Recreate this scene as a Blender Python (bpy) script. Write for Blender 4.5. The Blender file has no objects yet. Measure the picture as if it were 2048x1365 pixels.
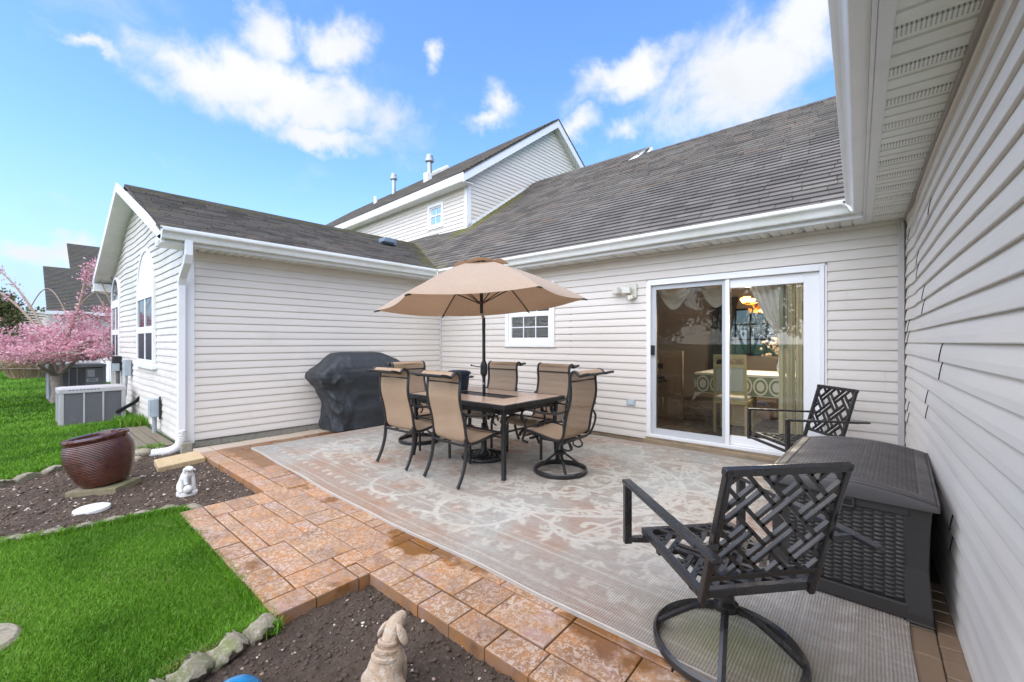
import bpy, bmesh, math, random
import numpy as np
from math import sin, cos, pi, radians, sqrt, atan2, tan
from mathutils import Vector, Matrix, Euler, noise
from mathutils.geometry import tessellate_polygon

SC = bpy.context.scene
COL = SC.collection
random.seed(7)
RNG = np.random.default_rng(11)

# ------------------------------------------------------------------ camera
cam_d = bpy.data.cameras.new('camera')
cam = bpy.data.objects.new('camera', cam_d)
COL.objects.link(cam)
cam.location = (0, 0, 1.33)
cam.rotation_euler = (radians(90), 0, radians(40.37))
cam_d.sensor_width = 36.0
cam_d.lens = 36.0 * 845 / 2048
cam_d.shift_y = 2.5 / 2048
cam_d.clip_start = 0.02
cam_d.clip_end = 2000
SC.camera = cam

# ------------------------------------------------------------------ light and exposure
SUN_AZ = Vector((0.10, -0.80, 0))            # horizontal direction towards the sun
SUN_EL = radians(55)
SKY_STRENGTH = 0.112
CLOUD_LIGHT = 2.35
SUN_STRENGTH = 1.5
EXPOSURE = 1.98
SC.view_settings.view_transform = 'Standard'
SC.view_settings.look = 'None'
SC.view_settings.gamma = 1
SC.view_settings.use_curve_mapping = False
SC.view_settings.exposure = EXPOSURE
SC.cycles.max_bounces = 8
SC.cycles.transparent_max_bounces = 12

to_sun = (SUN_AZ.normalized() * cos(SUN_EL) + Vector((0, 0, sin(SUN_EL))))
sun_d = bpy.data.lights.new('sun', 'SUN')
sun_d.energy = SUN_STRENGTH
sun_d.angle = radians(118)
sun_d.color = (1.0, 0.95, 0.88)
sun = bpy.data.objects.new('sun', sun_d)
COL.objects.link(sun)
sun.location = (0, -5, 12)
sun.rotation_euler = (-to_sun).to_track_quat('-Z', 'Y').to_euler()

world = bpy.data.worlds.new('World')
SC.world = world
world.use_nodes = True


def build_sky():
    nt = world.node_tree
    N = nt.nodes
    L = nt.links
    N.clear()
    out = N.new('ShaderNodeOutputWorld')
    bg = N.new('ShaderNodeBackground')
    bg.inputs['Strength'].default_value = SKY_STRENGTH
    sky = N.new('ShaderNodeTexSky')
    sky.sky_type = 'NISHITA'
    sky.sun_disc = False
    sky.sun_elevation = SUN_EL
    sky.sun_rotation = atan2(SUN_AZ.x, SUN_AZ.y)
    sky.air_density = 1.0
    sky.dust_density = 0.6
    sky.ozone_density = 4.0
    hsv = N.new('ShaderNodeHueSaturation')
    hsv.inputs['Saturation'].default_value = 1.12
    hsv.inputs['Value'].default_value = 0.86
    L.new(sky.outputs[0], hsv.inputs['Color'])
    tc = N.new('ShaderNodeTexCoord')
    d = tc.outputs['Generated']

    def vm(op, a, b=None):
        n = N.new('ShaderNodeVectorMath'); n.operation = op
        for i, x in enumerate((a, b)):
            if x is None: continue
            if isinstance(x, (tuple, list, Vector)): n.inputs[i].default_value = tuple(x)
            else: L.new(x, n.inputs[i])
        return n.outputs['Value'] if op in ('DOT_PRODUCT', 'LENGTH') else n.outputs[0]

    def mm(op, a, b=None, c=None, clamp=False):
        n = N.new('ShaderNodeMath'); n.operation = op; n.use_clamp = clamp
        for i, x in enumerate((a, b, c)):
            if x is None: continue
            if isinstance(x, (int, float)): n.inputs[i].default_value = x
            else: L.new(x, n.inputs[i])
        return n.outputs[0]
    nrm0 = vm('NORMALIZE', d)
    wn_ = N.new('ShaderNodeTexNoise'); wn_.inputs['Scale'].default_value = 7.5; wn_.inputs['Detail'].default_value = 6; wn_.inputs['Roughness'].default_value = 0.6
    L.new(nrm0, wn_.inputs['Vector'])
    sc_ = N.new('ShaderNodeVectorMath'); sc_.operation = 'SCALE'; sc_.inputs['Scale'].default_value = 0.15
    L.new(vm('SUBTRACT', wn_.outputs['Color'], (.5, .5, .5)), sc_.inputs[0])
    nrm = vm('NORMALIZE', vm('ADD', nrm0, sc_.outputs[0]))
    sep = N.new('ShaderNodeSeparateXYZ'); L.new(nrm, sep.inputs[0])
    # a flat cloud layer: the direction projected on a plane overhead
    zz = mm('MAXIMUM', mm('ADD', sep.outputs[2], 0.18), 0.05)
    cmb = N.new('ShaderNodeCombineXYZ')
    L.new(mm('DIVIDE', sep.outputs[0], zz), cmb.inputs[0])
    L.new(mm('DIVIDE', sep.outputs[1], zz), cmb.inputs[1])
    nz = N.new('ShaderNodeTexNoise'); nz.inputs['Scale'].default_value = 1.9
    nz.inputs['Detail'].default_value = 9; nz.inputs['Roughness'].default_value = 0.55
    nz.inputs['Distortion'].default_value = 0.25
    L.new(cmb.outputs[0], nz.inputs['Vector'])
    nd = N.new('ShaderNodeTexNoise'); nd.inputs['Scale'].default_value = 11.0
    nd.inputs['Detail'].default_value = 9; nd.inputs['Roughness'].default_value = 0.62
    nd.inputs['Distortion'].default_value = 0.35
    L.new(nrm0, nd.inputs['Vector'])
    # the separate cumulus clouds: (azimuth from +Y towards -X, elevation, half width, half height) in degrees
    blobs = CLOUDS
    acc = None
    for (az, el, w, h, tilt, amp) in blobs:
        a, e = radians(az), radians(el)
        c = Vector((-sin(a) * cos(e), cos(a) * cos(e), sin(e)))
        r = Vector((cos(a), sin(a), 0))
        t = r.cross(c)
        tl = radians(tilt)
        r2 = r * cos(tl) + t * sin(tl); t2 = t * cos(tl) - r * sin(tl)
        x = vm('DOT_PRODUCT', nrm, r2 / radians(w)); y = vm('DOT_PRODUCT', nrm, t2 / radians(h))
        q = mm('SQRT', mm('ADD', mm('MULTIPLY', x, x), mm('MULTIPLY', y, y)))
        m = mm('MULTIPLY', mm('SUBTRACT', 1.0, q), amp)
        m = mm('MINIMUM', m, mm('SUBTRACT', mm('MULTIPLY', vm('DOT_PRODUCT', nrm, c), 4.0), 2.0))
        acc = m if acc is None else mm('MAXIMUM', acc, m)
    den = mm('ADD', mm('MULTIPLY', acc, 2.0), mm('MULTIPLY', mm('SUBTRACT', nd.outputs[0], 0.5), 2.5))
    mr = N.new('ShaderNodeMapRange'); mr.interpolation_type = 'SMOOTHSTEP'
    mr.inputs['From Min'].default_value = 0.02; mr.inputs['From Max'].default_value = 1.6
    L.new(den, mr.inputs['Value'])
    # thin general cloud over the whole dome, thicker away from the clear stretch
    g = N.new('ShaderNodeMapRange'); g.interpolation_type = 'SMOOTHSTEP'
    g.inputs['From Min'].default_value = 0.56; g.inputs['From Max'].default_value = 0.84
    g.inputs['To Max'].default_value = 0.55
    L.new(nz.outputs[0], g.inputs['Value'])
    dens = mm('MAXIMUM', mr.outputs[0], g.outputs[0])
    # paler towards the horizon
    hz = N.new('ShaderNodeMapRange'); hz.interpolation_type = 'SMOOTHSTEP'
    hz.inputs['From Min'].default_value = 0.0; hz.inputs['From Max'].default_value = 0.36
    hz.inputs['To Min'].default_value = 0.85; hz.inputs['To Max'].default_value = 0.0
    L.new(sep.outputs[2], hz.inputs['Value'])
    mixh = N.new('ShaderNodeMixRGB')
    tint = N.new('ShaderNodeMixRGB'); tint.blend_type = 'MULTIPLY'; tint.inputs[0].default_value = 1; tint.inputs[2].default_value = (.94, .94, 1, 1); L.new(hsv.outputs[0], tint.inputs[1])
    L.new(hz.outputs[0], mixh.inputs[0]); L.new(tint.outputs[0], mixh.inputs[1])
    mixh.inputs[2].default_value = (CLOUD_LIGHT * 0.50, CLOUD_LIGHT * 0.68, CLOUD_LIGHT * 0.96, 1)
    cl = N.new('ShaderNodeMixRGB')
    sh = N.new('ShaderNodeTexNoise'); sh.inputs['Scale'].default_value = 5.0; sh.inputs['Detail'].default_value = 5
    L.new(nrm, sh.inputs['Vector'])
    L.new(sh.outputs[0], cl.inputs[0])
    cl.inputs[1].default_value = (CLOUD_LIGHT * 0.74, CLOUD_LIGHT * 0.79, CLOUD_LIGHT * 0.86, 1)
    cl.inputs[2].default_value = (CLOUD_LIGHT * 1.08, CLOUD_LIGHT * 1.08, CLOUD_LIGHT * 1.08, 1)
    mixc = N.new('ShaderNodeMixRGB')
    L.new(dens, mixc.inputs[0]); L.new(mixh.outputs[0], mixc.inputs[1]); L.new(cl.outputs[0], mixc.inputs[2])
    L.new(mixc.outputs[0], bg.inputs['Color'])
    L.new(bg.outputs[0], out.inputs[0])


CLOUDS = [(69.1, 27.6, 16.9, 4.6, 0, 1.15), (76.8, 27.6, 6.8, 4, 8, 1.05), (69.9, 32.1, 4.1, 4, 10, 1), (63.4, 32.9, 5.4, 3.6, 5, 1), (50.8, 34, 1.7, 2.1, -20, 0.8), (64.8, 24, 7, 2.4, -4, 1.05), (85.8, 25.7, 2.2, 1, 5, 0.85), (42.3, 29.6, 2.9, 3.2, 30, 0.8), (44.4, 27.8, 4.2, 1.6, 10, 0.75), (32.2, 26.7, 3.7, 2.4, 10, 0.85), (25.4, 25.6, 4, 2, 8, 0.75), (25.4, 31.5, 9.6, 3.2, 14, 1), (11, 29.3, 11.1, 6.8, 10, 1.05), (5.2, 31.6, 5.9, 5.5, 20, 1), (14.7, 26.9, 9.9, 4.2, 25, 0.85), (89.4, 8.2, 3.4, 2.1, 0, 0.95), (86.3, 9, 3.1, 1.5, 0, 0.8),
          (104, 12, 6, 3, 0, .5), (120, 30, 18, 8, 0, 1.0), (150, 38, 20, 9, 10, 1.0),
          (190, 30, 24, 9, 0, 1.0), (225, 42, 22, 10, 20, 1.0), (260, 28, 20, 8, 0, 1.0), (300, 35, 22, 9, -10, 1.0), (335, 45, 18, 9, 0, 1.0), (100, 55, 18, 9, 0, .9), (20, 62, 20, 10, 0, .9), (210, 70, 22, 14, 0, .9)]
build_sky()


# ------------------------------------------------------------------ helpers
def S(r, g, b):
    f = lambda c: (c / 255 / 12.92) if c / 255 <= 0.04045 else ((c / 255 + 0.055) / 1.055) ** 2.4
    return (f(r), f(g), f(b), 1)


class MB:
    def __init__(s): s.v = []; s.f = []; s.mi = []; s.cur = 0
    def add(s, vs, fs):
        o = len(s.v); s.v += [tuple(v) for v in vs]
        for f in fs: s.f.append(tuple(o + i for i in f)); s.mi.append(s.cur)
        return s
    def box(s, c, d, rz=0.0, rot=None):
        M = rot if rot else Matrix.Rotation(rz, 3, 'Z')
        vs = []
        for z in (-.5, .5):
            for x, y in ((-.5, -.5), (.5, -.5), (.5, .5), (-.5, .5)):
                vs.append(Vector(c) + M @ Vector((x * d[0], y * d[1], z * d[2])))
        return s.add(vs, [(3, 2, 1, 0), (4, 5, 6, 7), (0, 1, 5, 4), (1, 2, 6, 5), (2, 3, 7, 6), (3, 0, 4, 7)])
    def box2(s, a, b):
        return s.box([(a[i] + b[i]) / 2 for i in range(3)], [abs(b[i] - a[i]) for i in range(3)])
    def bar(s, p0, p1, w, h, up=(0, 0, 1)):
        p0 = Vector(p0); p1 = Vector(p1); d = (p1 - p0); l = d.length; d.normalize()
        x = d.cross(Vector(up))
        if x.length < 1e-5: x = d.cross(Vector((1, 0, 0)))
        x.normalize(); z = x.cross(d)
        M = Matrix((x, d, z)).transposed()
        return s.box((p0 + p1) / 2, (w, l, h), rot=M)
    def tube(s, pts, r, n=8, cap=True, flat=None):
        pts = [Vector(p) for p in pts]; k = len(pts)
        rs = r if isinstance(r, (list, tuple)) else [r] * k
        up = Vector((0, 0, 1)); prev = None; vs = []
        for i, p in enumerate(pts):
            t = (pts[min(i + 1, k - 1)] - pts[max(i - 1, 0)]).normalized()
            if prev is None:
                a = t.cross(up)
                if a.length < 1e-3: a = t.cross(Vector((1, 0, 0)))
                a.normalize()
            else:
                a = (prev - t * prev.dot(t))
                if a.length < 1e-4: a = t.cross(up)
                a.normalize()
            prev = a; b = t.cross(a)
            for j in range(n):
                q = 2 * pi * j / n + pi / n
                ra = rs[i]; rb = rs[i] * (flat or 1)
                vs.append(p + a * cos(q) * ra + b * sin(q) * rb)
        fs = []
        for i in range(k - 1):
            for j in range(n):
                fs.append((i * n + j, i * n + (j + 1) % n, (i + 1) * n + (j + 1) % n, (i + 1) * n + j))
        if cap: fs += [tuple(range(n - 1, -1, -1)), tuple((k - 1) * n + j for j in range(n))]
        return s.add(vs, fs)
    def ring(s, c, R, r, n=48, m=8, M=None, h=None):
        vs = []; fs = []
        for i in range(n):
            a = 2 * pi * i / n
            for j in range(m):
                b = 2 * pi * j / m + pi / m
                v = Vector(((R + r * cos(b)) * cos(a), (R + r * cos(b)) * sin(a), (h or r) * sin(b)))
                vs.append(Vector(c) + (M @ v if M else v))
        for i in range(n):
            for j in range(m):
                fs.append((i * m + j, ((i + 1) % n) * m + j, ((i + 1) % n) * m + (j + 1) % m, i * m + (j + 1) % m))
        return s.add(vs, fs)
    def lathe(s, prof, n=24, c=(0, 0, 0), M=None, cap=False):
        vs = []; fs = []; k = len(prof)
        for r, z in prof:
            for j in range(n):
                a = 2 * pi * j / n
                v = Vector((r * cos(a), r * sin(a), z))
                vs.append(Vector(c) + (M @ v if M else v))
        for i in range(k - 1):
            for j in range(n):
                fs.append((i * n + j, i * n + (j + 1) % n, (i + 1) * n + (j + 1) % n, (i + 1) * n + j))
        if cap: fs += [tuple(range(n - 1, -1, -1)), tuple((k - 1) * n + j for j in range(n))]
        return s.add(vs, fs)
    def prism(s, poly, z0, z1):
        n = len(poly)
        vs = [(x, y, z0) for x, y in poly] + [(x, y, z1) for x, y in poly]
        fs = [tuple(range(n - 1, -1, -1)), tuple(range(n, 2 * n))]
        for i in range(n): fs.append((i, (i + 1) % n, n + (i + 1) % n, n + i))
        return s.add(vs, fs)
    def sphere(s, c, r, n=12, m=8, sc=(1, 1, 1), M=None):
        vs = []; fs = []
        for i in range(m + 1):
            t = pi * i / m
            for j in range(n):
                a = 2 * pi * j / n
                v = Vector((r * sin(t) * cos(a) * sc[0], r * sin(t) * sin(a) * sc[1], r * cos(t) * sc[2]))
                vs.append(Vector(c) + (M @ v if M else v))
        for i in range(m):
            for j in range(n):
                fs.append((i * n + j, (i + 1) * n + j, (i + 1) * n + (j + 1) % n, i * n + (j + 1) % n))
        return s.add(vs, fs)
    def mesh(s, name, mats, smooth=False, angle=40):
        me = bpy.data.meshes.new(name)
        me.from_pydata(s.v, [], s.f)
        if not isinstance(mats, (list, tuple)): mats = [mats]
        for m in mats: me.materials.append(m)
        if len(mats) > 1: me.polygons.foreach_set('material_index', s.mi)
        if smooth:
            me.polygons.foreach_set('use_smooth', [True] * len(me.polygons))
            me.set_sharp_from_angle(angle=radians(angle))
        me.update()
        return me
    def build(s, name, mats, parent=None, smooth=False, bevel=None, angle=40, loc=None, rz=None):
        return link(name, s.mesh(name, mats, smooth, angle), parent, bevel, loc, rz)


def link(name, me, parent=None, bevel=None, loc=None, rz=None):
    o = bpy.data.objects.new(name, me)
    COL.objects.link(o)
    if parent: o.parent = parent
    if loc is not None: o.location = loc
    if rz is not None: o.rotation_euler = (0, 0, rz)
    if bevel:
        b = o.modifiers.new('bevel', 'BEVEL'); b.width = bevel; b.segments = 2
        b.limit_method = 'ANGLE'; b.angle_limit = radians(50); b.use_clamp_overlap = True
    return o


def np_mesh(name, V, Fc, mat, parent=None, smooth=False, face_attr=None, vcol=None):
    """V (n,3); Fc (m,k) all faces of the same size"""
    me = bpy.data.meshes.new(name)
    V = np.asarray(V, np.float32); Fc = np.asarray(Fc, np.int32)
    m, k = Fc.shape
    me.vertices.add(len(V)); me.vertices.foreach_set('co', V.ravel())
    me.loops.add(m * k); me.loops.foreach_set('vertex_index', Fc.ravel())
    me.polygons.add(m); me.polygons.foreach_set('loop_start', np.arange(0, m * k, k, dtype=np.int32))
    if smooth: me.polygons.foreach_set('use_smooth', np.ones(m, bool))
    if face_attr is not None:
        for nm, arr in face_attr.items():
            a = me.attributes.new(nm, 'FLOAT', 'FACE'); a.data.foreach_set('value', np.asarray(arr, np.float32))
    if vcol is not None:
        a = me.attributes.new('print', 'FLOAT_COLOR', 'POINT'); a.data.foreach_set('color', np.asarray(vcol, np.float32).ravel())
    me.materials.append(mat)
    me.update(); me.validate()
    return link(name, me, parent)


def grid_faces(nu, nv):
    i = np.arange(nu - 1)[:, None] * nv + np.arange(nv - 1)[None, :]
    return np.stack([i, i + nv, i + nv + 1, i + 1], -1).reshape(-1, 4)


def tag(o, label=None, cat=None, group=None, kind=None):
    if label: o['label'] = label
    if cat: o['category'] = cat
    if group: o['group'] = group
    if kind: o['kind'] = kind
    return o


def empty(name, loc=(0, 0, 0), rz=0, label=None, cat=None, group=None):
    o = bpy.data.objects.new(name, None); COL.objects.link(o)
    o.location = loc; o.rotation_euler = (0, 0, rz); o.empty_display_size = .1
    return tag(o, label, cat, group)


def copy_tree(o, parent=None):
    c = o.copy(); COL.objects.link(c)
    if parent: c.parent = parent
    for ch in list(o.children): copy_tree(ch, c)
    return c


# ------------------------------------------------------------------ materials
def mk(name, col, rough=.5, metal=0., spec=.5, var=(), bump=(), rnd=0., coat=0., rvar=None, coords='Object', trans=0., sheen=0, alpha=None, emit=None):
    m = bpy.data.materials.new(name); m.use_nodes = True
    nt = m.node_tree; N = nt.nodes; L = nt.links
    p = N['Principled BSDF']
    p.inputs['Roughness'].default_value = rough
    p.inputs['Metallic'].default_value = metal
    p.inputs['Specular IOR Level'].default_value = spec
    p.inputs['Coat Weight'].default_value = coat
    p.inputs['Coat Roughness'].default_value = .08
    if sheen: p.inputs['Sheen Weight'].default_value = sheen
    if alpha is not None: p.inputs['Alpha'].default_value = alpha
    if emit:
        p.inputs['Emission Color'].default_value = emit[0]; p.inputs['Emission Strength'].default_value = emit[1]
    tc = N.new('ShaderNodeTexCoord')
    if coords == 'World':
        g = N.new('ShaderNodeNewGeometry'); co = g.outputs['Position']
    else: co = tc.outputs[coords]
    if len(col) == 3: col = (*col, 1)
    rgb = N.new('ShaderNodeRGB'); rgb.outputs[0].default_value = col; cur = rgb.outputs[0]
    for v in var:
        sc, c2, lo, hi = v[:4]
        nz = N.new('ShaderNodeTexNoise'); nz.inputs['Detail'].default_value = v[4] if len(v) > 4 else 5
        nz.inputs['Roughness'].default_value = .6
        if isinstance(sc, (tuple, list)):
            mp = N.new('ShaderNodeMapping'); mp.inputs['Scale'].default_value = sc
            L.new(co, mp.inputs[0]); L.new(mp.outputs[0], nz.inputs['Vector']); nz.inputs['Scale'].default_value = 1
        else:
            nz.inputs['Scale'].default_value = sc; L.new(co, nz.inputs['Vector'])
        mr = N.new('ShaderNodeMapRange'); mr.inputs['From Min'].default_value = lo; mr.inputs['From Max'].default_value = hi
        L.new(nz.outputs[0], mr.inputs['Value'])
        mx = N.new('ShaderNodeMixRGB'); L.new(mr.outputs[0], mx.inputs[0]); L.new(cur, mx.inputs[1])
        mx.inputs[2].default_value = c2 if len(c2) == 4 else (*c2, 1)
        cur = mx.outputs[0]
    if rnd:
        oi = N.new('ShaderNodeObjectInfo')
        mr = N.new('ShaderNodeMapRange'); mr.inputs['To Min'].default_value = 1 - rnd; mr.inputs['To Max'].default_value = 1 + rnd
        L.new(oi.outputs['Random'], mr.inputs['Value'])
        h = N.new('ShaderNodeHueSaturation'); L.new(mr.outputs[0], h.inputs['Value']); L.new(cur, h.inputs['Color']); cur = h.outputs[0]
    L.new(cur, p.inputs['Base Color'])
    if rvar:
        nz = N.new('ShaderNodeTexNoise'); nz.inputs['Scale'].default_value = rvar[0]; nz.inputs['Detail'].default_value = 4
        L.new(co, nz.inputs['Vector'])
        mr = N.new('ShaderNodeMapRange'); mr.inputs['From Min'].default_value = .35; mr.inputs['From Max'].default_value = .65
        mr.inputs['To Min'].default_value = rvar[1]; mr.inputs['To Max'].default_value = rvar[2]
        L.new(nz.outputs[0], mr.inputs['Value']); L.new(mr.outputs[0], p.inputs['Roughness'])
    nrm = None
    for b in bump:
        sc, st, di = b[:3]
        nz = N.new('ShaderNodeTexNoise'); nz.inputs['Detail'].default_value = 6; nz.inputs['Roughness'].default_value = .6
        if isinstance(sc, (tuple, list)):
            mp = N.new('ShaderNodeMapping'); mp.inputs['Scale'].default_value = sc
            L.new(co, mp.inputs[0]); L.new(mp.outputs[0], nz.inputs['Vector']); nz.inputs['Scale'].default_value = 1
        else:
            nz.inputs['Scale'].default_value = sc; L.new(co, nz.inputs['Vector'])
        bp = N.new('ShaderNodeBump'); bp.inputs['Strength'].default_value = st; bp.inputs['Distance'].default_value = di
        L.new(nz.outputs[0], bp.inputs['Height'])
        if nrm: L.new(nrm, bp.inputs['Normal'])
        nrm = bp.outputs[0]
    if nrm: L.new(nrm, p.inputs['Normal'])
    m['_p'] = 1
    return m


def ramp_attr(m, attr, stops, mult=None):
    """recolour a material from a per-face attribute"""
    nt = m.node_tree; N = nt.nodes; L = nt.links
    p = N['Principled BSDF']
    a = N.new('ShaderNodeAttribute'); a.attribute_name = attr
    r = N.new('ShaderNodeValToRGB'); e = r.color_ramp.elements
    e[0].position, e[0].color = stops[0][0], stops[0][1]; e[1].position, e[1].color = stops[-1][0], stops[-1][1]
    for s in stops[1:-1]:
        x = e.new(s[0]); x.color = s[1]
    L.new(a.outputs['Fac'], r.inputs[0])
    old = p.inputs['Base Color'].links[0].from_socket
    if mult:
        mx = N.new('ShaderNodeMixRGB'); mx.blend_type = 'MULTIPLY'; mx.inputs[0].default_value = 1
        L.new(r.outputs[0], mx.inputs[1]); L.new(old, mx.inputs[2]); L.new(mx.outputs[0], p.inputs['Base Color'])
    else:
        L.new(r.outputs[0], p.inputs['Base Color'])
    return m


SIDE = (0.69, 0.638, 0.568)
M_siding = mk('vinyl_siding', SIDE, .42, spec=.35, var=[((3, 3, 40), (0.67, 0.62, 0.553), .45, .7), (1.1, (0.645, 0.60, 0.53), .58, .8)],
              bump=[((4, 4, 260), .06, .002)], rnd=.02, coords='World')
M_sidealgae = mk('vinyl_siding_aged', SIDE, .45, spec=.35, var=[(.9, (0.54, 0.545, 0.44), .52, .75), ((3, 3, 40), (0.58, 0.54, 0.51), .45, .7)], rnd=.02, coords='World')
M_trim = mk('white_trim', (.80, .80, .79), .35, var=[(3, (.74, .745, .72), .5, .8)], coords='World')
M_trim_old = mk('white_trim_weathered', (.76, .77, .73), .4, var=[(2.2, (.60, .63, .50), .5, .78), (14, (.69, .70, .66), .5, .8)], coords='World')
M_fascia = mk('fascia_white', (.72, .73, .71), .4, var=[(4, (.60, .61, .58), .55, .8)], coords='World')
M_soffit = None
M_vinylwin = mk('window_vinyl', (.84, .84, .83), .3)
M_black = mk('black_powder_coat', (.013, .014, .015), .33, spec=.5, bump=[(900, .12, .0006)], rvar=(9, .28, .45))
M_black2 = mk('black_cast_metal', (.018, .017, .017), .38, spec=.5, bump=[(500, .2, .0008)], rvar=(7, .25, .5))
M_dark = mk('dark_void', (.01, .01, .01), .8)
M_concrete = mk('foundation_concrete', (.33, .30, .24), .85, var=[(7, (.22, .215, .15), .45, .7), (30, (.40, .37, .31), .5, .75)], bump=[(60, .5, .004)], rnd=.08, coords='World')
M_wood = mk('weathered_wood', (.36, .27, .17), .7, var=[((3, 30, 30), (.26, .20, .13), .4, .7), (6, (.22, .18, .11), .5, .75)], bump=[((6, 60, 60), .4, .003)], rnd=.1, coords='World')
M_oldwood = mk('mossy_boards', (.18, .145, .10), .8, var=[((2, 40, 40), (.11, .09, .06), .4, .7), (4, (.13, .14, .06), .5, .75)], bump=[((4, 60, 60), .5, .004)], rnd=.15, coords='World')


def glass_mat(name, tint=(.80, .86, .84), refl=1.0, base=0.05, rough=0.0):
    m = bpy.data.materials.new(name); m.use_nodes = True
    nt = m.node_tree; N = nt.nodes; L = nt.links; N.clear()
    o = N.new('ShaderNodeOutputMaterial')
    t = N.new('ShaderNodeBsdfTransparent'); t.inputs[0].default_value = (*tint, 1)
    g = N.new('ShaderNodeBsdfGlossy'); g.inputs['Roughness'].default_value = rough
    f = N.new('ShaderNodeFresnel'); f.inputs['IOR'].default_value = 1.52
    a = N.new('ShaderNodeMath'); a.operation = 'MULTIPLY_ADD'; a.inputs[1].default_value = refl; a.inputs[2].default_value = base; a.use_clamp = True
    L.new(f.outputs[0], a.inputs[0])
    x = N.new('ShaderNodeMixShader'); L.new(a.outputs[0], x.inputs[0]); L.new(t.outputs[0], x.inputs[1]); L.new(g.outputs[0], x.inputs[2])
    L.new(x.outputs[0], o.inputs[0])
    return m


M_glass = glass_mat('door_glass', (.93, .95, .93), 1.0, .02)
M_glasswin = glass_mat('window_glass', (.80, .85, .84), 1.5, .10)
M_pane_dark = mk('dark_window_pane', (.012, .018, .022), .03, spec=1.0)
M_screen = mk('insect_screen', (.018, .026, .034), .42, spec=.4)
# ------------------------------------------------------------------ the house
EXPO = 0.1016
house = empty('house', (-3, 6, 0), 0,
              'long house clad in beige clapboard siding, grey shingle roofs, wrapped round the paved patio', 'house')
HL = Vector((-3, 6, 0))


def hpart(mb, name, mats, parent=None, **k):
    """a part of the house; geometry is given in world coordinates"""
    if parent is None:
        mb.v = [(x - HL.x, y - HL.y, z) for x, y, z in mb.v]
        o = mb.build(name, mats, house, **k)
    else:
        mb.v = [(x - HL.x, y - HL.y, z) for x, y, z in mb.v]
        o = mb.build(name, mats, parent, **k)
    return o


def siding(wall, p0, d, nrm, L, z0, z1, seg, mat, disp=None, step=.22, seams=None, proud=.017, sg=.0010, sc=.004):
    """one object per course of lap siding"""
    p0 = Vector((p0[0], p0[1], 0)); d = Vector((d[0], d[1], 0)).normalized(); nrm = Vector((nrm[0], nrm[1], 0)).normalized()
    n = int(math.ceil((z1 - z0) / EXPO)); rs = random.Random(int(abs(p0.x * 100)) + n)
    prof = [(.0, 0), (proud - .0015, 0), (proud, .004), (proud * .86, .035), (proud * .45, .078), (.0005, EXPO + .003)]
    for i in range(n):
        zb = z0 + i * EXPO
        lo, mi, hi = seg(zb), seg(zb + EXPO / 2), seg(zb + EXPO)
        if not mi: continue
        cuts = list(seams(i, rs)) if seams else []
        for k, (a, b) in enumerate(mi):
            la, lb = lo[k] if len(lo) == len(mi) else (a, b)
            ha, hb = hi[k] if len(hi) == len(mi) else ((a, b) if hi else ((a + b) / 2 - .01, (a + b) / 2 + .01))
            parts = []
            cs = sorted(c for c in cuts if a + .1 < c < b - .1)
            e = [a] + cs + [b]
            for q in range(len(e) - 1): parts.append((e[q], e[q + 1], q))
            for (u, w, q) in parts:
                m = max(1, int((w - u) / step)); vs = []; mb = MB()
                for j in range(m + 1):
                    for (o, dz) in prof:
                        t = dz / EXPO
                        A = la + (ha - la) * t if u == a else u + sg + sc * sin(t * 3.0)
                        B_ = lb + (hb - lb) * t if w == b else w - sg + sc * sin(t * 3.0)
                        s = A + (B_ - A) * j / m
                        z = min(zb + dz, z1)
                        off = o + (disp(s, z) if disp else 0) + ((.0042 if (q % 2 == 0 and w != b) else 0) if sc > .01 else (.0012 if (q % 2) else 0))
                        p = p0 + d * s + nrm * off
                        vs.append((p.x, p.y, z))
                P = len(prof); fs = []
                for j in range(m):
                    for g in range(P - 1):
                        fs.append((j * P + g, (j + 1) * P + g, (j + 1) * P + g + 1, j * P + g + 1))
                mb.add(vs, fs)
                if sc > .01 and w != b:          # dark cap paints the shadow in the open end of the lapped panel
                    mb.cur = 1; e_ = [Vector(x) for x in vs[-P:]]; k_ = [x - nrm * .006 for x in e_]
                    mb.add(e_ + k_, [(g, g + 1, P + g + 1, P + g) for g in range(P - 1)])
                hpart(mb, 'siding_strip', [mat, M_dark] if mb.cur else mat, wall)


def backing(name, p0, d, nrm, rects, mat, t=.12, poly=None):
    """the sheathing behind the siding, made of wall pieces round the openings"""
    d = Vector((d[0], d[1], 0)).normalized(); nrm = Vector((nrm[0], nrm[1], 0)).normalized(); mb = MB()
    P = Vector((p0[0], p0[1], 0))
    if poly:
        n = len(poly); vs = []
        for o in (-.004, -t):
            for s, z in poly:
                q = P + d * s + nrm * o; vs.append((q.x, q.y, z))
        fs = [tuple(range(n)), tuple(range(2 * n - 1, n - 1, -1))] + [(i, n + i, n + (i + 1) % n, (i + 1) % n) for i in range(n)]
        mb.add(vs, fs)
    for (a, b, z0, z1) in rects:
        vs = []
        for o in (-.004, -t):
            for s, z in ((a, z0), (b, z0), (b, z1), (a, z1)):
                q = P + d * s + nrm * o; vs.append((q.x, q.y, z))
        mb.add(vs, [(0, 1, 2, 3), (7, 6, 5, 4), (0, 4, 5, 1), (1, 5, 6, 2), (2, 6, 7, 3), (3, 7, 4, 0)])
    return hpart(mb, name, mat)


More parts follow.
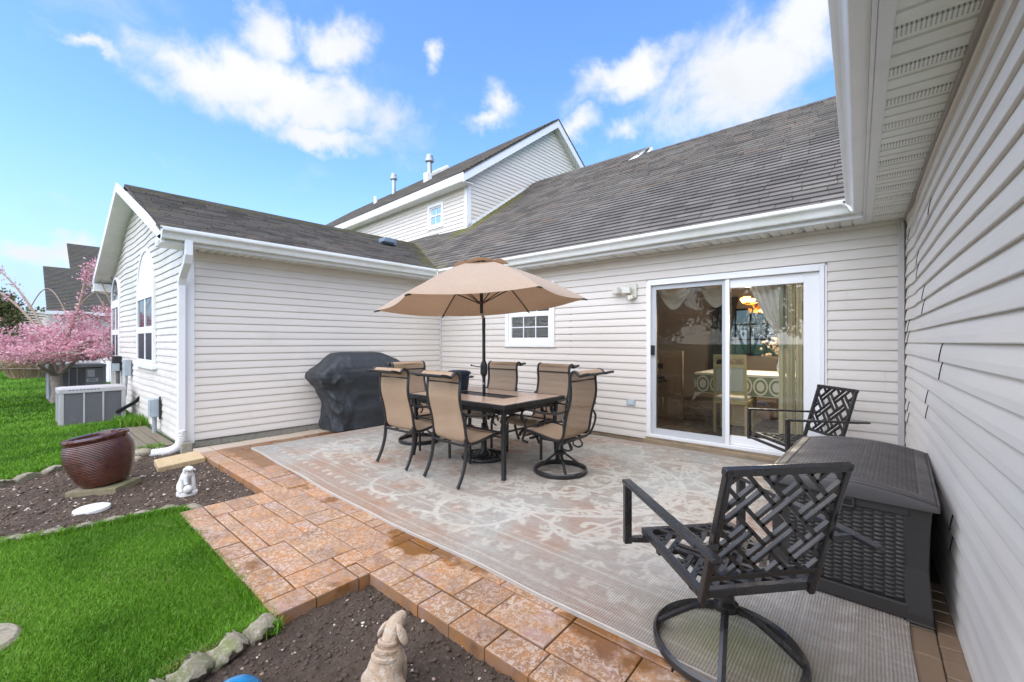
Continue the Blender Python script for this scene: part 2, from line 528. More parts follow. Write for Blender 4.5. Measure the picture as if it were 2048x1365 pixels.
def board(mb, p0, d, nrm, s0, s1, z0, z1, o0, o1):
    """a box on a wall: along s, up z, out o"""
    d = Vector((d[0], d[1], 0)).normalized(); nrm = Vector((nrm[0], nrm[1], 0)).normalized()
    P = Vector((p0[0], p0[1], 0)); vs = []
    for o in (o0, o1):
        for s, z in ((s0, z0), (s1, z0), (s1, z1), (s0, z1)):
            q = P + d * s + nrm * o; vs.append((q.x, q.y, z))
    mb.add(vs, [(3, 2, 1, 0), (4, 5, 6, 7), (0, 1, 5, 4), (1, 2, 6, 5), (2, 3, 7, 6), (3, 0, 4, 7)])
    return mb


# wall frames: origin, direction along the wall, outward normal
CI = (-6.537, 5.503)                # inner corner
CO = (-6.680, 1.417)                # outer corner of the left wing
CR = (0.263, 5.503)                 # right inner corner
dL = (Vector(CI) - Vector(CO)).normalized(); nL = Vector((dL.y, -dL.x)); LL = (Vector(CI) - Vector(CO)).length
dB = Vector((1, 0)); nB = Vector((0, -1)); LB = CR[0] - CI[0]
dR = Vector((0.0192, -1)).normalized(); nR = Vector((-1, -.0192)).normalized(); LR = 7.2
dG = Vector((-1, 0)); nG = Vector((0, -1)); LG = 6.36   # gable front of the left wing, from the outer corner leftwards
Z0 = .055; ZS = 2.51
DOOR = (4.26, 6.165, .0, 2.135)     # along B
WIN = (1.775, 2.700, 1.325, 2.245)


def cutseg(L, holes):
    def f(z):
        segs = [(0.0, L)]
        for a, b, z0, z1 in holes:
            if z0 < z < z1:
                ns = []
                for u, w in segs:
                    if a > u: ns.append((u, min(a, w)))
                    if b < w: ns.append((max(b, u), w))
                segs = [q for q in ns if q[1] - q[0] > .01]
        return segs
    return f


def lapseams(avg):
    st = {}
    def f(i, rs):
        g = i // 2
        if g not in st: st[g] = [rs.uniform(.3, 1) * avg + k * avg * 1.25 for k in range(6)]
        return st[g]
    return f


# --- back wall with the patio door
wB = backing('back_wall', CI, dB, nB, [(0, WIN[0], -.15, ZS + .25), (WIN[0], WIN[1], -.15, WIN[2]), (WIN[0], WIN[1], WIN[3], ZS + .25),
                                   (WIN[1], DOOR[0], -.15, ZS + .25), (DOOR[0], DOOR[1], DOOR[3], ZS + .25), (DOOR[0], DOOR[1], -.15, .03), (DOOR[1], LB + .1, -.15, ZS + .25)], M_siding)
siding(wB, CI, dB, nB, LB, Z0 - .02, ZS, cutseg(LB - .03, [(WIN[0] - .03, WIN[1] + .03, WIN[2] - .03, WIN[3] + .03), (DOOR[0] - .02, DOOR[1] + .02, -1, DOOR[3] + .01)]), M_siding,
       disp=lambda s, z: .0016 * sin(s * 2.1 + z * 3), seams=lapseams(3.1))
# --- side wall of the left wing
wL = backing('side_wall', CO, dL, nL, [(0, LL + .1, -.35, ZS + .25)], M_siding)
siding(wL, CO, dL, nL, LL, Z0 + .006, ZS, cutseg(LL, []), M_siding, disp=lambda s, z: .0018 * sin(s * 1.7 + z * 2.2), seams=lapseams(2.2))
# --- wall of the right wing, warped near the corner
wR = backing('near_wall', CR, dR, nR, [(-.1, LR, -.25, ZS + .25)], M_siding)


def dispR(s, z):
    e = math.exp(-((s - .55) / .42) ** 2)
    return .010 * e * sin(s * 5.5 + .7) + .004 * sin(s * 2.3 + z * 1.3) - .012 * math.exp(-(s / .12) ** 2)


SEAMR = {3: [2.55], 4: [2.55], 9: [1.55], 8: [1.55], 12: [2.2], 11: [2.2], 13: [.35], 14: [.35], 15: [1.35], 16: [1.35], 19: [.95], 18: [.95], 21: [1.75], 22: [.35], 6: [.38], 7: [.38]}
siding(wR, CR, dR, nR, LR, Z0 - .05, ZS, cutseg(LR, []), M_siding, disp=dispR, step=.09,
       seams=lambda i, rs: SEAMR.get(i, []), proud=.0185, sg=.005, sc=.014)
# --- gable front of the left wing
PITCH = .40; OV = .36; EZ = 2.66
RIDGE_S = LG / 2
RIDGE_Z = EZ + (RIDGE_S + OV) * PITCH


GWIN = ((1.74, 3.10, .96, 2.20), (5.08, 6.08, .96, 2.22))


def gseg(z):
    q = 0 if z <= ZS else max(0, (z - 2.665) / PITCH)
    if q >= RIDGE_S - .02: return []
    segs = [(q, LG - q)]
    for (s0, s1, zb, zt) in GWIN:
        w = (s1 - s0) / 2; c = (s0 + s1) / 2
        if not zb - .03 < z < zt + w: continue
        h = w - .03 if z < zt else sqrt(max(0, w * w - (z - zt) ** 2)) - .03
        if h < .04: continue
        ns = []
        for u, v in segs:
            if c - h > u: ns.append((u, min(c - h, v)))
            if c + h < v: ns.append((max(c + h, u), v))
        segs = [k for k in ns if k[1] - k[0] > .01]
    return segs


wG = backing('gable_wall', CO, dG, nG, [], M_siding, poly=[(0, -.35), (LG, -.35), (LG, 2.66), (RIDGE_S, 2.66 + RIDGE_S * PITCH), (0, 2.66)])
siding(wG, CO, dG, nG, LG, Z0 - .04, 2.66 + RIDGE_S * PITCH, gseg, M_sidealgae, disp=lambda s, z: .011 * sin(s * 2.6 + z * .9) + .006 * sin(s * 5.3 + 1.2 * z) * min(1, z / 1.5),
       step=.12, seams=lapseams(1.9))

# --- corner posts
t = MB(); board(t, CO, dL, nL, -.012, .085, Z0 - .03, ZS, 0, .020)
board(t, CO, dG, nG, -.021, .085, Z0 - .03, ZS, 0, .020); hpart(t, 'corner_post', M_trim, bevel=.003)
t = MB(); board(t, CO, dG, nG, LG - .09, LG + .02, Z0 - .03, ZS, 0, .020); hpart(t, 'corner_post', M_trim, bevel=.003)
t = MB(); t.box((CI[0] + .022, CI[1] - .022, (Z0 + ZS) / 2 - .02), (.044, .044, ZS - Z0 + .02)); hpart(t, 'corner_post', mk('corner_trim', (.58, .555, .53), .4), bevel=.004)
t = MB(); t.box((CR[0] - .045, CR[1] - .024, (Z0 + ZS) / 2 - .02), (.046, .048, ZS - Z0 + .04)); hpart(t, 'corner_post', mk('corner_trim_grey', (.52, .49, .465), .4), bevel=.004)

# --- concrete foundations, blocks under the left wing
fb = backing('foundation', CO, dL, nL, [(.02, LL, -.5, Z0 - .004)], M_concrete, t=.2)
rs = random.Random(3); s = .02
while s < LL - .5:
    w = rs.uniform(.34, .46); b = MB(); board(b, CO, dL, nL, s, s + w - .012, -.3, Z0 - .012 + rs.uniform(-.004, .0), -.03, -.002 + rs.uniform(-.002, .002))
    hpart(b, 'foundation_block', M_concrete, fb, bevel=.004); s += w
s = .02
while s < LG - .3:
    w = rs.uniform(.36, .44); b = MB(); board(b, CO, dG, nG, s, s + w - .012, -.4, Z0 - .05, -.03, -.003); hpart(b, 'foundation_block', M_concrete, fb, bevel=.004); s += w
t = MB(); board(t, CI, dB, nB, 0, DOOR[0] - .02, -.1, Z0 - .024, -.02, .004); board(t, CI, dB, nB, DOOR[1] + .02, LB, -.1, Z0 - .024, -.02, .004)
hpart(t, 'sill_board', M_wood)
t = MB(); board(t, CI, dB, nB, DOOR[0] - .05, DOOR[1] + .05, -.02, .045, -.05, .055); hpart(t, 'door_sill_board', M_wood, bevel=.006)
t = MB(); board(t, CI, dB, nB, DOOR[0] - .03, DOOR[1] + .03, .048, .075, -.05, .035); hpart(t, 'door_sill_board', M_wood, bevel=.004)


# --- eaves: soffit, fascia, gutter
def soffit_material(axis):
    m = mk('vented_soffit_' + axis, (.77, .775, .72), .45, var=[(3, (.62, .64, .53), .52, .8)], coords='World')
    nt = m.node_tree; N = nt.nodes; L = nt.links; p = N['Principled BSDF']
    g = N.new('ShaderNodeNewGeometry'); sp = N.new('ShaderNodeSeparateXYZ'); L.new(g.outputs['Position'], sp.inputs[0])
    a = sp.outputs[1 if axis == 'y' else 0]; b = sp.outputs[0 if axis == 'y' else 1]

    def mm(op, x, y=None, z=None):
        n = N.new('ShaderNodeMath'); n.operation = op
        for i, q in enumerate((x, y, z)):
            if q is None: continue
            if isinstance(q, (int, float)): n.inputs[i].default_value = q
            else: L.new(q, n.inputs[i])
        return n.outputs[0]
    # punched slots, four in a row, only on every third lane
    lane = mm('FRACT', mm('DIVIDE', a, .3048))
    inl = mm('MULTIPLY', mm('GREATER_THAN', lane, .06), mm('LESS_THAN', lane, .27))
    u = mm('FRACT', mm('DIVIDE', b, .0135)); v = mm('FRACT', mm('DIVIDE', a, .0128))
    hole = mm('MULTIPLY', mm('LESS_THAN', mm('ABSOLUTE', mm('SUBTRACT', u, .5)), .20), mm('LESS_THAN', mm('ABSOLUTE', mm('SUBTRACT', v, .5)), .34))
    k = mm('MULTIPLY', inl, hole)
    mx = N.new('ShaderNodeMixRGB'); L.new(k, mx.inputs[0]); L.new(p.inputs['Base Color'].links[0].from_socket, mx.inputs[1])
    mx.inputs[2].default_value = (.25, .25, .23, 1); L.new(mx.outputs[0], p.inputs['Base Color'])
    return m


M_soffY = soffit_material('y'); M_soffX = soffit_material('x')
GUT = [(.0, .035), (.066, .035), (.072, .045), (.078, .065), (.085, .082), (.098, .098), (.112, .107), (.125, .118), (.128, .128), (.128, .150), (.120, .153), (.113, .149), (.113, .132),
       (.085, .105), (.064, .06), (.004, .045), (.004, .15), (.0, .15)]


def eave(p0, d, nrm, L, zs, over, soffmat, s0=0.0, gut=(0, 1), gk0=0, gk1=0, wallgap=.0, panelw=.3048, dirt=False, fas=True):
    d = Vector((d[0], d[1])).normalized(); nrm = Vector((nrm[0], nrm[1])).normalized(); P = Vector(p0[:2])
    def W(s, o, z):
        q = P + d * s + nrm * o; return (q.x, q.y, z)
    # soffit panels, three boards each with a groove between
    so = MB(); board(so, p0, d, nrm, s0, L, zs + .035, zs + .05, -.05, over - .004); sof = hpart(so, 'soffit', M_fascia)
    n = int((L - s0) / panelw) + 1
    for i in range(n):
        a = s0 + i * panelw; b = min(L, a + panelw)
        if b - a < .03: continue
        mb = MB(); e = a
        bw = panelw / 3
        for q in range(3):
            c0 = a + q * bw; c1 = min(b, c0 + bw)
            if c1 - c0 < .01: continue
            pr = [(c0, .012), (c0 + .006, .012), (c0 + .011, 0), (c1 - .011, 0), (c1 - .006, .012), (c1, .012)]
            vs = []
            for (ss, dz) in pr: vs += [W(ss, .002, zs + dz), W(ss, over - .055, zs + dz)]
            mb.add(vs, [(2 * k, 2 * k + 1, 2 * k + 3, 2 * k + 2) for k in range(len(pr) - 1)])
        hpart(mb, 'soffit_panel', soffmat, sof)
    t = MB(); board(t, p0, d, nrm, s0, L, zs - .006, zs + .034, over - .055, over - .004); hpart(t, 'soffit_channel', M_fascia, sof, bevel=.003)
    if fas:
        t = MB(); board(t, p0, d, nrm, s0, L, zs - .008, zs + .19, over - .003, over + .012); hpart(t, 'fascia', M_fascia, bevel=.002)
    # gutter, mitred where two meet
    g = MB(); vs = []; npf = len(GUT); zb = zs + .0
    for e in (0, 1):
        for (o, z) in GUT:
            oo = over + .013 + o
            s = (gut[0] + gk0 * oo) if e == 0 else (gut[1] + gk1 * oo)
            vs.append(W(s, oo, zb + z))
    fs = [(i, i + 1, npf + i + 1, npf + i) for i in range(npf - 1)]
    fs += [tuple(range(npf - 1, -1, -1)), tuple(range(npf, 2 * npf))]
    g.add(vs, fs)
    return hpart(g, 'gutter', M_trim_old if dirt else M_trim)


OVR = .316
gR = eave(CR, dR, nR, LR, ZS, OVR, M_soffY, s0=.0, gut=(0, LR), gk0=1.0)
gB = eave(CI, dB, nB, LB - OVR + .02, ZS, .34, M_soffX, s0=.30, gut=(0, LB), gk0=1.0, gk1=-1.0, dirt=True)
gL = eave(CO, dL, nL, LL - .30, ZS, .345, M_soffX, s0=-.30, gut=(-.30, LL), gk1=-1.0, dirt=True)

# wall-side trim under the right soffit
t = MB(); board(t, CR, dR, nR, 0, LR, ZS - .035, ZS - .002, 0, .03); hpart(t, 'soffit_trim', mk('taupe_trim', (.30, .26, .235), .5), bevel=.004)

# boxed return at the gable end of the eave, rake boards and rake soffit
RO = .30
t = MB()
for sgn in (0, 1):
    s_e = -OV if sgn == 0 else LG + OV
    # rake fascia: a sloped board along the front of the overhang
    a = Vector((CO[0] - s_e, CO[1] - RO, EZ - .0)); b = Vector((CO[0] - RIDGE_S, CO[1] - RO, RIDGE_Z))
    dn = Vector((0, 0, -.16))
    vs = []
    for y in (0, .022):
        vs += [a + Vector((0, y, -.012)), b + Vector((0, y, -.012)), b + dn + Vector((0, y, 0)), a + dn + Vector((0, y, 0))]
    t.add(vs, [(0, 1, 2, 3), (7, 6, 5, 4), (0, 4, 5, 1), (1, 5, 6, 2), (2, 6, 7, 3), (3, 7, 4, 0)])
hpart(t, 'rake_board', M_trim)
t = MB()
for sgn in (0, 1):
    s_e = -OV if sgn == 0 else LG + OV
    a = Vector((CO[0] - s_e, CO[1] - RO + .022, EZ - .14)); b = Vector((CO[0] - RIDGE_S, CO[1] - RO + .022, RIDGE_Z - .14))
    k = Vector((0, RO - .02, 0)); u = Vector((0, 0, .02))
    t.add([a, b, b + k, a + k, a + u, b + u, b + k + u, a + k + u], [(0, 1, 2, 3), (7, 6, 5, 4), (0, 4, 5, 1), (3, 2, 6, 7)])
hpart(t, 'rake_soffit', M_trim_old)
t = MB(); t.box((CO[0] + .155, CO[1] - .15, ZS + .055), (.40, .30, .12)); hpart(t, 'eave_return', M_trim, bevel=.004)
t = MB(); t.box((CO[0] - LG - .155, CO[1] - .15, ZS + .03), (.40, .30, .17)); hpart(t, 'eave_return', M_trim, bevel=.004)


# --- windows
def arch_pts(cx, w, z, n=14):
    return [(cx + w / 2 * cos(pi * i / n), z + w / 2 * sin(pi * i / n)) for i in range(n + 1)]


def gable_window(s0, s1, zb, zt, white_arch, label):
    """double hung pair with a half round above, on the gable wall"""
    cx = (s0 + s1) / 2; w = s1 - s0
    f = MB()
    def bd(a, b, c, e, o0=.0, o1=.045): board(f, CO, dG, nG, a, b, c, e, o0, o1)
    fw_ = .085
    bd(s0, s0 + fw_, zb, zt); bd(s1 - fw_, s1, zb, zt); bd(s0 + fw_, s1 - fw_, zb, zb + .09); bd(s0 + fw_, s1 - fw_, zt - .16, zt)
    zm = zb + (zt - zb) * .46
    bd(s0 + fw_, s1 - fw_, zm - .055, zm + .055, 0, .040); bd(cx - .035, cx + .035, zb + .09, zt - .16, 0, .038)
    bd(s0 - .03, s1 + .03, zb - .05, zb - .002, 0, .07)
    # arch trim
    outer = arch_pts(cx, w, zt); inner = arch_pts(cx, w - .12, zt + .001)
    vs = []
    P = Vector((CO[0], CO[1], 0))
    for o in (0.0, .045):
        for (s, z) in outer: vs.append((P.x - s, P.y - o, z))
        for (s, z) in inner: vs.append((P.x - s, P.y - o, z))
    n = len(outer); fs = []
    for i in range(n - 1):
        fs += [(2 * n + i, 2 * n + i + 1, 3 * n + i + 1, 3 * n + i), (i, i + 1, 2 * n + i + 1, 2 * n + i), (n + i, 3 * n + i, 3 * n + i + 1, n + i + 1)]
    f.add(vs, fs)
    fr = hpart(f, 'window', M_vinylwin, bevel=.004); 
    if label: fr['label'] = label
    for (a, b) in ((s0 + fw_, cx - .035), (cx + .035, s1 - fw_)):
        p = MB(); board(p, CO, dG, nG, a, b, zm + .055, zt - .16, .005, .026); hpart(p, 'pane', M_pane_dark, fr)
        p = MB(); board(p, CO, dG, nG, a, b, zb + .09, zm - .055, .005, .030); hpart(p, 'insect_screen', M_screen, fr)
    vs = []
    for o in (.0, .028):
        for (s, z) in inner: vs.append((P.x - s, P.y - o, z))
    p = MB(); p.add(vs, [tuple(range(n, 2 * n))]); hpart(p, 'half_round_pane', M_vinylwin if white_arch else M_pane_dark, fr)


gable_window(1.74, 3.10, .96, 2.20, True, 'arched window with a plain white half round panel above the sashes')
gable_window(5.08, 6.08, .96, 2.22, False, 'arched window with dark glass in the half round')


def sash_window(p0, d, nrm, a, b, z0, z1, cols, rows, both=True, fwid=.06, parent_label=None):
    f = MB()
    B_ = lambda s0, s1, c, e, o0, o1: board(f, p0, d, nrm, s0, s1, c, e, o0, o1)
    B_(a - .05, a + .02, z0 - .05, z1 + .05, -.06, .030); B_(b - .02, b + .05, z0 - .05, z1 + .05, -.06, .030)
    B_(a + .02, b - .02, z0 - .05, z0 + .02, -.06, .030); B_(a + .02, b - .02, z1 - .02, z1 + .05, -.06, .030)
    B_(a - .065, b + .065, z0 - .072, z0 - .052, 0, .04)
    fr = hpart(f, 'window', M_vinylwin, bevel=.003)
    zm = (z0 + z1) / 2
    for (c, e, o) in ((z0 + .02, zm + .03, -.002), (zm - .01, z1 - .02, -.024)):
        s = MB()
        for q in ((a + .02, a + .02 + fwid, c, e), (b - .02 - fwid, b - .02, c, e), (a + .02 + fwid, b - .02 - fwid, c, c + fwid), (a + .02 + fwid, b - .02 - fwid, e - fwid, e)):
            board(s, p0, d, nrm, *q, o - .02, o + .012)
        hpart(s, 'sash', M_vinylwin, fr, bevel=.002)
        A, Bq, C, E_ = a + .02 + fwid, b - .02 - fwid, c + fwid, e - fwid
        g = MB()
        for k in range(1, cols): x = A + (Bq - A) * k / cols; board(g, p0, d, nrm, x - .008, x + .008, C, E_, o - .008, o + .003)
        for k in range(1, rows): z = C + (E_ - C) * k / rows; board(g, p0, d, nrm, A, Bq, z - .008, z + .008, o - .007, o + .002)
        if g.v: hpart(g, 'grille', M_vinylwin, fr)
        p = MB(); board(p, p0, d, nrm, A, Bq, C, E_, o - .013, o - .011); hpart(p, 'pane', M_glasswin, fr)
    return fr


sash_window(CI, dB, nB, *WIN, 3, 2)

# --- sliding patio door
a, b, z0, z1 = DOOR; zf = .085
f = MB()
W_ = lambda mb, *q: board(mb, CI, dB, nB, *q)
W_(f, a, a + .042, zf - .012, z1, -.1, .035); W_(f, b - .042, b, zf - .012, z1, -.1, .035); W_(f, a + .042, b - .042, z1 - .052, z1, -.1, .035)
W_(f, a + .042, b - .042, zf - .012, zf + .028, -.1, .040)
W_(f, a - .022, a - .001, zf - .03, z1 + .022, 0, .022); W_(f, b + .001, b + .022, zf - .03, z1 + .022, 0, .022); W_(f, a - .022, b + .022, z1 + .001, z1 + .022, 0, .022)
door = hpart(f, 'patio_door', M_vinylwin, bevel=.004)
mid = 5.215
f = MB(); W_(f, a + .042, a + .10, zf + .03, z1 - .055, -.045, -.008); W_(f, mid - .045, mid, zf + .03, z1 - .055, -.045, -.008)
W_(f, a + .10, mid - .045, zf + .03, zf + .105, -.045, -.008); W_(f, a + .10, mid - .045, z1 - .11, z1 - .055, -.045, -.008)
hpart(f, 'sliding_screen_frame', mk('screen_frame_grey', (.50, .52, .53), .4), door, bevel=.002)
f = MB(); W_(f, mid - .005, mid + .04, zf + .03, z1 - .055, -.008, .016); W_(f, b - .185, b - .044, zf + .03, z1 - .055, -.075, -.012)
W_(f, mid + .04, b - .185, zf + .03, zf + .135, -.075, -.012); W_(f, mid + .04, b - .185, z1 - .16, z1 - .055, -.075, -.012)
hpart(f, 'fixed_panel_frame', M_vinylwin, door, bevel=.003)
f = MB(); W_(f, a + .10, mid - .02, zf + .10, z1 - .1, -.066, -.060); hpart(f, 'pane', M_glass, door)
f = MB(); W_(f, mid + .036, b - .18, zf + .13, z1 - .155, -.052, -.046); hpart(f, 'pane', M_glass, door)
f = MB(); W_(f, a + .10, mid - .045, zf + .105, z1 - .11, -.028, -.027); hpart(f, 'screen_mesh', glass_mat('screen_mesh', (.74, .74, .73), .1, .0, .5), door)
f = MB(); W_(f, a + .030, a + .088, 1.16, 1.29, -.006, .026); hpart(f, 'handle', M_black, door, bevel=.006)


# --- roofs with shingles
M_shing = mk('shingle', (.122, .110, .097), .9, var=[(.9, (.094, .083, .072), .4, .7), (2.8, (.152, .136, .116), .5, .75), ((1.2, 1.2, 1.2), (.11, .09, .076), .62, .8)], bump=[(220, .5, .003)], rnd=.20, coords='World')
M_shingstuff = mk('shingle_field', (.122, .110, .097), .9, var=[(.9, (.094, .083, .072), .4, .7), (2.8, (.152, .136, .116), .5, .75), ((1.2, 1.2, 1.2), (.11, .09, .076), .62, .8)], bump=[(220, .5, .003)], coords='World')
ramp_attr(M_shingstuff, 'tone', [(0, (.68, .68, .68, 1)), (.8, (1.28, 1.27, 1.25, 1)), (1.0, (1.2, 1.08, 1.0, 1))], mult=True)


def add_moss(m):
    nt = m.node_tree; N = nt.nodes; L = nt.links; p = N['Principled BSDF']
    a = N.new('ShaderNodeAttribute'); a.attribute_name = 'moss'
    g = N.new('ShaderNodeNewGeometry'); nz = N.new('ShaderNodeTexNoise'); nz.inputs['Scale'].default_value = 5; nz.inputs['Detail'].default_value = 8
    nz.inputs['Roughness'].default_value = .7; L.new(g.outputs['Position'], nz.inputs['Vector'])
    s = N.new('ShaderNodeMath'); s.operation = 'ADD'; L.new(a.outputs['Fac'], s.inputs[0]); L.new(nz.outputs[0], s.inputs[1])
    r = N.new('ShaderNodeMapRange'); r.inputs['From Min'].default_value = .86; r.inputs['From Max'].default_value = 1.15; r.inputs['To Max'].default_value = .85
    L.new(s.outputs[0], r.inputs['Value'])
    mx = N.new('ShaderNodeMixRGB'); L.new(r.outputs[0], mx.inputs[0]); L.new(p.inputs['Base Color'].links[0].from_socket, mx.inputs[1])
    mx.inputs[2].default_value = (.15, .14, .03, 1); L.new(mx.outputs[0], p.inputs['Base Color'])


add_moss(M_shingstuff)
CAMP = Vector((0, 0, 1.33))
TABW = .315; SEXP = .142
_tab = MB()
# a single tab: lies on the slope, thicker at its lower edge; local x along the eave, y up the slope, z out
_tw, _tl = TABW - .006, SEXP + .03
_tab.add([(0, 0, .002), (_tw, 0, .002), (_tw, 0, .022), (0, 0, .022), (0, _tl, .001), (_tw, _tl, .001)], [(0, 1, 2, 3), (3, 2, 5, 4), (0, 3, 4), (1, 5, 2)])
ME_tab = _tab.mesh('shingle', M_shing)


def shingle_roof(P0, U, V, ulen, vlen, keep, nind=0, moss=None, deck_keep=None, seed=1, thick=.03, ind_filter=None):
    """deck as the roof part; its shingles as children, the smaller ones joined"""
    P0 = Vector(P0); U = Vector(U).normalized(); V = Vector(V).normalized(); Nn = U.cross(V)
    if Nn.z < 0: Nn = -Nn
    flip = U.cross(V).z < 0
    Vd = V - U * V.dot(U); Vd.normalize()
    d = MB()
    q = [P0, P0 + U * ulen, P0 + U * ulen + V * vlen, P0 + V * vlen]
    q = [x - Nn * .004 for x in q]; w = [x - Nn * thick for x in q]
    fs = [(0, 1, 2, 3), (7, 6, 5, 4), (0, 4, 5, 1), (1, 5, 6, 2), (2, 6, 7, 3), (3, 7, 4, 0)]
    d.add(q + w, fs)
    roof = hpart(d, 'roof', M_shingstuff)
    rs = random.Random(seed); tabs = []
    nr = int(vlen / SEXP)
    for j in range(nr):
        off = rs.choice([0, .5, .33, .66]) * TABW + rs.uniform(-.02, .02)
        for i in range(-1, int(ulen / TABW) + 1):
            u = i * TABW + off; v = j * SEXP
            u0 = max(u, 0); u1 = min(u + _tw, ulen)
            if u1 - u0 < .05: continue
            c = P0 + U * (u0 + u1) / 2 + V * (v + SEXP / 2)
            if not keep(c): continue
            dist = (c - CAMP).length
            view = abs((c - CAMP).normalized().dot(Nn))
            tabs.append((view / dist ** 2, u0, u1, v, c, u0 == u and u1 == u + _tw))
    tabs.sort(key=lambda x: -x[0])
    k = 0; Vv = []; Ff = []; tone = []; ms = []
    rot = Matrix((U, V, U.cross(V))).transposed().to_euler()
    for (_, u0, u1, v, c, full) in tabs:
        jx = rs.uniform(-.003, .003); jz = rs.uniform(0, .003)
        if k < nind and full and (ind_filter is None or ind_filter(c)) and not flip:
            o = bpy.data.objects.new('shingle', ME_tab); COL.objects.link(o); o.parent = roof
            p = P0 + U * (u0 + jx) + V * v + Nn * jz
            o.location = (p.x - HL.x, p.y - HL.y, p.z); o.rotation_euler = rot
            k += 1
            continue
        b = len(Vv)
        for (uu, vv, zz) in ((u0, 0, .002), (u1, 0, .002), (u1, 0, .022), (u0, 0, .022), (u0, _tl, .001), (u1, _tl, .001)):
            p = P0 + U * (uu + jx) + V * (v + vv) + Nn * (zz + jz); Vv.append((p.x - HL.x, p.y - HL.y, p.z))
        ff = [(0, 1, 2, 3), (3, 2, 5, 4), (0, 3, 4, 4), (1, 5, 2, 2)]
        Ff += [tuple(b + x for x in f) for f in ff[:2]]
        t_ = rs.random() if rs.random() > .06 else 1.0
        m_ = moss(c) if moss else 0
        tone += [t_] * 2; ms += [m_] * 2
    if Ff:
        o = np_mesh('shingle_field', Vv, Ff, M_shingstuff, roof, face_attr={'tone': tone, 'moss': ms})
        o['kind'] = 'stuff'
    return roof


A35 = math.atan(.70); MEZ = 2.66; MEY = 5.503 - .36
mainz = lambda x, y: MEZ + .70 * (y - MEY)
ALW = math.atan(PITCH)
# left wing eave line, parallel to its wall
lwP = Vector((CO[0], CO[1], 0)) + Vector((nL.x, nL.y, 0)) * OV
def lwz(x, y):
    r = Vector((x, y, 0)) - lwP
    return EZ + PITCH * (-(r.x * nL.x + r.y * nL.y))
BC = Vector((-7.67, 7.31, 0))       # front corner of the upper storey
fl = Vector((-cos(radians(2.8)), sin(radians(2.8)), 0)); gb_ = Vector((sin(radians(2.8)), cos(radians(2.8)), 0))


def in_block(p):
    r = p - BC
    return r.dot(fl) > .05 and r.dot(gb_) > .05


def moss_main(c):
    m = 0
    r = c - BC
    if r.dot(fl) > -.9 and r.dot(gb_) > -.5: m = max(m, .86 - abs(r.dot(fl)) * .9 - max(0, -r.dot(gb_)) * .6)
    dv = abs(lwz(c.x, c.y) - c.z)
    if c.x < -6.0: m = max(m, .50 - dv * 1.4)
    return max(m, .05)


# laid from the left so that the tabs keep their outward side
shingle_roof((-11.2, MEY, MEZ), (1, 0, 0), (0, cos(A35), sin(A35)), 12.0, 5.38,
             lambda c: not (c.x < -6.4 and lwz(c.x, c.y) > c.z + .05) and not in_block(c) and c.x < .3, 262, moss_main, seed=5,
             ind_filter=lambda c: c.x < -.12)
# its far slope and ridge cap
RY = MEY + 5.38 * cos(A35); RZ = MEZ + 5.38 * sin(A35)
t = MB(); t.add([(-7.6, RY, RZ), (.8, RY, RZ), (.8, RY + .9, 2.6), (-7.6, RY + .9, 2.6)], [(3, 2, 1, 0)]); hpart(t, 'roof', M_shingstuff)
t = MB()
for i in range(27):
    x = -7.5 + i * .30
    for sg in (-1, 1):
        t.add([(x, RY, RZ + .022), (x + .31, RY, RZ + .014), (x + .31, RY + sg * .12, RZ - .07), (x, RY + sg * .12, RZ - .062)], [(0, 1, 2, 3) if sg < 0 else (3, 2, 1, 0)])
hpart(t, 'ridge_cap', M_shingstuff)
# rear wing showing over the ridge, with a white rake end
t = MB(); A = Vector((-4.0, 9.75, 5.97)); Bq = Vector((-4.28, 9.1, 5.50))
t.add([(-7.4, 9.85, 5.98), A - Vector((0, 0, .05)), (-7.4, 10.6, 5.3), (-4.0, 10.5, 5.3)], [(0, 1, 3, 2)]); hpart(t, 'roof', M_shingstuff)
shingle_roof((-7.45, 8.62, 5.06), (1, -.0, -.0), (0, .79, .62), 3.45, 1.56, lambda c: c.x < -4.28 + .28 * (c.y - 9.1) / .65 - .1, 0, lambda c: .1, seed=21, thick=.01)
t = MB(); t.add([A + Vector((.03, 0, .03)), Bq + Vector((.03, 0, .0)), (-3.97, 9.60, 5.74), (-3.97, 9.95, 5.70), A + Vector((.03, .10, .02))], [(0, 1, 2, 3, 4)]); hpart(t, 'rake_board', M_trim)

# left wing: right slope, left slope
lu = Vector((dL.x, dL.y, 0)); lv = Vector((-nL.x * cos(ALW), -nL.y * cos(ALW), sin(ALW)))
P0 = lwP + Vector((0, 0, EZ)) - lu * RO; VL = (RIDGE_S + OV) / cos(ALW)


def moss_lw(c):
    h = (RIDGE_Z - c.z); m = .52 - h * .6
    v = abs(mainz(c.x, c.y) - c.z)
    if c.y > 4: m = max(m, .62 - v * 1.2)
    e = (c - P0).dot(lu); m = max(m, .42 - e * .6)
    return max(m, .10)


shingle_roof(P0, lu, lv, 8.4, VL, lambda c: mainz(c.x, c.y) < c.z + .05 and not in_block(c), 0, moss_lw, seed=9)
q0 = P0 + lv * VL; q1 = q0 + lu * 6.2; lv2 = Vector((-cos(ALW), 0, -sin(ALW)))
t = MB(); t.add([q0, q1, q1 + lv2 * VL, q0 + lv2 * VL] + [x - Vector((0, 0, .03)) for x in (q0, q1, q1 + lv2 * VL, q0 + lv2 * VL)], [(0, 1, 2, 3), (7, 6, 5, 4), (0, 3, 7, 4)]); hpart(t, 'roof', M_shingstuff)

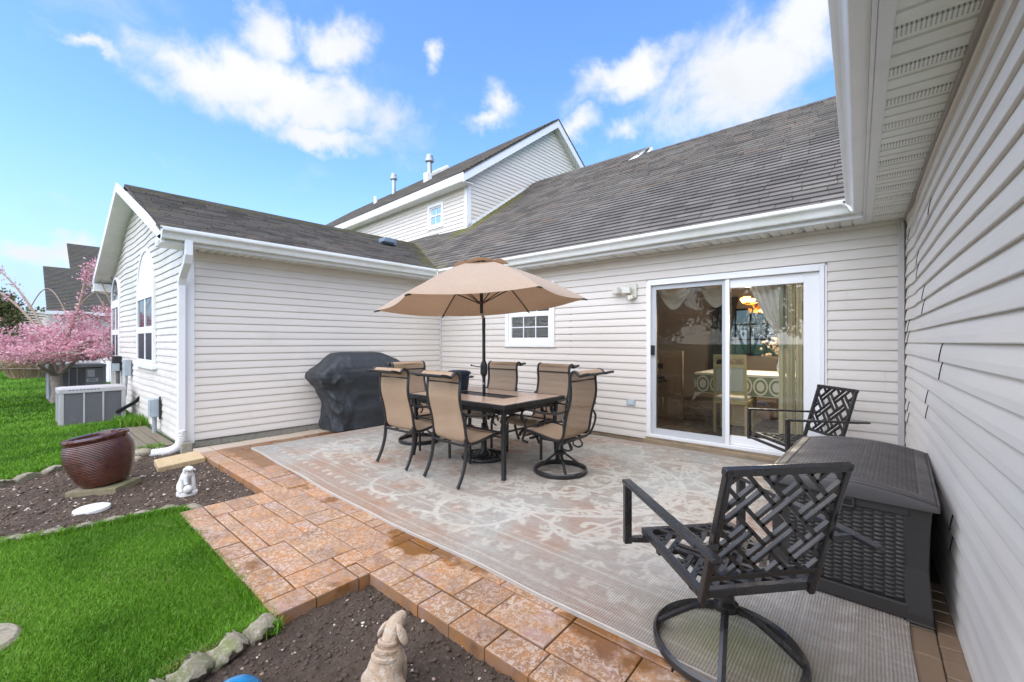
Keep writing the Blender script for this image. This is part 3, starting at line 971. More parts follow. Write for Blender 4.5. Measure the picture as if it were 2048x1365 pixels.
# right wing roof above the gutter
t = MB(); ru = Vector((dR.x, dR.y, 0)); rn = Vector((nR.x, nR.y, 0)); p = Vector((CR[0], CR[1] - .3, 2.665)) + rn * (OVR + .03)
up = -rn * cos(A35) + Vector((0, 0, sin(A35)))
t.add([p, p + ru * 7, p + ru * 7 + up * 3.2, p + up * 3.2], [(0, 1, 2, 3)]); hpart(t, 'roof', M_shingstuff)

# --- upper storey
bz0, bz1 = 3.2, 5.22; BW = 13.0; BG = 6.9; BP = .72
wU = backing('upper_front_wall', BC, fl, -gb_, [(0, 1.02, bz0, bz1), (1.60, BW, bz0, bz1), (1.02, 1.60, bz0, 4.47), (1.02, 1.60, 5.02, bz1)], M_siding)
siding(wU, BC, fl, -gb_, BW, 3.75, bz1, cutseg(BW, [(1.0, 1.62, 4.45, 5.04)]), M_siding, step=1.5, seams=lapseams(3))
wV = backing('upper_gable_wall', BC, gb_, -fl, [], M_siding, poly=[(0, bz0), (BG, bz0), (BG, bz1 + .22), (BG / 2, bz1 + .22 + BG / 2 * BP), (0, bz1 + .22)])


def useg(z):
    if z <= bz1 + .225: return [(0.0, BG)]
    q = (z - bz1 - .225) / BP
    return [(q, BG - q)] if q < BG / 2 - .03 else []


siding(wV, BC, gb_, -fl, BG, 4.05, bz1 + .22 + BG / 2 * BP, useg, M_siding, step=1.5)
t = MB(); board(t, BC, fl, -gb_, -.02, .10, bz0, bz1, 0, .022); board(t, BC, gb_, -fl, -.022, .10, bz0, bz1, 0, .022); hpart(t, 'corner_post', M_trim)
# eave: fascia and soffit along the front, rakes on the gable
EO = .30; RK = .20
t = MB(); board(t, BC, fl, -gb_, -RK - .02, BW, bz1 + .02, bz1 + .21, EO, EO + .025); hpart(t, 'fascia', M_trim)
t = MB(); board(t, BC, fl, -gb_, -RK, BW, bz1, bz1 + .018, 0, EO + .02); hpart(t, 'soffit', M_trim_old)
ez = bz1 + .21; rise = (BG / 2 + EO) * BP
t = MB()
for sg in (0, 1):
    a_ = BC - fl * (RK + .022) + gb_ * (-EO - .02 if sg == 0 else BG + EO) + Vector((0, 0, ez)); b_ = BC - fl * (RK + .022) + gb_ * (BG / 2) + Vector((0, 0, ez + rise))
    dn = Vector((0, 0, -.24)); k = fl * .022
    t.add([a_, b_, b_ + dn, a_ + dn, a_ + k, b_ + k, b_ + dn + k, a_ + dn + k], [(0, 1, 2, 3), (7, 6, 5, 4), (0, 4, 5, 1), (1, 5, 6, 2), (2, 6, 7, 3), (3, 7, 4, 0)])
hpart(t, 'rake_board', M_trim)
t = MB()
for sg in (0, 1):
    a_ = BC - fl * RK + gb_ * (-EO if sg == 0 else BG + EO) + Vector((0, 0, ez - .2)); b_ = BC - fl * RK + gb_ * (BG / 2) + Vector((0, 0, ez + rise - .2))
    k = fl * RK; u = Vector((0, 0, .02))
    t.add([a_, b_, b_ + k, a_ + k, a_ + u, b_ + u, b_ + k + u, a_ + k + u], [(3, 2, 1, 0), (4, 5, 6, 7), (0, 1, 5, 4)])
hpart(t, 'rake_soffit', M_trim_old)
bp = BC - fl * (RK + .04) - gb_ * (EO + .03) + Vector((0, 0, ez)); ab = math.atan(BP)
shingle_roof(bp + fl * 13.1, -fl, gb_ * cos(ab) + Vector((0, 0, sin(ab))), 13.1, (BG / 2 + EO) / cos(ab), lambda c: True, 0, lambda c: .12, seed=3)
p_ = BC - fl * (RK + .04) + gb_ * (BG / 2) + Vector((0, 0, ez + rise)); q_ = BC - fl * (RK + .04) + gb_ * (BG + EO + .03) + Vector((0, 0, ez))
t = MB(); t.add([p_, q_, q_ + fl * 13.1, p_ + fl * 13.1] + [x + Vector((0, 0, .03)) for x in (p_, q_, q_ + fl * 13.1, p_ + fl * 13.1)], [(4, 5, 6, 7), (0, 4, 7, 3), (0, 1, 5, 4)]); hpart(t, 'roof', M_shingstuff)
# small window in the upper wall
wf = sash_window(BC, fl, -gb_, 1.02, 1.60, 4.47, 5.02, 2, 1, fwid=.035)
t = MB(); board(t, BC, fl, -gb_, 1.04, 1.58, 4.49, 5.0, -.06, -.05); hpart(t, 'blind', mk('window_blind', (.26, .34, .38), .5), wf)
# step flashing where the gable meets the roof
t = MB(); a_ = BC - fl * .012 - gb_ * .05; b_ = BC - fl * .012 + gb_ * 2.1
t.bar((a_.x, a_.y, mainz(a_.x, a_.y) + .05), (b_.x, b_.y, mainz(b_.x, b_.y) + .05), .02, .06)
hpart(t, 'step_flashing', M_trim)

# --- downspout at the outer corner, with its elbows
t = MB()
c0 = Vector((CO[0] + .03, CO[1] - .055, 0))
pts = [(CO[0] + .40, CO[1] - .06, ZS + .05), (CO[0] + .40, CO[1] - .06, ZS - .12), (CO[0] + .35, CO[1] - .06, ZS - .20), (CO[0] + .12, CO[1] - .06, ZS - .36), (CO[0] + .06, CO[1] - .06, ZS - .46), (CO[0] + .055, CO[1] - .06, .14)]
t.tube(pts, .057, n=4, flat=.82); ds = hpart(t, 'downspout', M_trim, bevel=.008)
for zz in (ZS - .22, ZS - .40, .95):
    pass

# --- roof vents (parts of the house)
M_galv = mk('galvanised', (.42, .45, .46), .45, metal=.6, var=[(8, (.33, .35, .36), .5, .7)])
for (x, y, z, h) in ((-11.57, 9.23, 6.72, 1.02), (-15.57, 10.5, 7.45, 1.05)):
    f = MB(); f.tube([(x, y, z - .15), (x, y, z + h - .22)], .085, 14); fo = hpart(f, 'flue', M_galv, smooth=True)
    f = MB(); f.lathe([(.10, z + h - .24), (.15, z + h - .20), (.15, z + h - .12), (.12, z + h - .10), (.125, z + h), (.08, z + h + .04), (0.001, z + h + .05)], 16, (x, y, 0)); hpart(f, 'flue_cap', M_galv, fo, smooth=True)
    f = MB(); f.lathe([(.20, z - .08), (.12, z + .10), (.09, z + .13)], 14, (x, y, 0)); hpart(f, 'flashing_collar', M_trim_old, fo, smooth=True)
f = MB(); f.tube([(-15.49, 9.58, 6.8), (-15.49, 9.58, 7.30)], [.09, .06], 10); hpart(f, 'vent_pipe', M_trim, smooth=True)
f = MB(); f.box((-11.35, 8.98, 6.82), (.22, .2, .38)); hpart(f, 'roof_vent', M_trim, bevel=.02)
sp_ = BC + fl * 5.3 + gb_ * (BG / 2 - .30); f = MB(); f.box((sp_.x, sp_.y, ez + rise - .12), (.62, .5, .14), rot=Matrix.Rotation(math.atan(BP), 3, 'X')); hpart(f, 'skylight', M_trim, bevel=.02)
f = MB(); f.box((-8.27, 5.42, 3.58), (.26, .30, .14)); f.box((-8.18, 5.34, 3.56), (.2, .28, .06)); hpart(f, 'roof_vent', mk('blue_grey_vent', (.16, .21, .26), .5), bevel=.012)
# ------------------------------------------------------------------ ground
LAWN_Z = -.035; SOIL_Z = -.060
M_lawn = mk('lawn_soil', (.030, .075, .012), .9, var=[(6, (.05, .10, .02), .45, .7), (.7, (.022, .055, .010), .5, .7)], bump=[(80, .6, .01)], coords='World')
BED1 = [(-4.10, 1.46), (-6.66, 1.46), (-6.98, 1.25), (-6.95, .80), (-6.80, .36), (-6.42, -.09), (-6.1, -.6), (-4.75, -.6), (-4.50, -.08), (-4.40, .20), (-4.36, .5), (-4.33, .72), (-4.25, .90), (-4.12, .92)]
BED2 = [(-2.20, 1.36), (1.4, 1.36), (1.4, -1.2), (-1.75, -1.2), (-1.95, -.2), (-2.08, .25), (-2.12, .50), (-2.18, .66), (-2.215, .80)]
PATIO_HOLE = [(-4.12, .83), (-2.21, .81), (-2.21, 1.40), (1.2, 1.40), (1.2, 5.6), (-6.6, 5.6), (-6.6, 1.43), (-4.12, 1.43)]


def sheet(name, outer, holes, z, mat, label=None, kind='structure'):
    polys = [[Vector((x, y, 0)) for x, y in outer]] + [[Vector((x, y, 0)) for x, y in h] for h in holes]
    tri = tessellate_polygon(polys)
    vs = [(p.x, p.y, z) for q in polys for p in q]
    mb = MB(); mb.add(vs, tri)
    o = mb.build(name, mat); tag(o, label, None, None, kind)
    return o


ALL_HOLE = [(-4.12, .83), (-4.25, .88)] + [(-4.33, .72), (-4.36, .5), (-4.40, .20), (-4.50, -.08), (-4.75, -.6), (-6.1, -.6), (-6.42, -.09), (-6.80, .36), (-6.95, .80), (-6.98, 1.25), (-6.66, 1.46)] + \
           [(-6.6, 5.6), (1.4, 5.6), (1.4, -1.2), (-1.75, -1.2), (-1.95, -.2), (-2.08, .25), (-2.12, .50), (-2.18, .66), (-2.21, .81)]
sheet('lawn', [(-300, -300), (300, -300), (300, 300), (-300, 300)], [ALL_HOLE], LAWN_Z, M_lawn)
M_soil = mk('garden_soil', (.066, .043, .027), .95, var=[(18, (.085, .060, .043), .45, .7), (3, (.042, .029, .021), .45, .7), (90, (.115, .085, .063), .58, .75)], bump=[(50, .9, .012), (240, .8, .004)], coords='World')
M_clod = mk('soil_clods', (.072, .048, .031), .95, var=[(25, (.095, .070, .052), .45, .7)], bump=[(180, .8, .004)], rnd=.3, coords='World')


def inside(poly, x, y):
    r = np.zeros(np.shape(x), bool); n = len(poly); j = n - 1
    for i in range(n):
        xi, yi = poly[i]; xj, yj = poly[j]
        if yi != yj:
            c = ((yi > y) != (yj > y)) & (x < (xj - xi) * (y - yi) / (yj - yi) + xi)
            r ^= c
        j = i
    return r


def vnoise(x, y, f, seed=0):
    """cheap smooth value noise on arrays"""
    r = np.random.default_rng(seed); T = r.random((64, 64))
    X = x * f; Y = y * f; i = np.floor(X).astype(int); j = np.floor(Y).astype(int); u = X - i; v = Y - j
    u = u * u * (3 - 2 * u); v = v * v * (3 - 2 * v)
    g = lambda a, b: T[a % 64, b % 64]
    return (g(i, j) * (1 - u) + g(i + 1, j) * u) * (1 - v) + (g(i, j + 1) * (1 - u) + g(i + 1, j + 1) * u) * v


def soil_h(x, y):
    return .022 * (vnoise(x, y, 3, 1) - .5) + .020 * (vnoise(x, y, 11, 2) - .5) + .016 * (vnoise(x, y, 32, 3) - .5) + .012 * (vnoise(x, y, 75, 4) - .5)


def soil_bed(name, poly, x0, x1, y0, y1, step, label):
    xs = np.arange(x0, x1, step); ys = np.arange(y0, y1, step)
    X, Y = np.meshgrid(xs, ys, indexing='ij'); Z = SOIL_Z + soil_h(X, Y)
    V = np.stack([X, Y, Z], -1).reshape(-1, 3); F = grid_faces(len(xs), len(ys))
    c = V[F].mean(1); k = inside(poly, c[:, 0], c[:, 1]); F = F[k]
    o = np_mesh(name, V, F, M_soil, smooth=True); o['kind'] = 'structure'
    return o


sheet('subsoil', [(-7.4, -1.3), (1.5, -1.3), (1.5, 5.6), (-7.4, 5.6)], [], -.16, M_soil)
soil_bed('garden_soil', BED1, -7.0, -4.08, -.62, 1.48, .016, '')
soil_bed('garden_soil', BED2, -2.25, .6, -.4, 1.38, .013, '')

_ico = []
def ico(sub=1):
    bm = bmesh.new(); bmesh.ops.create_icosphere(bm, subdivisions=sub, radius=1)
    V = np.array([v.co[:] for v in bm.verts]); F = np.array([[v.index for v in f.verts] for f in bm.faces]); bm.free()
    return V, F


IV, IF = ico(1)


def scatter_lumps(name, poly, bounds, n, rmin, rmax, mat, seed, zoff=.0, flat=.7, power=2.5, attr=True):
    r = np.random.default_rng(seed)
    x = r.uniform(bounds[0], bounds[1], n); y = r.uniform(bounds[2], bounds[3], n); k = inside(poly, x, y); x = x[k]; y = y[k]; n = len(x)
    rad = rmin + (rmax - rmin) * r.random(n) ** power
    sc = rad[:, None] * np.stack([r.uniform(.7, 1.3, n), r.uniform(.7, 1.3, n), r.uniform(.5, 1, n) * flat], 1)
    jit = 1 + r.uniform(-.28, .28, (n, len(IV), 1))
    a = r.uniform(0, 2 * pi, n); V = IV[None] * jit * sc[:, None, :]
    c, s_ = np.cos(a)[:, None], np.sin(a)[:, None]
    X = V[..., 0] * c - V[..., 1] * s_; Y = V[..., 0] * s_ + V[..., 1] * c
    P = np.stack([X + x[:, None], Y + y[:, None], V[..., 2] + (SOIL_Z + soil_h(x, y) + zoff)[:, None]], -1).reshape(-1, 3)
    F = (IF[None] + (np.arange(n) * len(IV))[:, None, None]).reshape(-1, 3)
    o = np_mesh(name, P, F, mat, face_attr={'tone': np.repeat(r.random(n), len(IF))}); o['kind'] = 'stuff'
    return o


scatter_lumps('soil_crumbs', BED1, (-7, -4.1, -.6, 1.46), 8000, .003, .020, M_clod, 1)
scatter_lumps('soil_crumbs', BED2, (-2.22, .3, -.3, 1.36), 12000, .002, .014, M_clod, 2)
M_pebble = mk('pebbles', (.42, .33, .25), .8, bump=[(60, .4, .003)], coords='World')
ramp_attr(M_pebble, 'tone', [(0, (.16, .10, .07, 1)), (.35, (.30, .21, .15, 1)), (.7, (.45, .38, .30, 1)), (1, (.62, .58, .52, 1))])
scatter_lumps('pebbles', BED1, (-7, -4.1, -.6, 1.46), 1300, .004, .015, M_pebble, 3, zoff=.004)
scatter_lumps('pebbles', BED2, (-2.22, .3, -.3, 1.36), 900, .002, .011, M_pebble, 4, zoff=.004)

# --- grass: blades as real faces
M_grass = mk('grass_blades', (.06, .16, .02), .55, spec=.25, coords='World')
ramp_attr(M_grass, 'tone', [(0, (.050, .135, .007, 1)), (.45, (.105, .262, .011, 1)), (.85, (.185, .365, .03, 1)), (.97, (.17, .31, .05, 1)), (1, (.30, .29, .10, 1))])


def grass(name, x, y, h, w, seed, lean=.5, z=LAWN_Z):
    r = np.random.default_rng(seed); n = len(x)
    h = h * r.uniform(.55, 1.3, n); a = r.uniform(0, 2 * pi, n); b = r.uniform(0, 2 * pi, n); ln = r.uniform(.1, 1, n) * lean
    dx = np.cos(b) * h * ln; dy = np.sin(b) * h * ln; wx = np.cos(a) * w / 2; wy = np.sin(a) * w / 2
    z0 = np.full(n, z - .004)
    P = np.stack([np.stack([x - wx, y - wy, z0], 1), np.stack([x + wx, y + wy, z0], 1),
                  np.stack([x + dx * .35 + wx * .8, y + dy * .35 + wy * .8, z0 + h * .6], 1), np.stack([x + dx * .35 - wx * .8, y + dy * .35 - wy * .8, z0 + h * .6], 1),
                  np.stack([x + dx, y + dy, z0 + h * (1 - .25 * ln)], 1)], 1).reshape(-1, 3)
    k = np.arange(n)[:, None] * 5
    F4 = np.concatenate([k + np.array([[0, 1, 2, 3]]), k + np.array([[3, 2, 4, 4]])], 0)
    # triangles only
    T = np.concatenate([k + np.array([[0, 1, 2]]), k + np.array([[0, 2, 3]]), k + np.array([[3, 2, 4]])], 0)
    t = np.clip(.45 + .5 * (vnoise(x, y, .9, 5) - .5) + .6 * (vnoise(x, y, 4, 6) - .5) + r.normal(0, .17, n), 0, .96)
    t[r.random(n) < .012] = 1.0
    dry = vnoise(x, y, 2.3, 8) > .93
    t[dry & (r.random(n) < .4)] = 1.0
    t[(vnoise(x, y, 5.5, 9) > .86) & (r.random(n) < .10)] = .99
    o = np_mesh(name, P, T, M_grass, face_attr={'tone': np.tile(t, 3)}); o['kind'] = 'stuff'
    return o


LAWN_NEAR = [(-4.26, .885), (-2.22, .80), (-2.19, .66), (-2.13, .50), (-2.09, .25), (-1.96, -.2), (-1.75, -.9), (-4.9, -.9), (-4.51, -.08), (-4.41, .20), (-4.37, .5), (-4.34, .72)]
x = RNG.uniform(-4.9, -1.7, 520000); y = RNG.uniform(-.9, .9, 520000); k = inside(LAWN_NEAR, x, y); x, y = x[k], y[k]
d2 = np.hypot(x, y); k = RNG.random(len(x)) < np.clip(2.9 / d2, .35, 1); x, y = x[k], y[k]
grass('grass', x, y, .032, .0024, 21, lean=.85)
# fringe that hangs over the paving and the edging stones
e = RNG.uniform(0, 1, 5200); ex = -4.15 + e * 1.94; ey = .815 + RNG.uniform(-.03, .028, 5200) - .01 * e
grass('grass', ex, ey, .050, .0036, 22, lean=.7)
PL_ = np.array([(-4.25, .90), (-4.33, .72), (-4.36, .5), (-4.40, .20), (-4.50, -.08), (-4.75, -.6)])
def along(pl, n, seed, spread):
    r = np.random.default_rng(seed); seg = r.integers(0, len(pl) - 1, n); t = r.random(n)[:, None]
    p = pl[seg] * (1 - t) + pl[seg + 1] * t + r.normal(0, spread, (n, 2)); return p[:, 0], p[:, 1]
gx, gy = along(PL_, 6500, 5, .028); grass('grass', gx + .05, gy, .052, .004, 23, lean=.7)
gx, gy = along(np.array([(-2.10, .80), (-2.2, .66), (-2.13, .50), (-2.09, .25), (-1.96, -.2)]), 3800, 6, .02); grass('grass', gx - .06, gy, .052, .0036, 24, lean=.8)
# farther lawn, beyond the left bed
LF = [(-40, -14), (-40, 14), (-13.3, 14), (-13.3, 1.5), (-7.0, 1.5), (-7.02, 1.25), (-6.97, .80), (-6.82, .36), (-6.46, -.09), (-6.0, -.9), (-9, -4)]
r_ = RNG.random(340000); dist = 6.0 * (40 / 6.0) ** (r_ ** 1.25); ang = RNG.uniform(radians(78), radians(101), 340000)
x = -np.sin(ang) * dist; y = np.cos(ang) * dist; k = inside(LF, x, y) & ~((x > -9.1) & (x < -6.9) & (y > .80)); x, y, dist = x[k], y[k], dist[k]
near = dist < 11
grass('grass', x[near], y[near], .052, .006, 25, lean=.7)
grass('grass', x[~near], y[~near], .065, .016, 26, lean=.7)

# ------------------------------------------------------------------ patio
def paver_material():
    m = bpy.data.materials.new('paver'); m.use_nodes = True
    nt = m.node_tree; N = nt.nodes; L = nt.links; p = N['Principled BSDF']
    g = N.new('ShaderNodeNewGeometry'); pos = g.outputs['Position']
    oi = N.new('ShaderNodeObjectInfo')
    sc = N.new('ShaderNodeVectorMath'); sc.operation = 'ADD'
    cm = N.new('ShaderNodeCombineXYZ'); mu = N.new('ShaderNodeMath'); mu.operation = 'MULTIPLY'; mu.inputs[1].default_value = 37
    L.new(oi.outputs['Random'], mu.inputs[0]); L.new(mu.outputs[0], cm.inputs[0]); L.new(mu.outputs[0], cm.inputs[2])
    L.new(pos, sc.inputs[0]); L.new(cm.outputs[0], sc.inputs[1]); co = sc.outputs[0]

    sn = N.new('ShaderNodeSeparateXYZ'); L.new(g.outputs['Normal'], sn.inputs[0]); g_nz = sn.outputs[2]

    def nz(s, d=6, r=.6, c=co, dist=0):
        n = N.new('ShaderNodeTexNoise'); n.inputs['Scale'].default_value = s; n.inputs['Detail'].default_value = d; n.inputs['Roughness'].default_value = r
        n.inputs['Distortion'].default_value = dist; L.new(c, n.inputs['Vector']); return n.outputs[0]

    def mrange(x, a, b, c=0, d=1):
        n = N.new('ShaderNodeMapRange'); n.inputs['From Min'].default_value = a; n.inputs['From Max'].default_value = b
        n.inputs['To Min'].default_value = c; n.inputs['To Max'].default_value = d; L.new(x, n.inputs['Value']); return n.outputs[0]

    def mix(f, a, b, mode='MIX'):
        n = N.new('ShaderNodeMixRGB'); n.blend_type = mode
        for i, q in enumerate((f, a, b)):
            if isinstance(q, (int, float)): n.inputs[i].default_value = q
            elif isinstance(q, tuple): n.inputs[i].default_value = q if len(q) == 4 else (*q, 1)
            else: L.new(q, n.inputs[i])
        return n.outputs[0]

    def mth(op, a, b):
        n = N.new('ShaderNodeMath'); n.operation = op; n.use_clamp = True
        for i, q in enumerate((a, b)):
            if isinstance(q, (int, float)): n.inputs[i].default_value = q
            else: L.new(q, n.inputs[i])
        return n.outputs[0]
    big = nz(3.2, 3, .5, dist=.6); mid = nz(9, 5, .6, dist=.8); fine = nz(46, 5, .68, dist=.8); fine2 = nz(150, 3, .6)
    c = mix(mrange(big, .36, .62), (.262, .163, .102), (.315, .176, .078))          # tan to ochre
    c = mix(mrange(mid, .46, .60), c, (.365, .182, .066))                            # orange clouds
    c = mix(mrange(nz(5.5, 4, .6, dist=.4), .52, .68), c, (.31, .205, .165))       # mauve clouds
    c = mix(mrange(nz(4.2, 5, .65, dist=.9), .54, .70), c, (.185, .098, .052))
    rr = N.new('ShaderNodeValToRGB'); e = rr.color_ramp.elements
    e[0].position, e[0].color = 0, (.80, .74, .70, 1); e[1].position, e[1].color = 1, (1.12, .98, .84, 1)
    x = e.new(.5); x.color = (1.0, 1, 1, 1); x = e.new(.75); x.color = (.88, .82, .84, 1); x = e.new(.25); x.color = (1.08, 1.0, .92, 1)
    L.new(oi.outputs['Random'], rr.inputs[0]); c = mix(1.0, c, rr.outputs[0], 'MULTIPLY')
    # pale efflorescence speckle; less of it where the paving is wet, near the rug
    patch = mrange(nz(2.1, 4, .6, pos), .38, .60)
    speck = mth('MULTIPLY', mrange(fine, .495, .545), mth('ADD', mrange(big, .34, .6, .35, 1), .0))
    sp = N.new('ShaderNodeSeparateXYZ'); L.new(pos, sp.inputs[0])
    tx = mrange(sp.outputs[1], 1.48, 1.92, 0, .72)
    wetn = mth('ADD', mrange(nz(1.9, 5, .55, pos), .48, .66, 0, .75), tx)
    left = mrange(sp.outputs[0], -5.6, -5.9, 0, .32)
    wet = mrange(mth('ADD', wetn, left), .50, .74)
    drystrip = mrange(sp.outputs[0], -6.12, -6.20)                                   # kept dry by the eaves
    drywav = mrange(mth('ADD', sp.outputs[1], 0), 0, 1)
    dry = mth('MULTIPLY', drystrip, 1.0)
    wet = mth('MULTIPLY', wet, mth('SUBTRACT', 1.0, dry))
    speck2 = mth('MULTIPLY', speck, mth('SUBTRACT', 1.0, mth('MULTIPLY', wet, .9)))
    flat = mrange(g_nz, .5, .9)
    c = mix(mth('MULTIPLY', mth('MULTIPLY', speck2, .66), flat), c, (.52, .42, .335))
    c = mix(mth('MULTIPLY', dry, .85), c, (.50, .425, .335))
    wetc = mix(.55, c, (.30, .135, .05))
    hs = N.new('ShaderNodeHueSaturation'); hs.inputs['Value'].default_value = .62; hs.inputs['Saturation'].default_value = 1.12; L.new(wetc, hs.inputs['Color'])
    c = mix(wet, c, hs.outputs[0])
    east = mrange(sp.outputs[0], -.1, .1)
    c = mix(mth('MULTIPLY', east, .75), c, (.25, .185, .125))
    L.new(c, p.inputs['Base Color'])
    ro = N.new('ShaderNodeMapRange'); L.new(wet, ro.inputs['Value']); ro.inputs['To Min'].default_value = .62; ro.inputs['To Max'].default_value = .22
    L.new(ro.outputs[0], p.inputs['Roughness'])
    b = N.new('ShaderNodeBump'); b.inputs['Strength'].default_value = .55; b.inputs['Distance'].default_value = .006
    hh = mth('ADD', mth('MULTIPLY', mid, .6), mth('MULTIPLY', fine, .3)); L.new(hh, b.inputs['Height'])
    L.new(b.outputs[0], p.inputs['Normal'])
    return m


M_paver = paver_material()
M_joint = mk('joint_sand', (.07, .052, .035), .95, var=[(9, (.05, .055, .03), .5, .7)], bump=[(200, .6, .003)], coords='World')
M_paverflank = M_paver
base = MB(); base.prism([(-4.09, .85), (-2.235, .84), (-2.235, 1.355), (1.2, 1.345), (1.2, 5.48), (-6.62, 5.48), (-6.50, 1.47), (-4.09, 1.46)], -.15, -.012)
patio = base.build('patio', M_joint); patio['kind'] = 'structure'
prs = random.Random(12)


def paver(x0, x1, y0, y1, t=.08, gap=.0029, jit=True):
    mb = MB(); j = lambda: prs.uniform(-.0025, .0025) if jit else 0
    n = 1
    q = [(x0 + gap + j(), y0 + gap + j()), (x1 - gap + j(), y0 + gap + j()), (x1 - gap + j(), y1 - gap + j()), (x0 + gap + j(), y1 - gap + j())]
    dz = prs.uniform(-.003, .0015); i = .0055
    cx = (x0 + x1) / 2; cy = (y0 + y1) / 2
    sh = lambda p, k: (p[0] + (k if p[0] < cx else -k), p[1] + (k if p[1] < cy else -k))
    vs = [(*p, -t) for p in q] + [(*p, -i + dz) for p in q] + [(*sh(p, i * .35), -i * .3 + dz) for p in q] + [(*sh(p, i), dz + prs.uniform(-.001, .001)) for p in q]
    fs = []
    for L_ in range(3):
        for e in range(4): fs.append((L_ * 4 + e, L_ * 4 + (e + 1) % 4, L_ * 4 + 4 + (e + 1) % 4, L_ * 4 + 4 + e))
    fs.append((12, 13, 14, 15))
    mb.add(vs, fs)
    o = mb.build('paver', M_paver, patio)
    return o


# soldier row beside the lawn
xs = [-4.12, -3.90, -3.655, -3.43, -3.21, -2.985, -2.74, -2.55, -2.365]
for a, b in zip(xs[:-1], xs[1:]): paver(a, b, .828 - .006 * (a + 4.1), .982, .12)
for a, b in ((.812, 1.02), (1.02, 1.262), (1.262, 1.335)): paver(-2.365, -2.205, a, b, .13)
paver(-4.12, -3.83, .985, 1.13); paver(-4.12, -3.83, 1.13, 1.30); paver(-4.12, -3.81, 1.30, 1.42, .12)
for q in ((-3.83, -3.46, .985, 1.08), (-3.46, -2.995, .985, 1.08), (-3.83, -3.47, 1.08, 1.31), (-3.47, -2.995, 1.08, 1.31), (-3.81, -3.56, 1.31, 1.42), (-3.56, -3.24, 1.31, 1.42), (-3.24, -3.02, 1.31, 1.42),
          (-2.995, -2.54, .985, 1.17), (-3.02, -2.54, 1.17, 1.42), (-2.54, -2.365, .985, 1.27), (-2.54, -2.375, 1.27, 1.42), (-2.375, -2.205, 1.335, 1.49)):
    paver(*q)
# border rows: along the near edge and along the left bed
e = -2.205
for w in (.21, .24, .235, .235, .24, .235, .24, .235, .24, .235, .24): paver(e, e + w, 1.322, 1.486, .13); e += w
e = -6.46
for w in (.62, .42, .74, .56): paver(e, min(e + w, -4.12), 1.435 + .012 * (e + 6.46) / 2.3, 1.60, .13); e += w
MOD = .1155


def ashlar(x0, x1, y0, y1, seed, sizes=((2, 2), (3, 2), (2, 1), (4, 2), (3, 3), (1, 2), (4, 3)), keep=lambda a, b, c, d: True):
    r = random.Random(seed); nx = int(round((x1 - x0) / MOD)); ny = int(round((y1 - y0) / MOD)); G_ = [[0] * ny for _ in range(nx)]
    sx = (x1 - x0) / nx; sy = (y1 - y0) / ny
    for i in range(nx):
        for j in range(ny):
            if G_[i][j]: continue
            opt = [s for s in sizes if i + s[0] <= nx and j + s[1] <= ny and not any(G_[i + a][j + b] for a in range(s[0]) for b in range(s[1]))]
            s = r.choice(opt) if opt else (1, 1)
            for a in range(s[0]):
                for b in range(s[1]): G_[i + a][j + b] = 1
            q = (x0 + i * sx, x0 + (i + s[0]) * sx, y0 + j * sy, y0 + (j + s[1]) * sy)
            if keep(*q): paver(*q, .05)


ashlar(-4.12, -2.375, 1.42, 1.91, 4)
ashlar(-2.375, .32, 1.49, 1.955, 8)
ashlar(-5.75, -4.12, 1.605, 2.05, 5)
ashlar(-6.47, -5.75, 1.605, 5.0, 6)
ashlar(.02, .33, 1.955, 3.3, 7, sizes=((2, 2), (2, 1), (1, 1), (2, 3)))
# yellow slab bridging the bed beside the foundation
t = MB(); t.prism([(-6.20, 1.02), (-5.76, .985), (-5.87, 1.43), (-6.32, 1.45)], -.07, .0)
o = t.build('stepping_slab', mk('sandstone', (.50, .37, .20), .75, var=[(12, (.42, .29, .14), .45, .7), (50, (.58, .46, .29), .5, .7)], bump=[(40, .5, .005)], coords='World'), bevel=.01)
tag(o, 'yellow sandstone slab lying flat between the planting bed and the house corner', 'stone')


# ------------------------------------------------------------------ edging stones
M_edging = mk('edging_concrete', (.25, .215, .15), .85, var=[(14, (.15, .135, .095), .42, .64), (6, (.17, .19, .07), .50, .68), (60, (.36, .33, .27), .5, .75)], bump=[(50, .8, .006)], rnd=.12, coords='World')


def edging(p, ang, w, label, group, h=.10, tilt=0):
    """a scalloped concrete edging stone: a half round standing in the ground"""
    n = 12; prof = [(-w / 2, -.10)] + [(-w / 2 + w * i / n, .012 + h * .42 * sin(pi * i / n) ** .7) for i in range(n + 1)] + [(w / 2, -.10)]
    mb = MB(); vs = []
    for dy in (-.042, .042):
        for s, z in prof: vs.append((s, dy, z))
    N_ = len(prof)
    er = random.Random(int(p[0] * 100) + int(p[1] * 1000)); vs = [(x + er.uniform(-.002, .002), y + er.uniform(-.004, .004), z + er.uniform(-.0025, .0015)) for x, y, z in vs]
    fs = [tuple(range(N_ - 1, -1, -1)), tuple(range(N_, 2 * N_))] + [(i, i + 1, N_ + i + 1, N_ + i) for i in range(N_ - 1)]
    mb.add(vs, fs)
    o = mb.build('edging_stone', M_edging, bevel=.016, smooth=True, angle=70)
    o.location = (p[0], p[1], LAWN_Z - .01); o.rotation_euler = (tilt, 0, ang)
    return tag(o, label, 'edging stone', group)


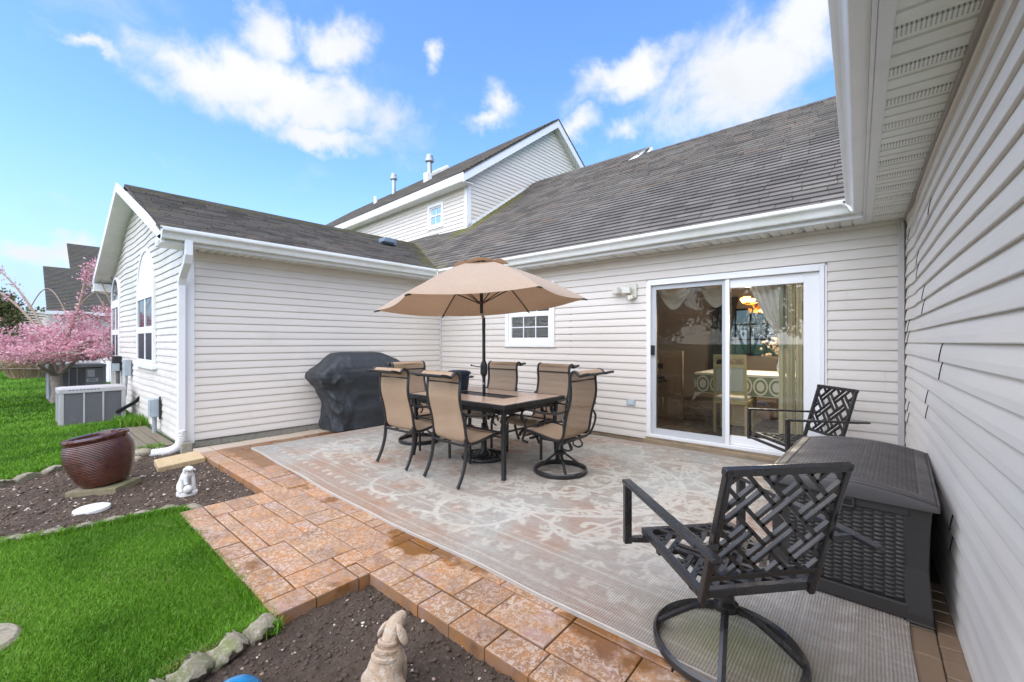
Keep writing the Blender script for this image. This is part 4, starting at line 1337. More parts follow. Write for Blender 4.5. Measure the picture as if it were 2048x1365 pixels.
ED1 = [(-4.22, .93), (-4.33, .80), (-4.35, .64), (-4.365, .48), (-4.37, .33), (-4.41, .17), (-4.46, .0), (-4.53, -.17)]
lab1 = ['mossy scalloped edging stone touching the corner of the walkway, beside the white dog statue bed', 'scalloped edging stone second from the walkway corner along the left bed', 'large pale scalloped edging stone third from the walkway, along the left bed',
        'scalloped edging stone midway between walkway and picture edge, left bed', 'scalloped edging stone nearest the white oval stepping stone', 'low grassy edging stone just left of the oval stepping stone', 'edging stone almost buried in grass, next to last at the left picture edge', 'edging stone at the far left end of the near side of the bed']
for i, p in enumerate(ED1):
    q = ED1[min(i + 1, len(ED1) - 1)]; p_ = ED1[max(i - 1, 0)]
    edging(p, atan2(q[1] - p_[1], q[0] - p_[0]), .165, lab1[i], 'scalloped edging stones round the beds', tilt=.05)
ED2 = [(-2.205, .755), (-2.165, .61), (-2.13, .47), (-2.085, .32)]
lab2 = ['broad lichened edging stone against the walkway corner, near bed', 'edging stone second from the walkway along the near bed, leaning', 'tilted edging stone third from the walkway, near bed', 'rounded edging stone beside the blue ball at the bottom of the picture']
for i, p in enumerate(ED2):
    q = ED2[min(i + 1, 3)]; p_ = ED2[max(i - 1, 0)]
    edging(p, atan2(q[1] - p_[1], q[0] - p_[0]) + .15, .175, lab2[i], 'scalloped edging stones round the beds', h=.135, tilt=-.42)
ED3 = [(-6.93, .95), (-6.90, .72), (-6.80, .50), (-6.68, .28), (-6.52, .08), (-6.38, -.10), (-6.25, -.28)]
lab3 = ['edging stone behind the brown pot, nearest the downspout', 'edging stone half hidden behind the brown pot', 'brownish edging stone just left of the brown pot', 'second edging stone left of the pot, along the far lawn', 'third edging stone left of the pot, along the far lawn', 'dark round edging stone by the left picture edge', 'last edging stone at the left picture edge, far side of the bed']
for i, p in enumerate(ED3):
    q = ED3[min(i + 1, 6)]; p_ = ED3[max(i - 1, 0)]
    edging(p, atan2(q[1] - p_[1], q[0] - p_[0]), .22, lab3[i], 'scalloped edging stones round the beds', h=.09)

# oval stepping stone, lawn stone, brick stand
t = MB(); t.lathe([(.001, .010), (.105, .010), (.120, .003), (.122, -.02), (.001, -.02)], 36); o = t.build('stepping_stone', mk('white_cast_stone', (.66, .65, .62), .75, var=[(30, (.45, .44, .41), .55, .72), (9, (.58, .57, .54), .5, .7)], bump=[(45, 1.0, .008)]), smooth=True)
o.location = (-4.90, .41, SOIL_Z + .022); o.scale = (1.0, .95, 1); o.rotation_euler = (.03, -.03, 0)
tag(o, 'white oval decorative stepping stone lying flat in the dark soil', 'stepping stone')
t = MB(); t.lathe([(.001, .012), (.12, .010), (.135, -.004), (.136, -.03)], 20); o = t.build('lawn_stone', M_edging, smooth=True); o.location = (-3.03, -.10, LAWN_Z + .022); o.scale = (1.15, .9, 1)
tag(o, 'grey flat stone sunk in the lawn at the lower left picture edge', 'stepping stone')
# ------------------------------------------------------------------ rug
RX0, RX1, RY0, RY1 = -5.872, .152, 1.775, 5.36
CS = .0086
NU = int((RX1 - RX0) / CS); NV = int((RY1 - RY0) / CS)
RP = np.zeros((NU, NV), np.float32)      # cream figure
RB = np.zeros((NU, NV), np.float32)      # brown figure


def stamp(A, x, y, r, val=1.0, ex=1.0, ang=0.0):
    m = r * max(ex, 1) + CS
    i0, i1 = int(max(0, (x - m) / CS)), int(min(NU - 1, (x + m) / CS)); j0, j1 = int(max(0, (y - m) / CS)), int(min(NV - 1, (y + m) / CS))
    if i1 <= i0 or j1 <= j0: return
    I, J = np.meshgrid(np.arange(i0, i1 + 1) * CS - x, np.arange(j0, j1 + 1) * CS - y, indexing='ij')
    c, s = cos(ang), sin(ang); a = (I * c + J * s) / ex; b = -I * s + J * c
    d = np.sqrt(a * a + b * b); v = np.clip((r - d) / (.008) + .5, 0, 1) * val
    A[i0:i1 + 1, j0:j1 + 1] = np.maximum(A[i0:i1 + 1, j0:j1 + 1], v)


def curve(A, pts, r0, r1=None, val=1.0):
    r1 = r0 if r1 is None else r1; n = len(pts)
    for k in range(n - 1):
        (xa, ya), (xb, yb) = pts[k], pts[k + 1]; m = max(1, int(math.hypot(xb - xa, yb - ya) / .010))
        for q in range(m):
            t = q / m; f = (k + t) / (n - 1); stamp(A, xa + (xb - xa) * t, ya + (yb - ya) * t, r0 + (r1 - r0) * f, val)


def leafscroll(cx, cy, R, ph, sgn, turns=1.35, w=.022, leaf=True):
    pts = []
    for k in range(46):
        t = k / 45; a = ph + sgn * t * turns * 2 * pi; r = R * (1 - t) ** .85 + .02
        pts.append((cx + r * cos(a), cy + r * sin(a)))
    curve(RP, pts, w * .55, w * 1.25)
    if leaf:
        for k in range(1, 34, 3):
            x, y = pts[k]; dx, dy = pts[k + 1][0] - x, pts[k + 1][1] - y; a = atan2(dy, dx) - sgn * (.75 + .2 * (k % 2)); l = R * (.20 + .16 * ((k // 3) % 2)) * (1 - k / 60)
            stamp(RP, x + cos(a) * l * .8, y + sin(a) * l * .8, l * .20, 1, 3.4, a); stamp(RP, x + cos(a + sgn * 2.2) * l * .5, y + sin(a + sgn * 2.2) * l * .5, l * .13, .9, 3.0, a + sgn * 2.2)
    stamp(RB, cx, cy, R * .42)


rr_ = random.Random(5)
W_r, H_r = RX1 - RX0, RY1 - RY0; mx_, my_ = W_r / 2, H_r / 2
# centre medallion
for R_, w_ in ((1.32, .022), (1.20, .010), (.82, .016)):
    pts = [(mx_ + R_ * 1.25 * cos(2 * pi * k / 90), my_ + R_ * .86 * sin(2 * pi * k / 90)) for k in range(91)]
    curve(RP, pts, w_)
for k in range(72):
    a = 2 * pi * k / 72; stamp(RP, mx_ + 1.26 * 1.25 * cos(a), my_ + 1.26 * .86 * sin(a), .020, 1, 2, a + .8)
stampR = [(mx_, my_, .5)]
for k in range(8):
    a = 2 * pi * k / 8 + .2; leafscroll(mx_ + .95 * cos(a), my_ + .62 * sin(a), .26, a + 2, 1 if k % 2 else -1, w=.02)
# mirrored scroll field
seeds = []
for k in range(17):
    for _t in range(40):
        x = rr_.uniform(.6, mx_ - .1); y = rr_.uniform(.55, my_); R = rr_.uniform(.22, .42)
        if ((x - mx_) / 1.62) ** 2 + ((y - my_) / 1.12) ** 2 < 1.0: continue
        if all(math.hypot(x - a, y - b) > (R + c) * .80 for a, b, c in seeds): seeds.append((x, y, R)); break
for (x, y, R) in seeds:
    ph = rr_.uniform(0, 6.28); sg = rr_.choice((-1, 1))
    for fx in (0, 1):
        for fy in (0, 1):
            X_ = W_r - x if fx else x; Y_ = H_r - y if fy else y
            p_ = pi - ph if fx else ph; p_ = -p_ if fy else p_
            leafscroll(X_, Y_, R, p_, sg * (-1 if fx else 1) * (-1 if fy else 1), w=R * .068)
    # connecting stems
for i in range(len(seeds)):
    for j in range(i):
        (xa, ya, ra), (xb, yb, rb) = seeds[i], seeds[j]
        if math.hypot(xa - xb, ya - yb) < 1.0 and rr_.random() < .7:
            for fx in (0, 1):
                for fy in (0, 1):
                    m = lambda x, y: (W_r - x if fx else x, H_r - y if fy else y)
                    curve(RP, [m(xa, ya + ra * .6), m((xa + xb) / 2 + .06, (ya + yb) / 2 + .08), m(xb, yb - rb * .5)], .012)
for k in range(230):
    x = rr_.uniform(.5, mx_); y = rr_.uniform(.5, my_); a = rr_.uniform(0, 6.28); L_ = rr_.uniform(.035, .10)
    for fx in (0, 1):
        for fy in (0, 1):
            X_ = W_r - x if fx else x; Y_ = H_r - y if fy else y; A_ = pi - a if fx else a; A_ = -A_ if fy else A_
            for q in (-.6, 0, .6): stamp(RP, X_ + cos(A_ + q) * L_ * .8, Y_ + sin(A_ + q) * L_ * .8, L_ * .20, .9, 2.6, A_ + q)
# border: two lines and a row of pale leaves
for o_, w_ in ((.40, .008), (.46, .006), (.10, .006)):
    curve(RP, [(o_, o_), (W_r - o_, o_), (W_r - o_, H_r - o_), (o_, H_r - o_), (o_, o_)], w_, val=.7)
k = 0; s_ = .2
while s_ < W_r - .2:
    for yy in (.235, H_r - .235): [stamp(RP, s_ + dx_, yy + .02 * (k % 2) + dy_, r_, .62, 2.0, a_) for dx_, dy_, r_, a_ in ((0, 0, .026, .5 if k % 2 else -.5), (.03, .028, .014, 1.2), (-.032, .02, .013, 2.2), (.01, -.036, .013, -.3))]
    s_ += .135 + .02 * (k % 3); k += 1
s_ = .4
while s_ < H_r - .3:
    for xx in (.235, W_r - .235): stamp(RP, xx, s_, .028, .6, 2.0, 1)
    s_ += .16
XI, YI = np.meshgrid(np.arange(NU) * CS, np.arange(NV) * CS, indexing='ij')
wear = .55 * vnoise(XI, YI, 1.1, 31) + .3 * vnoise(XI, YI, 4, 32) + .25 * vnoise(XI, YI, 17, 33)
streak = vnoise(XI * .5, YI * 6, 6, 34)
fig = RP * np.clip(1.75 - wear * 1.35 - .35 * streak, .25, 1)
brn = np.clip(RB * .7 + (vnoise(XI, YI, 1.7, 35) - .42) * 2.1 + (vnoise(XI, YI, 6, 36) - .5) * 1.1, 0, 1)
lines = .5 + .5 * np.sin(XI * 2 * pi / .0516)
c_base = np.array([.335, .288, .235]); c_grey = np.array([.385, .378, .340]); c_brown = np.array([.345, .205, .135]); c_cream = np.array([.60, .575, .49])
gm = np.clip((vnoise(XI, YI, 1.3, 37) - .35) * 2.2 + (streak - .5) * .7, 0, 1)
gm = np.maximum(gm, np.clip(1 - XI / 1.6, 0, 1) * .85)       # greyer towards the left end
rugc = c_base[None, None] * (1 - gm[..., None]) + c_grey * gm[..., None]
bm_ = (brn * .8 * (1 - .5 * gm))[..., None]; rugc = rugc * (1 - bm_) + c_brown * bm_
fm = (fig * .64)[..., None]; rugc = rugc * (1 - fm) + c_cream * fm
thread = np.clip((vnoise(XI * 1, YI * 9, 9, 38) - .55) * 3, 0, 1) * np.clip((vnoise(XI, YI, 1.2, 39) - .4) * 3, 0, 1)
rugc = rugc * (1 - .35 * thread[..., None]) + c_cream * .35 * thread[..., None]
rugc = rugc * 1.32
rugc *= (.90 + .2 * vnoise(XI, YI, 60, 40))[..., None]
damp = np.clip((vnoise(XI, YI, .8, 41) - .5) * 2, 0, 1); rugc *= (1 - .14 * damp)[..., None]
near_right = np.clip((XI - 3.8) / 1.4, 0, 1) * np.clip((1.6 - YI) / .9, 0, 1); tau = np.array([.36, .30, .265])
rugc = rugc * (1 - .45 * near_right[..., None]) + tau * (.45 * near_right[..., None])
yl = np.exp(-(((XI - 5.4) / .28) ** 2 + ((YI - .26) / .2) ** 2)) * .55      # algae stain under the swivel chair
rugc = rugc * (1 - yl[..., None]) + np.array([.33, .36, .13]) * yl[..., None]


def rug_edge(x): return .008 * np.sin(x * 1.9 + .6) + .006 * np.sin(x * 5.1) + .125 * np.clip(1 - x / 2.9, 0, 1)


# left end of the near edge sits a little farther back, as it lies in the photograph
shear = rug_edge(XI) * np.clip(1 - YI / 1.0, 0, 1)
rz = .010 + .0035 * (vnoise(XI, YI, 2.2, 42)) + .006 * np.clip(1 - YI / .12, 0, 1) * vnoise(XI, YI, 3.1, 43)
V = np.stack([RX0 + XI + .006 * np.sin(YI * 6), RY0 + YI + shear, rz], -1).reshape(-1, 3)
M_rug = bpy.data.materials.new('rug_weave'); M_rug.use_nodes = True


def rug_material():
    nt = M_rug.node_tree; N = nt.nodes; L = nt.links; p = N['Principled BSDF']
    a = N.new('ShaderNodeAttribute'); a.attribute_name = 'print'
    g = N.new('ShaderNodeNewGeometry'); sp = N.new('ShaderNodeSeparateXYZ'); L.new(g.outputs['Position'], sp.inputs[0])

    def mm(op, x, y=None):
        n = N.new('ShaderNodeMath'); n.operation = op
        for i, q in enumerate((x, y)):
            if q is None: continue
            if isinstance(q, (int, float)): n.inputs[i].default_value = q
            else: L.new(q, n.inputs[i])
        return n.outputs[0]
    nz = N.new('ShaderNodeTexNoise'); nz.inputs['Scale'].default_value = 30; L.new(g.outputs['Position'], nz.inputs['Vector'])
    wob = mm('MULTIPLY', nz.outputs[0], .006)
    u = mm('SINE', mm('MULTIPLY', mm('ADD', sp.outputs[0], wob), 2 * pi / .0125)); v = mm('SINE', mm('MULTIPLY', mm('ADD', sp.outputs[1], wob), 2 * pi / .0105))
    h = mm('MULTIPLY', mm('ADD', u, 1), mm('ADD', v, 1.1))
    n2 = N.new('ShaderNodeTexNoise'); n2.inputs['Scale'].default_value = 4; L.new(g.outputs['Position'], n2.inputs['Vector'])
    mr = N.new('ShaderNodeMapRange'); mr.inputs['From Max'].default_value = 4; mr.inputs['To Min'].default_value = .62; mr.inputs['To Max'].default_value = 1.26; L.new(h, mr.inputs['Value'])
    mx = N.new('ShaderNodeMixRGB'); mx.blend_type = 'MULTIPLY'; mx.inputs[0].default_value = 1; L.new(a.outputs['Color'], mx.inputs[1])
    cb = N.new('ShaderNodeCombineXYZ')
    for i in range(3): L.new(mr.outputs[0], cb.inputs[i])
    L.new(cb.outputs[0], mx.inputs[2]); L.new(mx.outputs[0], p.inputs['Base Color'])
    b = N.new('ShaderNodeBump'); b.inputs['Strength'].default_value = .6; b.inputs['Distance'].default_value = .003; L.new(h, b.inputs['Height']); L.new(b.outputs[0], p.inputs['Normal'])
    p.inputs['Roughness'].default_value = .88; p.inputs['Specular IOR Level'].default_value = .2


rug_material()
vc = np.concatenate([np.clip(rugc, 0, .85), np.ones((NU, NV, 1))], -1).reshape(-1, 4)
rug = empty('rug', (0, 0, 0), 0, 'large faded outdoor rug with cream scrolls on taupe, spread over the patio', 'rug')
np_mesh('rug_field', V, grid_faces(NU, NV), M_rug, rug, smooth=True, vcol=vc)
M_bind = mk('rug_binding', (.46, .42, .36), .85, var=[(30, (.42, .37, .32), .45, .7)], bump=[((150, 150, 150), .7, .003)], coords='World')
Vg = V.reshape(NU, NV, 3)
for nm, line in (('edge_binding', Vg[::9, 0]), ('edge_binding', Vg[0, ::9])):
    mb = MB(); mb.tube([(p[0], p[1], p[2] + .001) for p in line], .0052, 6); mb.build(nm, M_bind, rug, smooth=True)
mb = MB(); e0 = Vg[::9, 0]
vs = []; fs = []
for i, p in enumerate(e0): vs += [(p[0], p[1] - .006, p[2]), (p[0], p[1] - .004, -.003)]
for i in range(len(e0) - 1): fs.append((2 * i, 2 * i + 1, 2 * i + 3, 2 * i + 2))
mb.add(vs, fs); mb.build('edge_binding', M_bind, rug)

# ------------------------------------------------------------------ dining table
M_tile = mk('terracotta_tile', (.56, .385, .27), .30, spec=.5, var=[(7, (.62, .44, .32), .4, .7), (22, (.50, .33, .22), .52, .75)], rnd=.06, coat=.25, coords='World')
M_grate = mk('woven_grate', (.014, .016, .018), .3)
TC = (-3.375, 3.475); TW, TD, TH_ = 1.53, 1.03, .735
table = empty('dining_table', (TC[0], TC[1], 0), 0, 'black metal patio dining table with a square-tiled terracotta top under the umbrella', 'table')
f = MB(); ft = .035
f.box((0, -TD / 2 + ft / 2, TH_ - .022), (TW, ft, .044)); f.box((0, TD / 2 - ft / 2, TH_ - .022), (TW, ft, .044))
f.box((-TW / 2 + ft / 2, 0, TH_ - .022), (ft, TD - 2 * ft, .044)); f.box((TW / 2 - ft / 2, 0, TH_ - .022), (ft, TD - 2 * ft, .044))
f.box((0, 0, TH_ - .030), (TW - 2 * ft, TD - 2 * ft, .012)); f.build('table_frame', M_black2, table, bevel=.008)
iw, idp = TW - 2 * ft, TD - 2 * ft; gw, gd = .82, .235
colsx = [-iw / 2, -gw / 2, 0, gw / 2, iw / 2]
def tile(x0, x1, y0, y1):
    t = MB(); t.box(((x0 + x1) / 2, (y0 + y1) / 2, TH_ - .012), (x1 - x0 - .010, y1 - y0 - .010, .022)); t.build('tile', M_tile, table, bevel=.003)
for a, b in zip(colsx[:-1], colsx[1:]): tile(a, b, -idp / 2, -gd / 2); tile(a, b, gd / 2, idp / 2)
tile(-iw / 2, -gw / 2, -gd / 2, gd / 2); tile(gw / 2, iw / 2, -gd / 2, gd / 2)
g = MB()
n = 26
for i in range(n):
    x = -gw / 2 + gw * (i + .5) / n; g.box((x, 0, TH_ - .012), (gw / n * .52, gd - .01, .006))
for i in range(8):
    y = -gd / 2 + gd * (i + .5) / 8; g.box((0, y, TH_ - .008), (gw - .01, gd / 8 * .52, .006))
for sx in (-1, 1): g.box((sx * (gw / 2 - .006), 0, TH_ - .008), (.012, gd, .018))
for sy in (-1, 1): g.box((0, sy * (gd / 2 - .006), TH_ - .008), (gw, .012, .018))
g.build('centre_grate', M_grate, table)
for sx in (-1, 1):
    for sy in (-1, 1):
        l = MB(); X_, Y_ = sx * (TW / 2 - .075), sy * (TD / 2 - .075)
        l.tube([(X_, Y_, TH_ - .04), (X_, Y_, .62), (X_ - sx * .012, Y_ - sy * .012, .40), (X_ + sx * .004, Y_ + sy * .004, .12), (X_ + sx * .02, Y_ + sy * .02, .012)], .026, 4); l.build('leg', M_black2, table, bevel=.004)
ap = MB()
for sy in (-1, 1): ap.box((0, sy * (TD / 2 - .075), TH_ - .075), (TW - .2, .014, .055)); ap.bar((-TW / 2 + .1, sy * (TD / 2 - .08), .46), (TW / 2 - .1, sy * (TD / 2 - .08), .46), .02, .016)
for sx in (-1, 1): ap.box((sx * (TW / 2 - .075), 0, TH_ - .075), (.014, TD - .2, .055)); ap.bar((sx * (TW / 2 - .08), -TD / 2 + .1, .46), (sx * (TW / 2 - .08), TD / 2 - .1, .46), .02, .016)
ap.build('apron', M_black2, table)
for sx in (-1, 1):
    for sy in (-1, 1):
        q = MB(); pts = []
        for k in range(14):
            a = -pi / 2 + k / 13 * 1.6 * pi; r = .055 * (1 - k / 22)
            pts.append((sx * (TW / 2 - .17 - r * cos(a) * .9), sy * (TD / 2 - .075), TH_ - .16 + r * sin(a)))
        q.tube(pts, .009, 6); q.build('scroll', M_black2, table, smooth=True)

# ------------------------------------------------------------------ umbrella and its stand
M_canvas = mk('tan_canvas', (.47, .36, .265), .85, spec=.15, var=[((30, 30, 30), (.43, .325, .235), .45, .7), (2, (.50, .385, .285), .5, .75)], bump=[(500, .3, .001)], sheen=.2)
nt = M_canvas.node_tree; p = nt.nodes['Principled BSDF']; tr = nt.nodes.new('ShaderNodeBsdfTranslucent'); tr.inputs[0].default_value = (.42, .24, .13, 1)
mx = nt.nodes.new('ShaderNodeMixShader'); mx.inputs[0].default_value = .28; o_ = nt.nodes['Material Output']
nt.links.new(p.outputs[0], mx.inputs[1]); nt.links.new(tr.outputs[0], mx.inputs[2]); nt.links.new(mx.outputs[0], o_.inputs[0])
UC = Vector((-3.424, 3.475, 1.768)); UR = 1.206; UP = -1.37967; UTX, UTY = .0679, .0106
umb = empty('patio_umbrella', (TC[0], TC[1], 0), 0, 'tan six-sided patio umbrella on a black tilting pole through the dining table', 'umbrella')
uo = Vector((TC[0], TC[1], 0))
tilt = lambda x, y: UTX * x + UTY * y
APZ = .505
top_pt = Vector((UC.x, UC.y, UC.z + APZ - .035)); base_pt = Vector((TC[0] + .004, TC[1], .03)); joint = Vector((UC.x + .012, UC.y, 1.66))
m = MB(); m.tube([base_pt - uo, Vector((TC[0] - .004, TC[1], 1.60)) - uo], .019, 14); pole = m.build('pole', M_black, umb, smooth=True)
m = MB(); m.tube([Vector((TC[0] - .004, TC[1], 1.60)) - uo, joint - uo], .0175, 14); m.build('tilt_joint', mk('steel_sleeve', (.45, .44, .42), .3, metal=.9), umb, smooth=True)
m = MB(); m.tube([joint - uo, top_pt - uo], .019, 14); m.build('upper_pole', M_black, umb, smooth=True)
m = MB(); c_ = Vector((TC[0] - .002, TC[1], 1.02)) - uo
m.tube([c_ + Vector((0, 0, -.10)), c_ + Vector((0, 0, -.075)), c_ + Vector((0, 0, -.045)), c_ + Vector((0, 0, .05)), c_ + Vector((0, 0, .08)), c_ + Vector((0, 0, .10))], [.022, .026, .043, .043, .030, .022], 8)
cb = m.build('crank_box', M_black, umb, bevel=.004)
m = MB(); m.tube([c_ + Vector((-.03, -.03, .03)), c_ + Vector((-.065, -.05, .03)), c_ + Vector((-.075, -.055, .035)), c_ + Vector((-.115, -.08, .045))], .006, 8); m.sphere(c_ + Vector((-.12, -.083, .046)), .011); m.build('crank_handle', M_black, cb, smooth=True)
m = MB(); m.tube([c_ + Vector((.0, 0, -.17)), c_ + Vector((.0, 0, -.15))], .0205, 12); m.build('label_ring', mk('grey_ring', (.3, .3, .3), .5), umb, smooth=True)


def canopy(f0, f1, dz, flap, drop=.0):
    """six panels between fractions f0..f1 of the rib length"""
    vs = []; fs = []; n = 10; k = 12
    for s in range(6):
        a0 = UP + s * pi / 3; a1 = a0 + pi / 3; b = len(vs)
        for i in range(n + 1):
            t = f0 + (f1 - f0) * i / n
            for j in range(k + 1):
                q = j / k
                x = UR * t * (cos(a0) * (1 - q) + cos(a1) * q); y = UR * t * (sin(a0) * (1 - q) + sin(a1) * q)
                bow = 4 * q * (1 - q)
                z = APZ * (1 - t ** 1.12) + .035 * sin(pi * t) + dz - bow * .030 * t - bow * flap * max(0, (i - n + 2)) / 2
                sc = 1 - .035 * bow * (1 if i == n and f1 == 1 else 0)
                x *= sc; y *= sc
                vs.append((UC.x + x - uo.x, UC.y + y - uo.y, UC.z + tilt(x, y) + z))
        for i in range(n):
            for j in range(k): fs.append((b + i * (k + 1) + j, b + (i + 1) * (k + 1) + j, b + (i + 1) * (k + 1) + j + 1, b + i * (k + 1) + j + 1))
    m = MB(); m.add(vs, fs); return m
M_seam = mk('canvas_seam', (.40, .285, .195), .85)
for s in range(1): pass
cn = canopy(.20, 1.0, 0, 0).build('canopy', M_canvas, umb, smooth=True, angle=25)
vt = canopy(.015, .27, .022, -.045).build('vent', M_canvas, umb, smooth=True, angle=25)
for s in range(6):
    a = UP + s * pi / 3; m = MB(); pts = []
    for i in range(9):
        t = .03 + .97 * i / 8; x, y = UR * t * cos(a), UR * t * sin(a); pts.append((UC.x + x - uo.x, UC.y + y - uo.y, UC.z + tilt(x, y) + APZ * (1 - t ** 1.12) + .035 * sin(pi * t) - .014))
    m.tube(pts, .0075, 6); rb = m.build('rib', M_black, umb, smooth=True)
    m = MB(); e = Vector(pts[-1]); d_ = Vector((cos(a), sin(a), -.25)); m.tube([e - d_ * .05, e + d_ * .022], [.010, .008], 6); m.build('rib_tip', M_black, rb)
    m = MB(); h = Vector((UC.x - uo.x + .012 * cos(a), UC.y - uo.y + .012 * sin(a), UC.z + .02)); m.tube([h + Vector((.03 * cos(a), .03 * sin(a), 0)), Vector(pts[4])], .0065, 6); m.build('strut', M_black, umb, smooth=True)
m = MB(); m.lathe([(.02, 0), (.045, .005), (.048, .02), (.02, .035)], 14, (UC.x - uo.x, UC.y - uo.y, UC.z)); m.build('runner', mk('runner_brown', (.12, .05, .03), .5), umb, smooth=True)
m = MB(); m.lathe([(.045, 0), (.032, .012), (.016, .045), (.004, .07), (.0005, .072)], 14, (UC.x - uo.x, UC.y - uo.y, UC.z + APZ - .005)); m.build('finial', M_black, umb, smooth=True)

stand = empty('umbrella_stand', (TC[0], TC[1], .012), 0, 'round black cast umbrella stand with pierced scrolls, on the rug under the table', 'umbrella stand')
m = MB(); m.ring((0, 0, .022), .245, .016, 40, 8, h=.02)
for k in range(10):
    a = 2 * pi * k / 10; pts = []
    for i in range(14):
        t = i / 13; q = a + 1.5 * t; r = .235 - .17 * t; pts.append((r * cos(q), r * sin(q), .024 + .03 * t))
    m.tube(pts, .011, 6)
    m.ring((.165 * cos(a + .2), .165 * sin(a + .2), .03), .035, .008, 14, 6)
m.build('base_ring', M_black2, stand, smooth=True)
m = MB(); m.lathe([(.09, .03), (.075, .06), (.04, .09), (.034, .12), (.030, .38), (.034, .385), (.02, .40)], 16); m.build('socket', M_black2, stand, smooth=True)

# blue tub standing on the table behind the second chair
M_blue = mk('blue_plastic', (.012, .028, .060), .4, var=[(5, (.018, .036, .07), .5, .7)])
tub = empty('bucket', (-3.93, 3.60, TH_ + .001), .4, 'dark blue plastic tub with a lid and a side handle, standing on the table', 'tub')
m = MB(); m.lathe([(.001, .0), (.105, .0), (.112, .01), (.132, .19), (.134, .195)], 28); m.build('tub_body', M_blue, tub, smooth=True)
m = MB(); m.lathe([(.134, .196), (.146, .196), (.147, .222), (.138, .232), (.10, .243), (.001, .248)], 28); m.build('lid', M_blue, tub, smooth=True)
m = MB(); m.tube([(.13, -.05, .17), (.17, -.05, .165), (.182, 0, .163), (.17, .05, .165), (.13, .05, .17)], .010, 8); m.build('handle', M_blue, tub, smooth=True)

# ------------------------------------------------------------------ sling chairs
M_sling = mk('tan_sling', (.40, .285, .185), .7, spec=.2, var=[((220, 220, 12), (.34, .235, .15), .42, .7), (2.2, (.44, .32, .215), .5, .75)], bump=[((600, 600, 600), .35, .001)], alpha=.90)
PROF = [(.325, .365), (.318, .395), (.295, .418), (.25, .432), (.15, .425), (.03, .405), (-.09, .385), (-.17, .380), (-.212, .392), (-.236, .425), (-.248, .48), (-.262, .57), (-.285, .66), (-.310, .74), (-.325, .82), (-.325, .90), (-.318, .965), (-.322, 1.015), (-.340, 1.045), (-.372, 1.058), (-.402, 1.046), (-.420, 1.026), (-.440, 1.018), (-.475, 1.030), (-.535, 1.040)]
PROF = [(y * .93 + .03, z * .985) for y, z in PROF]


def smooth_pts(pts, n=3):
    out = []
    P = [Vector(p) for p in pts]
    for i in range(len(P) - 1):
        p0 = P[max(i - 1, 0)]; p1 = P[i]; p2 = P[i + 1]; p3 = P[min(i + 2, len(P) - 1)]
        for k in range(n):
            t = k / n
            out.append(.5 * ((2 * p1) + (p2 - p0) * t + (2 * p0 - 5 * p1 + 4 * p2 - p3) * t * t + (3 * p1 - p0 - 3 * p2 + p3) * t ** 3))
    out.append(P[-1]); return out


